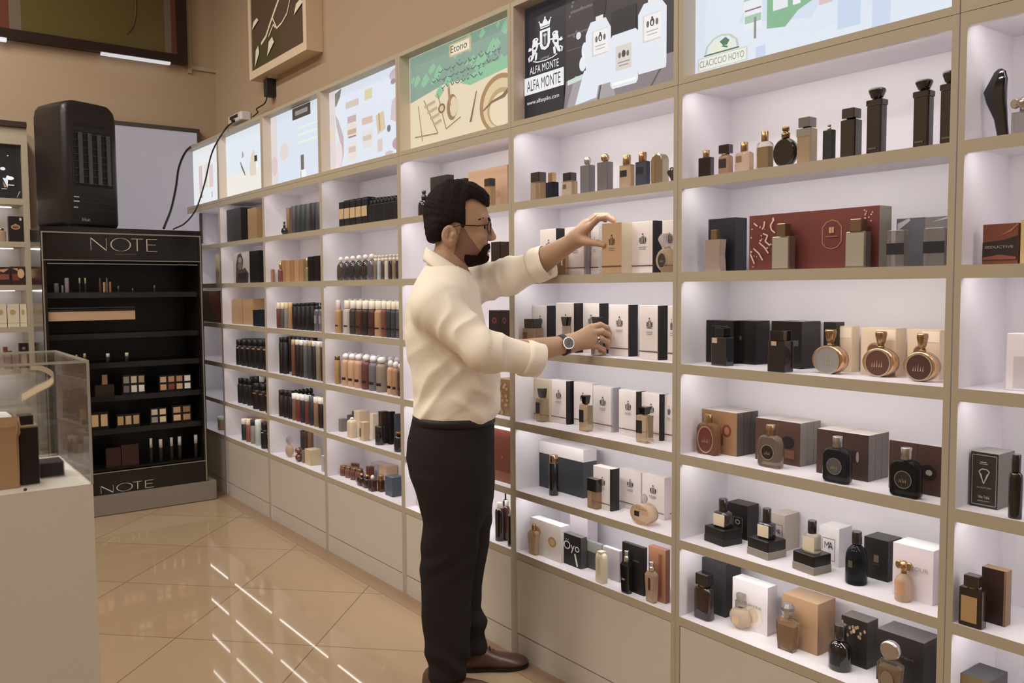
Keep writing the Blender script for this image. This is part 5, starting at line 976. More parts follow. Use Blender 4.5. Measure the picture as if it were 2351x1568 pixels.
RUN(4, 3, 869, 914, 4, 688, 688, 'slim canister with cream cap', ['#7c4630', '#34363f', '#3c3e47', '#55505a'], 'cyl', .03, ('cyl', '#ece3cb', 's'), .22, .9, .93, lab=('#1d1715', 0, 1, .27, .33), mk='s', cw=.75)
RUN(4, 3, 790, 910, 9, 684, 684, 'cream capped canister', ['#8a7058', '#5a4638', '#37323a'], 'cyl', .11, ('cyl', '#ded2be', 's'), .25, .9, .9, mk='s', cw=.7, back='rear, ')
RUN(4, 4, 756, 772, 1, 815, 815, 'small golden canister', ['#a8844e'], 'tube', .03, ('cyl', '#8a7048', 'm'), .14, .9, .9, mk='s', cw=.8)
RUN(4, 4, 774, 818, 3, 808, 810, 'peach canister with white dome cap', ['#c69a74', '#cfa07a', '#c29472'], 'cyl', .03, ('ball', '#e6dfe2', 's'), .2, .9, .94, lab=('#2a201c', 0, 1, .22, .32), mk='s', cw=.7)
RUN(4, 4, 819, 870, 3, 810, 817, 'maroon grey canister with white dome cap', ['#6a3a34', '#6c6a72', '#8f8070'], 'cyl', .03, ('ball', '#e2dde2', 's'), .2, .9, .94, lab=('#2a201c', 0, 1, .22, .32), mk='s', cw=.7)
RUN(4, 4, 880, 916, 3, 822, 830, 'tan canister with white dome cap', ['#c2966c', '#a9805a', '#5c2e2a'], 'cyl', .03, ('ball', '#e2dde2', 's'), .2, .9, .94, lab=('#1c1a1a', 0, 1, .22, .32), mk='s', cw=.7)
RUN(4, 4, 780, 908, 9, 804, 816, 'white capped canister', ['#b8906c', '#a07c60'], 'cyl', .11, ('ball', '#dad4da', 's'), .2, .9, .9, mk='s', cw=.7, back='rear, ')
RUN(4, 5, 765, 787, 1, 957, 957, 'low grey carton', ['#7d7670'], Y=.07, cat='box', k=1.2)
RUN(4, 5, 775, 790, 1, 945, 945, 'middle grey carton', ['#6e6862'], Y=.12, cat='box', k=1.2)
RUN(4, 5, 788, 804, 1, 937, 937, 'dark grey carton', ['#565052'], Y=.15, cat='box', k=1.2)
RUN(4, 5, 788, 814, 1, 955, 955, 'cream pump bottle with white ball', ['#dccaa8'], 'rnd', .02, ('ball', '#f4f0ee', 's'), .12, .7, .92, mk='s', cw=.35)
RUN(4, 5, 806, 842, 1, 940, 940, 'large cream box with black spot', ['#d8c2a2'], Y=.09, cat='box', k=.9)
RUN(4, 5, 818, 842, 1, 965, 965, 'short beige box with dark bar', ['#cbae88'], 'sq', .03, None, lab=('#1f1a1a', .1, .35, .2, .65), k=.8, mk='s', name='perfume_box', cat='carton')
RUN(4, 5, 843, 862, 1, 945, 945, 'pale box with gold streaks', ['#e2d2b4'], Y=.1, cat='box', k=.9)
RUN(4, 5, 844, 868, 1, 972, 972, 'squat black jar', ['#1b181d'], 'tube', .03, None, k=.95, mk='d', name='cosmetic_jar', cat='jar')
RUN(4, 5, 863, 884, 1, 940, 940, 'tall dark brown box', ['#3a2620'], Y=.07, cat='box', k=1.1)
RUN(4, 5, 884, 899, 1, 940, 940, 'tall black carton', ['#1c191c'], Y=.09, cat='box', k=1.0)
RUN(4, 5, 886, 914, 1, 985, 985, 'large black bottle with copper leaves', ['#19161a'], 'cyl', .015, ('flare', '#9a6a48', 'm'), .22, .9, .9, mk='d', cw=.7)
RUN(4, 5, 899, 914, 1, 945, 945, 'slate carton with white mark', ['#3a444c'], Y=.10, cat='box', k=.8, ord0=0)
RUN(4, 6, 760, 815, 4, 1068, 1078, 'reddish brown jar with gold lid', ['#6c3630', '#74403a', '#64322c', '#6e3a34'], 'tube', .06, ('cyl', '#9c7a4c', 'm'), .25, .95, .95, mk='d', name='cosmetic_jar', cat='jar', cw=.85)
RUN(4, 6, 770, 812, 3, 1056, 1064, 'reddish brown jar with gold lid', ['#6c3630'], 'tube', .13, ('cyl', '#9c7a4c', 'm'), .25, .95, .95, mk='d', name='cosmetic_jar', cat='jar', cw=.85, back='rear, ')
RUN(4, 6, 808, 832, 2, 1085, 1090, 'dark wine flacon with gold top', ['#3a1c1c', '#301a1e'], 'rnd', .03, ('ball', '#a8845c', 'm'), .3, .8, .9, mk='d', cw=.5)
RUN(4, 6, 836, 858, 1, 1092, 1092, 'brown square flacon with pearl cap', ['#4a2a20'], 'sq', .02, ('ball', '#e8dcc8', 's'), .3, .8, .9, mk='d', cw=.5, lab=('#2a2420', .15, .9, .3, .95))
RUN(4, 6, 858, 876, 1, 1090, 1090, 'brown flacon with broad gold cap', ['#4e2a1e'], 'sq', .05, ('cyl', '#a8864e', 'm'), .32, .8, .9, mk='d', cw=.9)
RUN(4, 6, 832, 850, 1, 1072, 1072, 'wine red carton', ['#6a3430'], Y=.10, cat='box', k=.8)
RUN(4, 6, 876, 918, 1, 1090, 1100, 'wide slate box with pale figures', ['#4c5664'], Y=.045, cat='box', k=.9)
RUN(4, 6, 842, 880, 2, 1060, 1068, 'pale lilac carton', ['#b3aab4', '#c9a888'], Y=.15, cat='box', k=.8, back='rear, ')
# bay 3
RUN(3, 1, 640, 656, 1, 508, 508, 'round black flask with slim neck', ['#1b1a20'], 'ball', .02, ('tap', '#6a6660', 'm'), .42, .7, .98, mk='d', cw=.3)
RUN(3, 1, 654, 666, 1, 476, 476, 'tan canister', ['#8a6a46'], 'tube', .05, None, k=.9, mk='s')
RUN(3, 1, 666, 733, 6, 473, 462, 'dark slate canister', ['#4b4648', '#33383c', '#2f3a40', '#3b4044', '#2a2428', '#3a4048'], 'tube', .04, None, k=.9, fill=.97, mk='s')
RUN(3, 2, 620, 630, 1, 618, 618, 'tiny gold bottle', ['#a5734c'], 'sq', .03, None, k=.6, mk='s')
RUN(3, 2, 631, 645, 1, 602, 602, 'gold necked ruby bottle', ['#7a4638'], 'cyl', .02, ('ball', '#c9a468', 'm'), .35, .8, .95, mk='d', cw=.5)
RUN(3, 2, 645, 696, 5, 598, 595, 'tan gold carton', ['#a87c4c', '#b98858', '#a5784a', '#bd8c5c', '#a8804e'], Y=.04, cat='box', k=.8)
RUN(3, 2, 696, 706, 1, 592, 592, 'green gold flacon', ['#8a8050'], 'cyl', .02, ('ball', '#c0ae74', 'm'), .4, .8, .9, mk='d', cw=.7)
RUN(3, 2, 706, 733, 2, 590, 586, 'black carton', ['#1c1516', '#231a1a'], Y=.03, cat='box', k=.7)
RUN(3, 3, 628, 664, 4, 695, 694, 'slim tube with cream cap', ['#6a3024', '#564c4a', '#7d7c7c', '#a5783e'], 'tube', .03, ('cyl', ['#e8dcb8', '#ece2c6', '#e4c894', '#d9b070'], 's'), .24, .9, .92, mk='s', cw=.7)
RUN(3, 3, 664, 714, 5, 697, 694, 'matte black canister', ['#161315', '#1b1514', '#171416', '#1f1814', '#0f1013'], 'tube', .03, ('cyl', '#141113', 's'), .12, .9, .98, mk='s', cw=.8)
RUN(3, 3, 714, 735, 2, 695, 694, 'grey blue bottle with dark cap', ['#5d6068', '#64666e'], 'cyl', .03, ('tap', '#2c2d33', 's'), .22, .9, .95, mk='d', cw=.6, lab=('#8d8c92', .1, .9, .35, .7))
RUN(3, 4, 632, 650, 2, 774, 773, 'black canister', ['#18161a', '#1c1a1c'], 'tube', .03, ('cyl', '#141214', 's'), .15, .9, .95, mk='s', cw=.8)
RUN(3, 4, 660, 737, 8, 779, 785, 'slim bottle with pale cap', ['#6e3c2a', '#1f1615', '#2a1c18', '#55565a', '#3a3c40', '#1d1b1f', '#8a7a60', '#4a2422'], 'tube', .03, ('cyl', ['#c9a878', '#e2dcd0', '#e8e2dc', '#c9c6c4'], 's'), .13, .9, .94, mk='s', cw=.8)
RUN(3, 4, 652, 715, 6, 772, 776, 'black canister', ['#171517'], 'tube', .11, None, k=.9, mk='s', back='rear, ')
RUN(3, 5, 628, 659, 3, 893, 897, 'black and brown bottle', ['#2c1a16', '#1d1717', '#1a1517'], 'tube', .03, ('cyl', '#171416', 's'), .2, .9, .96, mk='s', cw=.85)
RUN(3, 5, 659, 741, 8, 901, 915, 'coloured bottle with white cap', ['#7a5640', '#742c24', '#262a3a', '#6e2c26', '#28303c', '#8a6844', '#2a1a1a', '#28303e'], 'tube', .03, ('cyl', ['#f0ebe6', '#f0ebe6', '#e8e6ea', '#cfd2d8', '#55606a', '#e8e2d8'], 's'), .2, .9, .94, mk='s', cw=.95)
RUN(3, 5, 645, 706, 6, 893, 889, 'black capped bottle', ['#1a1719'], 'tube', .12, ('ball', '#151315', 's'), .2, .9, .95, mk='s', cw=.7, back='rear, ')
RUN(3, 6, 636, 657, 1, 998, 1000, 'pale hourglass bottle with clear stopper', ['#c9a070'], 'ball', .03, ('ball', '#d8ccc4', 'c'), .4, .8, .95, mk='g', cw=.7)
RUN(3, 6, 659, 678, 1, 1024, 1024, 'red hourglass bottle', ['#6e3428'], 'ball', .02, ('ball', '#74402e', 'd'), .45, .9, .95, mk='d', cw=.9)
RUN(3, 6, 677, 703, 3, 985, 992, 'small dark canister', ['#33383a', '#4a2e20', '#7a5838'], 'tube', .13, None, k=.9, mk='s', back='rear, ')
RUN(3, 6, 690, 727, 1, 1028, 1038, 'cream patterned box', ['#c9b48e'], Y=.04, cat='box', k=.9)
RUN(3, 6, 728, 743, 1, 1045, 1045, 'white box with blue print', ['#b5b0b8'], Y=.03, cat='box', k=.9)
RUN(3, 6, 679, 689, 1, 1030, 1032, 'grey brown slim bottle', ['#7a6c5c'], 'tube', .04, None, k=.9, mk='s')
# bay 2
RUN(2, 1, 523, 569, 1, 480, 474, 'large matte black box', ['#231e20'], Y=.04, cat='box', k=.4)
RUN(2, 1, 571, 601, 1, 478, 474, 'large golden tan box', ['#a07c46'], Y=.04, cat='box', k=.5)
boxthing('grey portrait printed box with dark veiled figure, second shelf near the far corner', px(535, 600, 1, .04)[0], px(571, 600, 1, .04)[0], .04, .09, ZS[2] + .0003, px(550, 579, 1, .04)[2], '#b5b0ae', pr=[('#4a4240', [(.15, .0), (.95, 0), (.98, .3), (.75, .5), (.60, .42), (.66, .75), (.52, .97), (.32, .92), (.2, .6)]), ('#8f8680', ell(.46, .74, .12, .1)), ('#6f6662', ell(.46, .55, .14, .12)), ('#2e2426', [(.2, 0), (.9, 0), (.9, .35), (.3, .3)])])
RUN(2, 2, 573, 602, 1, 578, 572, 'large plain black box', ['#141114'], Y=.04, cat='box', k=.4)
RUN(2, 3, 520, 531, 1, 690, 690, 'cream tan carton', ['#cbae84'], Y=.06, cat='box', k=.8)
RUN(2, 3, 531, 578, 2, 687, 685, 'wide tan gold carton', ['#b08a58', '#b58c5a'], Y=.06, cat='box', k=.5)
RUN(2, 3, 577, 603, 2, 712, 710, 'small navy carton', ['#1f2430', '#232834'], Y=.02, cat='box', k=.8)
RUN(2, 4, 531, 606, 6, 779, 780, 'black bottle with gold ringed cap', ['#17151a', '#1b181c', '#151317', '#1a1717', '#16161c', '#231614'], 'cyl', .03, ('cyl', ['#16141a', '#1a1719', '#15131a'], 's'), .2, .9, .98, lab=('#a8805c', 0, 1, .82, .88), mk='s', cw=.8)
RUN(2, 4, 540, 602, 5, 776, 777, 'black bottle', ['#171519'], 'tube', .11, None, k=.9, mk='s', back='rear, ')
RUN(2, 5, 533, 565, 3, 866, 870, 'black shouldered bottle', ['#17161c', '#19171b', '#181820'], 'cyl', .05, ('cyl', '#15131a', 's'), .2, .9, .97, mk='s', cw=.7, lab=('#5a5450', .2, .7, .8, .84))
RUN(2, 5, 566, 610, 3, 878, 884, 'brown black bottle with amber band', ['#1f1716', '#241916', '#1c1718'], 'cyl', .02, ('cyl', '#1a1718', 's'), .22, .9, .97, mk='s', cw=.7, lab=('#a86c3c', 0, 1, .78, .84))
RUN(2, 5, 560, 606, 4, 864, 862, 'dark capped bottle', ['#1c1a1c'], 'cyl', .12, ('cyl', ['#1c1a1c', '#2a2826', '#d8d0c8'], 's'), .2, .9, .95, mk='s', cw=.8, back='rear, ')
RUN(2, 6, 540, 582, 4, 958, 962, 'mixed slim bottle with light cap', ['#2a2c30', '#8a4a2c', '#8d8684', '#a9b4b0'], 'tube', .03, ('cyl', ['#e0d8d0', '#e8cfae', '#2a3440', '#eef4f0'], 's'), .25, .9, .95, mk='s', cw=.9)
RUN(2, 6, 583, 613, 2, 966, 970, 'round black bottle with silver ring', ['#1b1b20', '#1d1a1c'], 'cyl', .02, ('cyl', '#211f23', 's'), .25, .9, .97, mk='s', cw=.8, lab=('#c9c6c4', .2, .9, .80, .84))
RUN(2, 6, 545, 608, 5, 954, 960, 'orange capped bottle', ['#3a3030'], 'tube', .12, ('cyl', ['#d0a070', '#b87c4c', '#c98c5c'], 's'), .2, .9, .95, mk='s', cw=.9, back='rear, ')
# bay 1
RUN(1, 6, 480, 500, 1, 953, 953, 'tan jar with mint green lid', ['#9a7a4c'], 'tube', .04, ('cyl', '#b9d8c4', 's'), .25, .9, .9, mk='d', cw=1.0, name='cosmetic_jar', cat='jar')
RUN(1, 6, 503, 511, 1, 950, 950, 'slim dark blue bottle', ['#2c333c'], 'tube', .02, ('cyl', '#1c2027', 's'), .25, .9, .9, mk='s', cw=.9)
boxthing('wine red box with dark round print, partly hidden by the black stand', px(462, 700, 1, .03)[0], px(505, 700, 1, .03)[0], .03, .10, ZS[3] + .0003, px(490, 667, 1, .03)[2], '#3a2a20', pr=[('#7a3228', [(.45, .98), (1, .98), (1, .1), (.85, .12), (.6, .35), (.45, .7)]), ('#1d1513', [(.9, .98), (1, .98), (1, .86), (.85, .88)]), ('#1d1513', ell(.93, .5, .06, .03))])
boxthing('tall thin pale gold carton, second shelf of the left end bay', px(495, 620, 1, .04)[0], px(503, 620, 1, .04)[0], .04, .08, ZS[2] + .0003, px(499, 584, 1, .04)[2], '#c9b98e')
# back wall shelving at the left
def BW(y0p, y1p, ytp, row, h, lb, kind='box', X=XB - .03, dep=.05, pr=None, cap=None):
    a = px(y0p, 600, 0, X)[1]; b = px(y1p, 600, 0, X)[1]; z0 = {1: 1.716, 2: 1.440, 3: 1.172, 4: .902}[row] + .0003; z1 = px((y0p + y1p) / 2, ytp, 0, X)[2]
    b = min(b, YR - .038)
    if kind == 'box':
        t = thing('perfume_box', lb, 'box', (X - dep / 2, (a + b) / 2, z0), group='boxes on the back wall shelving'); q = MB(); q.box((X - dep, a, z0), (X, b, z1), mat(h, .4)); q.build('carton', t)
        if pr: q = MB(); flat(q, [(mat(c, .45), p) for c, p in pr], (X + .0003, a, z0), PY, PZ, b - a, z1 - z0, .0003, e=0, n=(1, 0, 0)); q.build('print', t)
    else:
        w = b - a; t = thing('perfume_bottle', lb, 'bottle', (X - w / 2, (a + b) / 2, z0), group='bottles on the back wall shelving'); q = MB(); mkbody(q, 'cyl', w, w, (z1 - z0) * .85, bodymat(h, 'g')); q.build('body', t, False)
        q = MB(); mkcap(q, 'cyl', w * .6, w * .6, (z1 - z0) * .85, z1 - z0, bodymat(cap or h, 'm')); q.build('cap', t, False)
BW(-6, 18, 524, 1, '#c9a070', 'pale gold bottle beside the black gold crest box at the photo left edge', 'bottle', cap='#b59468')
BW(23, 62, 497, 1, '#241c1e', 'black box with gold crest, top shelf at the far left', pr=[('#b58c50', ell(.48, .58, .32, .10)), ('#7a4a30', ell(.48, .58, .22, .06)), ('#b58c50', ell(.48, .66, .1, .05)), ('#cfcac8', rect(.76, .84, .9, .94))])
BW(-16, 23, 613, 2, '#3a2422', 'maroon box with tan wave print, left of the pair', pr=[('#8a4a34', rect(.1, .3, .9, .6)), ('#c9986c', [(.1, .85), (.6, .7), (.9, .9)])])
BW(24, 67, 612, 2, '#3c2523', 'maroon box with round tan print, right of the pair', pr=[('#7a3a2c', rect(.1, .25, .55, .6)), ('#d0a878', ell(.7, .62, .24, .26)), ('#c9986c', [(.1, .9), (.5, .75), (.5, .9)])])
for k, (a, b) in enumerate(((-16, 10), (12, 39), (41, 67))): BW(a, b, 698, 3, '#d8ccb2', ['cream box with gold emblem at the photo left edge', 'cream box with gold emblem, middle of the three', 'cream box with gold emblem next to the black stand'][k], pr=[('#b59c60', ell(.45, .64, .26, .12)), ('#c9b890', rect(0, .16, 1, .18))])
BW(36, 66, 788, 4, '#231c1e', 'small black box seen above the glass case', pr=[('#8a7050', ell(.5, .8, .2, .06))])
BW(0, 9, 797, 4, '#6e3a30', 'small brick red box above the glass case, left edge')
BW(9, 19, 806, 4, '#70392e', 'lower brick red box beside the taller red one')
# ------------------------------------------------------------------ the man
MO = np.array([-2.5, -.3, 0.0]); UU = np.array([.6008, .7994, 0]); WW = np.array([-.7994, .6008, 0])
man = thing('person', 'bearded man in cream shirt and dark trousers reaching for a box on the shelf', 'person', tuple(MO), math.radians(53.07))
def L(x, y, w):
    """figure coordinates (forward, sideways away from the camera, up) of the photograph's point (x, y) at sideways offset w"""
    r = _F + (x - IW / 2) / FPX * CR - (y - IH / 2) / FPX * CU
    t = (w - (CAM - MO) @ WW) / (r @ WW); p = CAM + r * t - MO
    return np.array([p @ UU, p @ WW, p[2]])
def snets(f, lo, hi, h):
    """surface nets on the zero level of f"""
    ax = [np.arange(lo[i], hi[i] + h, h) for i in range(3)]
    X, Y, Z = np.meshgrid(*ax, indexing='ij'); D = f(X, Y, Z)
    D = np.where(D == 0, 1e-9, D); ins = D < 0; n = np.array(D.shape) - 1
    P = np.zeros(tuple(n) + (3,)); cnt = np.zeros(tuple(n))
    def sl(a, o): return a[o[0]:o[0] + n[0], o[1]:o[1] + n[1], o[2]:o[2] + n[2]]
    for axis in range(3):
        oth = [i for i in range(3) if i != axis]
        for a in (0, 1):
            for b in (0, 1):
                o0 = [0, 0, 0]; o0[oth[0]] = a; o0[oth[1]] = b; o1 = list(o0); o1[axis] = 1
                d0, d1 = sl(D, o0), sl(D, o1); c = (d0 < 0) != (d1 < 0)
                t = np.where(c, d0 / np.where(c, d0 - d1, 1), 0)
                for k in range(3): P[..., k] += np.where(c, (o0[k] + (t if k == axis else 0)), 0)
                cnt += c
    act = cnt > 0; idx = -np.ones(tuple(n), int); idx[act] = np.arange(act.sum())
    ii = np.argwhere(act); V = P[act] / cnt[act][:, None] + ii; V = V * h + np.array([ax[i][0] for i in range(3)])
    F = []
    for axis in range(3):
        a, b = [(1, 2), (2, 0), (0, 1)][axis]
        o1 = [0, 0, 0]; o1[axis] = 1
        s0 = tuple(slice(0, D.shape[i] - (1 if i == axis else 0)) for i in range(3)); s1 = tuple(slice(o1[i], D.shape[i]) for i in range(3))
        c = ins[s0] != ins[s1]; E = np.argwhere(c)
        E = E[(E[:, a] > 0) & (E[:, b] > 0) & (E[:, a] < n[a]) & (E[:, b] < n[b])]
        e0 = E.copy(); ea = E.copy(); ea[:, a] -= 1; eb = E.copy(); eb[:, b] -= 1; eab = ea.copy(); eab[:, b] -= 1
        g = lambda q: idx[q[:, 0], q[:, 1], q[:, 2]]
        quad = np.stack([g(e0), g(ea), g(eab), g(eb)], 1); inside = ins[E[:, 0], E[:, 1], E[:, 2]]
        quad[~inside] = quad[~inside][:, ::-1]; F.append(quad)
    F = np.concatenate(F); F = F[(F >= 0).all(1)]
    return V, F
def mesh_np(name, parts, parent):
    me = bpy.data.meshes.new(name); vs = []; fs = []; mi = []; ms = []; k = 0
    for V, F, M in parts:
        vs.append(V); fs.append(F + k); k += len(V)
        if M not in ms: ms.append(M)
        mi += [ms.index(M)] * len(F)
    V = np.concatenate(vs); F = np.concatenate(fs)
    me.vertices.add(len(V)); me.vertices.foreach_set('co', V.astype(np.float32).ravel())
    me.loops.add(len(F) * 4); me.loops.foreach_set('vertex_index', F.astype(np.int32).ravel())
    me.polygons.add(len(F)); me.polygons.foreach_set('loop_start', np.arange(0, len(F) * 4, 4, dtype=np.int32)); me.polygons.foreach_set('loop_total', np.full(len(F), 4, np.int32))
    me.update(calc_edges=True); me.validate()
    for M in ms: me.materials.append(M)
    me.polygons.foreach_set('material_index', mi); me.polygons.foreach_set('use_smooth', [True] * len(F)); me.update()
    o = bpy.data.objects.new(name, me); COL.objects.link(o); o.parent = parent; return o
def cone(X, Y, Z, a, b, ra, rb):
    d = b - a; LL = float(d @ d) or 1e-9
    t = np.clip(((X - a[0]) * d[0] + (Y - a[1]) * d[1] + (Z - a[2]) * d[2]) / LL, 0, 1)
    return np.sqrt((X - a[0] - t * d[0]) ** 2 + (Y - a[1] - t * d[1]) ** 2 + (Z - a[2] - t * d[2]) ** 2) - (ra + (rb - ra) * t), t
def elli(X, Y, Z, c, r, tilt=0.0):
    x, y, z = X - c[0], Y - c[1], Z - c[2]
    if tilt: ca, sa = math.cos(tilt), math.sin(tilt); x, z = ca * x + sa * z, -sa * x + ca * z
    k = np.sqrt((x / r[0]) ** 2 + (y / r[1]) ** 2 + (z / r[2]) ** 2); return (k - 1) * min(r)
def smin(a, b, k): h = np.clip(.5 + .5 * (b - a) / k, 0, 1); return b * (1 - h) + a * h - k * h * (1 - h)
def smax(a, b, k): return -smin(-a, -b, k)
def stack(X, Y, Z, rows, pw=2.2):
    """rows (z, u0, u1, w0, w1): rounded cross-sections interpolated in height"""
    rows = sorted(rows); zz = np.array([r[0] for r in rows]); I = lambda k: np.interp(Z, zz, [r[k] for r in rows])
    u0, u1, w0, w1 = I(1), I(2), I(3), I(4); cu, cw, au, aw = (u0 + u1) / 2, (w0 + w1) / 2, (u1 - u0) / 2, (w1 - w0) / 2
    k = (np.abs((X - cu) / au) ** pw + np.abs((Y - cw) / aw) ** pw) ** (1 / pw)
    d = (k - 1) * np.minimum(au, aw)
    return np.maximum(d, np.maximum(zz[0] - Z, Z - zz[-1]))
def nse(X, Y, Z, s, seed=0):
    r = np.random.RandomState(seed); out = 0
    for k in range(7):
        v = r.normal(size=3); v *= s * (1 + .5 * k) / np.linalg.norm(v); out = out + np.sin(X * v[0] + Y * v[1] + Z * v[2] + r.uniform(0, 6.28)) / (1 + .4 * k)
    return out / 3
SKIN = mat('#b88e6c', .5, spec=.35, bump=.12, nscale=180, noise=.06)
SHIRT = mat('#f4e9d6', .85, spec=.15, bump=.35, nscale=90)
TROU = mat('#2b2625', .9, spec=.12, bump=.3, nscale=120)
HAIR = mat('#1c1211', .75, spec=.2, bump=1.0, nscale=300)
BEARD = mat('#20130f', .85, spec=.15, bump=1.0, nscale=420)
# --- joints
shN, elN, cuN, wrN = L(1000, 705, -.17), L(1112, 806, -.255), L(1218, 823, -.215), L(1303, 790, -.150)
shF, elF, cuF, wrF = L(1080, 655, .15), L(1172, 634, .10), L(1243, 606, .02), L(1322, 550, -.075)
# --- body: head and neck
def U(x, y, w=0.0): return L(x, y, w)
def headf(X, Y, Z):
    hc = U(1049, 492); d = elli(X, Y, Z, hc, (.103, .077, .098))
    d = smin(d, elli(X, Y, Z, U(1078, 528), (.064, .064, .088)), .03)
    d = smin(d, elli(X, Y, Z, U(1077, 570), (.058, .052, .050), .25), .025)
    d = smin(d, elli(X, Y, Z, U(1104, 590), (.024, .026, .020)), .02)
    d = smin(d, elli(X, Y, Z, U(1103, 572), (.028, .034, .028)), .012)
    d = smin(d, elli(X, Y, Z, U(1113, 503), (.016, .048, .014)), .012)
    for s in (-1, 1):
        e = elli(X, Y, Z, U(1117, 523) + np.array([.004, s * .032, 0]), (.016, .017, .013)); d = smax(d, -e, .008)
        d = smin(d, elli(X, Y, Z, U(1104, 522.5) + np.array([.0, s * .031, 0]), (.0135, .0135, .012)), .003)
        d = smin(d, elli(X, Y, Z, U(1104, 545) + np.array([0, s * .040, 0]), (.022, .020, .018)), .016)
        d = smin(d, elli(X, Y, Z, U(1127, 548) + np.array([-.002, s * .012, 0]), (.010, .008, .008)), .006)
        # ear
        ec = U(1035, 543) + np.array([0, s * .080, 0]); e = elli(X, Y, Z, ec, (.026, .010, .034), -.15)
        e = smax(e, -elli(X, Y, Z, ec + np.array([.003, s * .0105, .002]), (.0175, .0095, .0235), -.15), .003); e = smin(e, elli(X, Y, Z, ec + np.array([-.006, s * .003, .003]), (.004, .004, .017), -.15), .003)
        e = smin(e, elli(X, Y, Z, ec + np.array([.012, s * .004, -.002]), (.007, .007, .010)), .004)
        d = smin(d, e, .008)
    n, _ = cone(X, Y, Z, U(1119, 512), U(1130, 541), .008, .0115); d = smin(d, n, .010)
    d = smin(d, elli(X, Y, Z, U(1132, 545), (.0105, .011, .010)), .008)
    d = smin(d, elli(X, Y, Z, U(1118, 577), (.011, .024, .0055)), .006); d = smin(d, elli(X, Y, Z, U(1116, 585), (.010, .021, .006)), .006)
    d = smax(d, -elli(X, Y, Z, U(1125, 581), (.008, .024, .0018)), .003)
    nk, _ = cone(X, Y, Z, U(1042, 560), U(1022, 650), .060, .068); d = smin(d, nk, .03)
    return d
H0 = U(960, 660); H1 = U(1150, 400)
parts = [snets(headf, (H0[0], -.11, H0[2]), (H1[0], .11, H1[2]), .0028) + (SKIN,)]
# --- hands
def chain(X, Y, Z, pts, rs, k=.004):
    d = None
    for (a, b, ra, rb) in zip(pts[:-1], pts[1:], rs[:-1], rs[1:]):
        c, _ = cone(X, Y, Z, a, b, ra, rb); d = c if d is None else smin(d, c, k)
    return d
def flat_palm(X, Y, Z, wr, mcps, r0, r1):
    d = None
    for m_ in mcps: c, _ = cone(X, Y, Z, wr + (m_ - wr) * .12, m_, r0, r1); d = c if d is None else smin(d, c, .016)
    return d
# near hand on the bottle: knuckles towards the camera, fingertips round the far side
IN = [L(1357, 752, -.128), L(1378, 746, -.122), L(1394, 753, -.106), L(1400, 765, -.090)]
MI = [L(1361, 765, -.136), L(1382, 761, -.130), L(1397, 769, -.112), L(1399, 783, -.092)]
RI = [L(1361, 780, -.138), L(1381, 778, -.134), L(1395, 785, -.116), L(1396, 797, -.096)]
PI_ = [L(1357, 793, -.136), L(1373, 796, -.136), L(1386, 802, -.122), L(1388, 811, -.104)]
TH = [L(1322, 775, -.125), L(1340, 763, -.098), L(1358, 765, -.074), L(1373, 774, -.066)]
def handN(X, Y, Z):
    d, _ = cone(X, Y, Z, cuN + (elN - cuN) * .5, wrN, .047, .0285)
    p = flat_palm(X, Y, Z, wrN, [IN[0], MI[0], RI[0], PI_[0]], .021, .0125); d = smin(d, p, .02)
    th = chain(X, Y, Z, TH, [.017, .013, .0115, .0095]); d = smin(d, th, .010)
    for f, r in ((IN, .0098), (MI, .0102), (RI, .0098), (PI_, .0086)):
        q = chain(X, Y, Z, f, [r * 1.12, r * 1.04, r * .95, r * .84], .003); d = smin(d, q, .0045)
    return d
lo = np.minimum(cuN + (elN - cuN) * .5, wrN) - .07; hi = np.maximum(np.maximum(cuN, wrN), np.array([IN[2][0], TH[3][1], IN[1][2]])) + .035
parts.append(snets(handN, lo, hi, .0024) + (SKIN,))
# far hand pinching the box: fingers over its top, thumb on its face
fI = [L(1353, 522, -.115), L(1374, 502, -.135), L(1394, 499, -.160), L(1409, 507, -.182)]
fM = [L(1351, 514, -.098), L(1373, 497, -.118), L(1393, 495, -.146), L(1408, 503, -.170)]
fR = [L(1346, 512, -.080), L(1367, 496, -.100), L(1387, 495, -.128), L(1402, 503, -.152)]
fP = [L(1340, 515, -.064), L(1359, 502, -.082), L(1376, 500, -.106), L(1390, 506, -.126)]
fT = [L(1336, 552, -.098), L(1353, 556, -.122), L(1371, 558, -.145), L(1388, 563, -.166)]
def handF(X, Y, Z):
    d, _ = cone(X, Y, Z, cuF + (elF - cuF) * .4, wrF, .050, .0265)
    p = flat_palm(X, Y, Z, wrF, [fI[0], fM[0], fR[0], fP[0]], .022, .0125); d = smin(d, p, .018)
    d = smin(d, chain(X, Y, Z, fT, [.018, .0135, .0110, .0092]), .011)
    for f, r in ((fI, .0096), (fM, .0098), (fR, .0094), (fP, .0084)):
        q = chain(X, Y, Z, f, [r * 1.12, r * 1.04, r * .95, r * .84], .003); d = smin(d, q, .0045)
    return d
aa = np.array([cuF + (elF - cuF) * .4, cuF, wrF, fI[3], fI[1], fT[3], fP[1]])
parts.append(snets(handF, aa.min(0) - .065, aa.max(0) + .03, .0024) + (SKIN,))
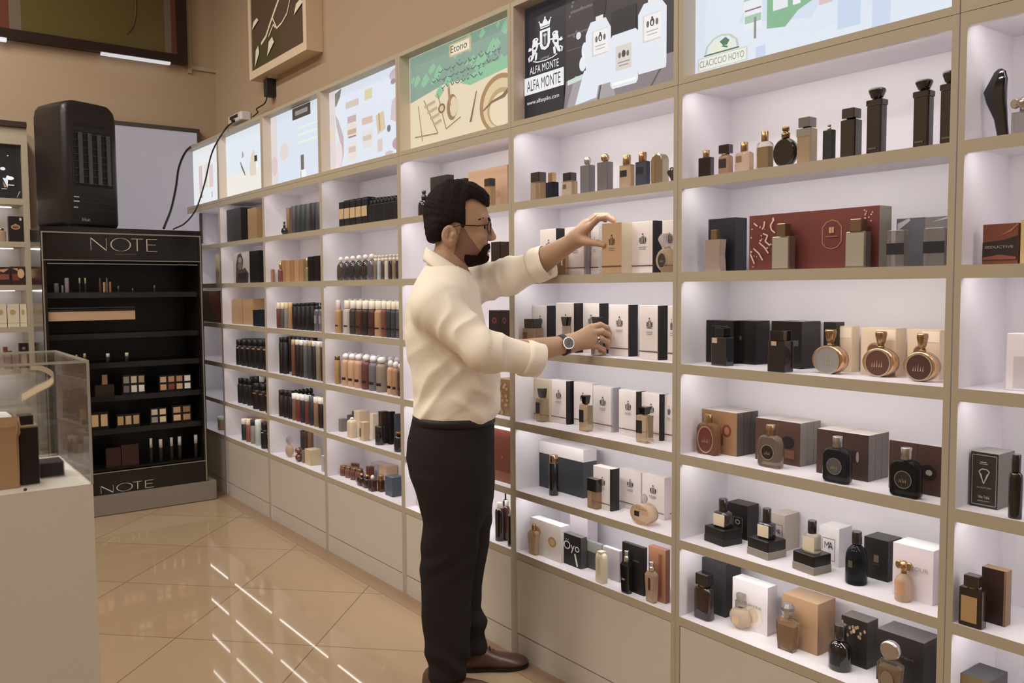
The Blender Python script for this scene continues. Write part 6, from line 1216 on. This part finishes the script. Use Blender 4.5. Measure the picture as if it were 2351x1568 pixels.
# torso, arms and legs below the clothes
def innerf(X, Y, Z):
    d = stack(X, Y, Z, [(U(0, 1000)[2], -.07, .07, -.12, .14), (U(0, 800)[2], -.10, .09, -.12, .14), (U(0, 690)[2], -.11, .07, -.14, .16), (U(0, 640)[2], -.07, .04, -.06, .08)])
    for a, b, ra, rb in ((shN, elN, .05, .042), (elN, cuN, .042, .036), (shF, elF, .05, .042), (elF, cuF, .042, .036), (L(1030, 1000, -.07), L(1032, 1270, -.08), .07, .05), (L(1032, 1270, -.08), L(1022, 1540, -.08), .05, .035), (L(1050, 1000, .10), L(1068, 1270, .11), .07, .05), (L(1068, 1270, .11), L(1080, 1500, .12), .05, .035)):
        c, _ = cone(X, Y, Z, a, b, ra, rb); d = smin(d, c, .03)
    return d
parts.append(snets(innerf, (-.22, -.33, .03), (.32, .26, 1.50), .014) + (SKIN,))
mesh_np('body', parts, man)
# --- shirt
def row(y, b, f, w0, w1): a, c = U(b, y), U(f, y); return (a[2], a[0], c[0], w0, w1)
TORSO = [row(968, 962, 1124, -.140, .16), row(960, 953, 1138, -.152, .172), row(952, 949, 1144, -.157, .177), row(940, 949, 1148, -.160, .18), row(905, 949, 1149, -.165, .185), row(860, 944, 1146, -.165, .185), row(815, 936, 1137, -.172, .19), row(770, 930, 1124, -.18, .195), row(725, 930, 1112, -.19, .20), row(690, 937, 1103, -.188, .20), row(660, 947, 1095, -.165, .182), row(636, 960, 1086, -.125, .145), row(612, 976, 1070, -.08, .10), row(596, 990, 1058, -.055, .07)]
def sleeve(X, Y, Z, a, b, c, ra, rb, rc, ph):
    d1, t1 = cone(X, Y, Z, a, b, ra, rb); d2, t2 = cone(X, Y, Z, b, c, rb, rc)
    ax1 = (X * .6 + Z * 1.0 - Y * .5); wv = 2.2 * nse(X, Y, Z, 14, 21); rg = lambda s: 1 - 2 * np.abs(np.sin(s)) ** .8
    f = -.0042 * rg(t1 * 7 + ax1 * 16 + ph + wv) * np.sin(np.clip(t1, 0, 1) * 3.1) - .0045 * rg(t2 * 6 - ax1 * 17 + ph + wv) * (t2 > 0) * (t2 < .97)
    return smin(d1, d2, .03) + f
def shirtf(X, Y, Z):
    d = stack(X, Y, Z, TORSO, 2.25)
    s = X * 55 + Z * 70; wv = nse(X, Y, Z, 9, 3); d = d - .0042 * (1 - 2 * np.abs(np.sin(s * .42 + 3.2 * wv))) * np.clip((X + .03) * 8, 0, 1) * np.clip((1.42 - Z) * 5, 0, 1) - .0032 * (1 - 2 * np.abs(np.sin(X * 16 - Z * 26 + 3 * wv))) * np.clip((1.30 - Z) * 5, 0, 1) + .004 * nse(X, Y, Z, 22, 5) + .0025 * np.sin(Z * 60 - X * 28 + 3 * Y) * np.clip(1 - abs(Z - .99) * 5, 0, 1)
    n = sleeve(X, Y, Z, shN, elN, cuN, .080, .063, .056, 0.0); d = smin(d, n, .035)
    n = sleeve(X, Y, Z, shF, elF, cuF, .078, .062, .058, 2.0); d = smin(d, n, .035)
    d = smin(d, elli(X, Y, Z, U(1118, 905), (.035, .10, .07)), .03)
    for c, e in ((cuN, elN), (cuF, elF)):
        ax = (c - e) / np.linalg.norm(c - e); pl = (X - c[0]) * ax[0] + (Y - c[1]) * ax[1] + (Z - c[2]) * ax[2]
        near = (X - c[0]) ** 2 + (Y - c[1]) ** 2 + (Z - c[2]) ** 2 < .13 ** 2
        d = np.where(near, smax(d, pl - .006, .006), d)
    # neck opening
    nk, _ = cone(X, Y, Z, U(1040, 575), U(1022, 650), .066, .066); d = smax(d, -nk, .006)
    nk, _ = cone(X, Y, Z, U(1085, 640, -.01), U(1100, 680, -.02), .018, .004); d = smax(d, -nk, .006)
    return np.maximum(d, TORSO[0][0] - Z)
mesh_np('shirt', [snets(shirtf, (-.19, -.35, U(0, 968)[2] - .004), (.34, .26, U(0, 590)[2]), .0062) + (SHIRT,)], man)
def cuff(c, e, r, ln, tw):
    ax = (c - e) / np.linalg.norm(c - e); up = np.array([0, 0, 1.0]); a = np.cross(ax, up); a /= np.linalg.norm(a); b = np.cross(a, ax); R = []; n = 36
    for s, k in ((-.5, .88), (-.5, 1.02), (-.25, 1.045), (0, 1.02), (.2, 1.0), (.5, .985), (.52, .96), (.5, .93), (.2, .90), (-.5, .87)):
        ring = []
        for i in range(n):
            th = 2 * math.pi * i / n; rr = r * k * (1 + .022 * math.sin(3 * th + tw) + .014 * math.sin(7 * th + tw * 2))
            p = c + ax * (s * ln + .008 * math.sin(th + tw)) + a * rr * math.cos(th) + b * rr * math.sin(th); ring.append(tuple(p))
        R.append(ring)
    m = MB(); m.loft(R, SHIRT, cap=False); return m.build('rolled_cuff', man, False)
cuff(cuN + (cuN - elN) * .02, elN, .0585, .055, 1.0)
cuff(cuF - (cuF - elF) * .02, elF, .0605, .062, 2.3)
# collar: folded band that dips towards the throat
def collar():
    m = MB(); n = 44; R = []
    def ring(k, x0, x1, y0, y1, w, lift):
        out = []
        for i in range(n + 1):
            th = math.radians(-170 + 340 * i / n) + math.pi   # starts and ends at the throat
            u = (1 - math.cos(th - math.pi)) / 2 if False else (1 + math.cos(th)) / 2   # 1 at the front
            a = U(x0, y0); b = U(x1, y1); c = (a + b) / 2; hl = (b - a) / 2
            p = c + hl * math.cos(th) + np.array([0, w * math.sin(th), 0]); out.append(tuple(p + np.array([0, 0, lift])))
        return out
    R = [ring(0, 986, 1078, 590, 652, .066, 0), ring(1, 981, 1080, 568, 634, .068, 0), ring(2, 978, 1084, 566, 633, .072, 0), ring(3, 972, 1094, 590, 668, .088, 0), ring(4, 971, 1096, 597, 676, .091, -.002), ring(5, 974, 1092, 596, 670, .086, -.004)]
    m.loft(R, SHIRT, cap=False, close=False); m.build('collar', man, False)
collar()
# --- trousers, belt
def legrow(y, b, f, w0, w1): a, c = L(b, y, (w0 + w1) / 2), L(f, y, (w0 + w1) / 2); return (a[2], a[0], c[0], w0, w1)
HIP = [row(948, 951, 1133, -.150, .17), row(975, 945, 1134, -.152, .175), row(1010, 937, 1134, -.16, .18), row(1050, 935, 1134, -.165, .185), row(1090, 945, 1133, -.16, .185), row(1130, 962, 1131, -.155, .185), row(1160, 972, 1128, -.14, .175), row(1200, 990, 1110, -.10, .13), row(1245, 1020, 1075, -.02, .05)]
NEAR = [legrow(1010, 985, 1085, -.13, -.01), legrow(1050, 962, 1100, -.155, .01), legrow(1090, 948, 1112, -.165, .02), legrow(1130, 958, 1110, -.165, .01), legrow(1200, 971, 1104, -.16, 0), legrow(1250, 967, 1098, -.155, -.005), legrow(1310, 964, 1090, -.15, -.01), legrow(1380, 966, 1084, -.15, -.015), legrow(1440, 970, 1080, -.148, -.02), legrow(1500, 979, 1078, -.145, -.022), legrow(1540, 984, 1072, -.143, -.025), legrow(1556, 985, 1068, -.142, -.026)]
FAR = [legrow(1010, 1005, 1105, .01, .15), legrow(1050, 996, 1125, 0, .17), legrow(1090, 990, 1133, 0, .18), legrow(1130, 1000, 1132, .01, .185), legrow(1200, 1012, 1129, .03, .19), legrow(1250, 1020, 1123, .04, .19), legrow(1300, 1026, 1113, .045, .19), legrow(1350, 1032, 1107, .05, .19), legrow(1395, 1036, 1105, .055, .19), legrow(1425, 1040, 1117, .055, .19), legrow(1450, 1044, 1111, .058, .185), legrow(1478, 1048, 1118, .06, .185), legrow(1492, 1050, 1117, .06, .182)]
def trouf(X, Y, Z):
    d = stack(X, Y, Z, HIP, 2.2); n = stack(X, Y, Z, NEAR, 2.1); f = stack(X, Y, Z, FAR, 2.1); d = smin(smin(d, n, .03), smin(d, f, .03), .012)
    lowf = np.clip((.34 - Z) * 5, 0, 1); kn = np.exp(-((Z - .50) / .10) ** 2)
    wv = nse(X, Y, Z, 10, 31); d = d + lowf * .0035 * np.sin(Z * 62 + X * 34 + Y * 26 + 4 * wv) + kn * .002 * np.sin(Z * 55 - X * 50 + 4 * wv) + .003 * nse(X, Y, Z, 14, 9)
    cr = np.exp(-((Z - .80) / .05) ** 2) * np.exp(-((X + .09) / .05) ** 2); return d + .004 * cr
z0 = U(0, 1558)[2] - .02
mesh_np('trousers', [snets(trouf, (-.20, -.19, z0), (.18, .22, U(0, 950)[2]), .0066) + (TROU,)], man)
m = MB(); R = []
for y, g in ((951, -.002), (951.5, .0025), (969, .003), (969.5, -.002)):
    r_ = row(y, 949, 1135, -.153, .173); cu, cw, au, aw = (r_[1] + r_[2]) / 2, (r_[3] + r_[4]) / 2, (r_[2] - r_[1]) / 2 + g, (r_[4] - r_[3]) / 2 + g
    R.append([(cu + au * abs(math.cos(a)) ** .9 * math.copysign(1, math.cos(a)), cw + aw * abs(math.sin(a)) ** .9 * math.copysign(1, math.sin(a)), r_[0]) for a in [2 * math.pi * i / 60 for i in range(60)]])
m.loft(R, mat('#1d1211', .6), cap=False); m.build('belt', man, False)
# --- shoes
def shoe(tip, heel, w, label):
    """brogue from heel to tip (floor points)"""
    ax = tip - heel; LN = np.linalg.norm(ax); ax /= LN; sd = np.cross(np.array([0, 0, 1.0]), ax)
    LEA = mat('#5c3f30', .28, spec=.6, noise=.25, nscale=30); DK = mat('#1d1412', .4)
    prof = [(0, .028, .070), (.04, .034, .085), (.12, .037, .098), (.22, .038, .102), (.32, .038, .092), (.42, .040, .072), (.55, .046, .056), (.70, .049, .047), (.83, .046, .041), (.92, .036, .035), (.975, .022, .027), (1.0, .006, .018)]
    R = []
    for t, hw, hh in prof:
        c = heel + ax * LN * t; R.append([tuple(c + sd * hw * math.cos(a) * (1 if math.sin(a) > 0 else 1.0) + np.array([0, 0, .012 + (hh - .012) * max(0, math.sin(a)) ** .75])) for a in [math.pi * i / 11 for i in range(12)]])
    m = MB(); m.loft(R, LEA, close=True); o = m.build('shoe', man, False); o['label'] = label
    R = [[tuple(heel + ax * LN * t + sd * s * (hw + .004) + np.array([0, 0, z])) for t, hw, _ in [(-.01, .02, 0)] + prof for s in (1,)] + [tuple(heel + ax * LN * t - sd * (hw + .004) + np.array([0, 0, z])) for t, hw, _ in ([(-.01, .02, 0)] + prof)[::-1]] for z in (.0015, .013)]
    m = MB(); m.loft(R, DK, sm=False); s_ = m.build('sole', man, False); s_.parent = o
    m = MB()
    for k in range(4):
        c = heel + ax * LN * (.36 + .055 * k); h = .088 - .012 * k
        tube(m, [tuple(c - sd * .018 + np.array([0, 0, h - .004])), tuple(c + np.array([0, 0, h + .003])), tuple(c + sd * .018 + np.array([0, 0, h - .004]))], .0022, DK, 6)
    s_ = m.build('laces', man, False); s_.parent = o
tF = L(1213, 1528, .14); tF[2] = 0; hF = L(1062, 1538, .11); hF[2] = 0
shoe(tF, hF, .05, 'far brown leather shoe')
tN = L(1098, 1594, -.09); tN[2] = 0; hN = L(972, 1588, -.075); hN[2] = 0
tN = hN + (tN - hN) * 1.28
shoe(tN, hN, .05, 'near brown leather shoe')
# --- hair
def hairf(X, Y, Z):
    d = elli(X, Y, Z, U(1048, 486), (.114, .086, .110)); d = smin(d, elli(X, Y, Z, U(1084, 446), (.056, .060, .034), -.22), .02)
    d = smin(d, elli(X, Y, Z, U(1010, 530), (.052, .074, .060)), .02)
    u = X; z = Z; t0 = U(1071, 517); 
    # face side cut: keep what lies behind the temple line, above the fringe line
    fx = U(1071, 500)[0]; fz = U(0, 466)[2]; ez = U(0, 532)[2]
    cut = np.minimum(np.maximum(u - fx, -9), 9); low = np.maximum(cut, (fz + .02 * np.clip((u - fx) / .07, 0, 1)) - z) # positive in the face area
    d = smax(d, np.minimum(u - fx, fz - .012 + .010 * np.sin((u - fx) * 60) - z), .004)
    nape = U(992, 562); d = np.maximum(d, (nape[2] + .10 * 0) - z - np.clip((u - nape[0]), 0, 1) * .0 )
    lim = np.interp(X, [U(q, 0)[0] for q in (980, 1008, 1016, 1026, 1040, 1054, 1058, 1066, 1072)], [U(0, q)[2] for q in (563, 562, 545, 527, 519, 522, 536, 540, 530)])
    d = smax(d, lim - Z, .003)
    return d + .0010 * nse(X, Y, Z, 260, 2) + .0004 * np.sin(X * 260 + Z * 420 + 5 * nse(X, Y, Z, 34, 4)) + .003 * nse(X, Y, Z, 55, 8)
H0 = U(965, 575); H1 = U(1135, 400)
mesh_np('hair', [snets(hairf, (H0[0], -.10, H0[2]), (H1[0], .10, H1[2]), .0028) + (HAIR,)], man)
def jaw(X, Y, Z, g):
    d = elli(X, Y, Z, U(1077, 570), (.058 + g, .052 + g, .050 + g), .25); d = smin(d, elli(X, Y, Z, U(1104, 590), (.024 + g, .026 + g, .020 + g)), .02)
    d = smin(d, elli(X, Y, Z, U(1103, 572), (.028 + g, .034 + g, .028 + g)), .012); d = smin(d, elli(X, Y, Z, U(1078, 528), (.064 + g, .064 + g, .088 + g)), .025)
    return smin(d, elli(X, Y, Z, U(1049, 492), (.103 + g, .077 + g, .098 + g)), .03)
def line(X, Z, pts):
    xs = [U(a, b)[0] for a, b in pts]; zs_ = [U(a, b)[2] for a, b in pts]; return np.interp(X, xs, zs_)
def beardf(X, Y, Z):
    d = jaw(X, Y, Z, .0055); d = smin(d, elli(X, Y, Z, U(1074, 594), (.040, .046, .028)), .015)
    top = line(X, Z, [(1046, 560), (1052, 574), (1070, 585), (1096, 588), (1104, 578), (1112, 566), (1122, 559), (1132, 557)])
    d = smax(d, Z - top, .004); d = smax(d, U(1047, 0)[0] - X, .005)
    lip = elli(X, Y, Z, U(1121, 580), (.026, .024, .0125)); d = smax(d, -lip, .003)
    return d + .0012 * nse(X, Y, Z, 240, 7)
def stubf(X, Y, Z):
    h = headf(X, Y, Z); d = h - .0012; top = line(X, Z, [(1046, 515), (1066, 522), (1078, 540), (1092, 562), (1104, 578), (1110, 585)])
    d = np.maximum(d, Z - top - .004 * nse(X, Y, Z, 90, 3)); d = np.maximum(d, U(1057, 0)[0] - (U(0, 530)[2] - Z) * .28 - X + .003 * nse(X, Y, Z, 110, 6)); d = np.maximum(d, U(0, 612)[2] - Z + (U(1062, 0)[0] - X) * .9); return np.maximum(d, -h - .003)
H0 = U(1035, 632); H1 = U(1145, 505)
mesh_np('beard', [snets(beardf, (H0[0], -.08, H0[2]), (H1[0], .08, H1[2]), .0026) + (BEARD,)], man)
o = mesh_np('stubble', [snets(stubf, (H0[0], -.09, H0[2]), (H1[0], .09, H1[2]), .0026) + (mat('#875f48', .8, bump=.5, nscale=400, noise=.15),)], man)
for s in (-1, 1):
    m = MB(); c = U(1111, 523) + np.array([.0035, s * .031, 0]); lathe(m, 0, 0, [(.0005, -.006), (.0055, -.003), (.0065, 0), (.004, .003), (.0003, .004)], mat('#221612', .1), 12)
    m.v = [(c[0] + v[2] * .8 + .001, c[1] + v[0], c[2] + v[1]) for v in m.v]; m.build('eye', man, False)
    m = MB(); e_ = U(1104, 522.5) + np.array([0, s * .031, 0]); tube(m, [(e_[0] - .003, e_[1] + s * .0135, e_[2] + .000), (e_[0] + .006, e_[1] + s * .0115, e_[2] + .0035), (e_[0] + .0125, e_[1] + s * .004, e_[2] + .0045), (e_[0] + .0125, e_[1] - s * .005, e_[2] + .0035)], [.0012, .0018, .0018, .0012], HAIR, 6); m.build('eyelashes', man, False)
def browf(X, Y, Z):
    h = headf(X, Y, Z) - .0018; c = None
    for s in (-1, 1):
        q = chain(X, Y, Z, [U(1098, 508) + np.array([0, s * .058, 0]), U(1110, 503) + np.array([0, s * .046, 0]), U(1121, 504) + np.array([0, s * .028, 0]), U(1126, 507) + np.array([0, s * .012, 0])], [.0015, .0035, .0042, .003]); c = q if c is None else np.minimum(c, q)
    return np.maximum(h, c - .002) + .0008 * nse(X, Y, Z, 300, 12)
H0 = U(1085, 520); H1 = U(1138, 490)
mesh_np('eyebrows', [snets(browf, (H0[0], -.075, H0[2]), (H1[0], .075, H1[2]), .0018) + (HAIR,)], man)
# --- glasses
GF = mat('#3a1f1c', .25, spec=.6)
gl = MB(); 
for s in (-1, 1):
    c = U(1124, 525) + np.array([.004, s * .034, 0]); pts = [(c[0] - abs(math.cos(a)) * .0 - s * 0 - (.010 if s * math.cos(a) > 0 else 0) * abs(math.cos(a)), c[1] + .026 * math.cos(a), c[2] + .021 * math.sin(a)) for a in [2 * math.pi * i / 28 for i in range(29)]]
    tube(gl, pts, .0022, GF, 6)
    tube(gl, [(c[0] - .010, c[1] + s * .026, c[2] + .010), tuple(U(1100, 522, 0) + np.array([0, s * .073, 0])), tuple(U(1060, 521) + np.array([0, s * .082, 0])), tuple(U(1036, 527) + np.array([0, s * .083, 0]))], [.0028, .0024, .002, .002], GF, 6)
c = U(1124, 525); tube(gl, [(c[0] + .004, c[1] - .010, c[2] + .010), (c[0] + .006, c[1], c[2] + .013), (c[0] + .004, c[1] + .010, c[2] + .010)], .002, GF, 6)
g_ = gl.build('glasses', man, False)
for s in (-1, 1):
    m = MB(); c = U(1124, 525) + np.array([.003, s * .034, 0]); m.poly([(c[0] - (.010 if s * math.cos(a) > 0 else 0) * abs(math.cos(a)), c[1] + .025 * math.cos(a), c[2] + .020 * math.sin(a)) for a in [2 * math.pi * i / 24 for i in range(24)]], mat('#f2efe8', .02, trans=1.0, ior=1.05, alpha=.3)); l_ = m.build('lens', man, False); l_.parent = g_
# --- watch and ring
ax = wrN - cuN; ax /= np.linalg.norm(ax); wc = L(1293, 792, -.155) ; a = np.cross(ax, np.array([0, 0, 1.0])); a /= np.linalg.norm(a); b = np.cross(a, ax)
if a[1] > 0: a = -a
m = MB(); R = []
for s, k in ((-.5, 1.0), (-.5, 1.09), (.5, 1.09), (.5, 1.0)):
    R.append([tuple(wc + ax * (s * .018) + a * .0325 * k * math.cos(t) + b * .0325 * k * math.sin(t)) for t in [2 * math.pi * i / 32 for i in range(32)]])
m.loft(R, mat('#161418', .4), cap=False); wt = m.build('watch_strap', man, False)
m = MB(); dirn = a * .92 + b * .22; dirn /= np.linalg.norm(dirn); c0 = wc + dirn * .034; e1 = ax; e2 = np.cross(dirn, e1)
for (r, h0, h1, M_) in ((.0205, -.002, .007, mat('#b9b2ac', .2, metal=.9)), (.0165, .007, .0078, mat('#57565a', .3))):
    m.loft([[tuple(c0 + dirn * h + e1 * r * math.cos(t) + e2 * r * math.sin(t)) for t in [2 * math.pi * i / 28 for i in range(28)]] for h in (h0, h1)], M_, sm=False)
for k in range(12):
    t = 2 * math.pi * k / 12; p = c0 + dirn * .0081 + e1 * .0135 * math.cos(t) + e2 * .0135 * math.sin(t); q = c0 + dirn * .0081 + e1 * .0108 * math.cos(t) + e2 * .0108 * math.sin(t); tube(m, [tuple(p), tuple(q)], .0006, mat('#cfcac6', .3), 4)
d_ = m.build('watch_dial', man, False); d_.parent = wt
m = MB(); p0, p1 = RI[0], RI[1]; ax = (p1 - p0) / np.linalg.norm(p1 - p0); c = p0 + (p1 - p0) * .62; a = np.cross(ax, np.array([0, 0, 1.0])); a /= np.linalg.norm(a); b = np.cross(a, ax)
R = [[tuple(c + ax * s + a * .0112 * k * math.cos(t) + b * .0112 * k * math.sin(t)) for t in [2 * math.pi * i / 20 for i in range(20)]] for s, k in ((-.003, .98), (-.003, 1.08), (.003, 1.08), (.003, .98))]
m.loft(R, mat('#c9c6c4', .2, metal=.9), cap=False)
if a[1] > 0: a = -a
rbox(m, 0, 0, .007, .006, 0, .003, mat('#1a1718', .2)); k8 = len(m.v) - 0
nv = 4 * 16; base = len(m.v) - nv
m.v = m.v[:base] + [tuple(c + a * (.0118 + v[2]) + ax * v[0] + b * v[1]) for v in m.v[base:]]
m.build('ring', man, False)
# --- things in his hands
def held():
    p = px(1378, 770, 1, .045); z0 = ZS[3] + .0006
    zt = px(1378, 727, 1, .045)[2]; zb = px(1378, 746, 1, .045)[2]
    bottle('black capped bottle gripped in the man\'s lower hand', p[0] - .0165, p[0] + .0165, .030, z0, zb, zt, 'sq', '#c9b49a', 'g', .8, ('trap', '#1a181a', 'd'), .80, collar='#c9c6c4')
    A = px(1379, 515, 1, -.004); B = px(1424, 513, 1, -.004)
    z1 = px(1400, 512, 1, -.004)[2]
    boxthing('tan crest box held between the man\'s raised fingers', A[0], B[0], .002, .068, ZS[2] + .0006, z1, '#c19a70', side='#ddccaa', top='#e2d2b4', pr=crown('#5c4434'))
held()
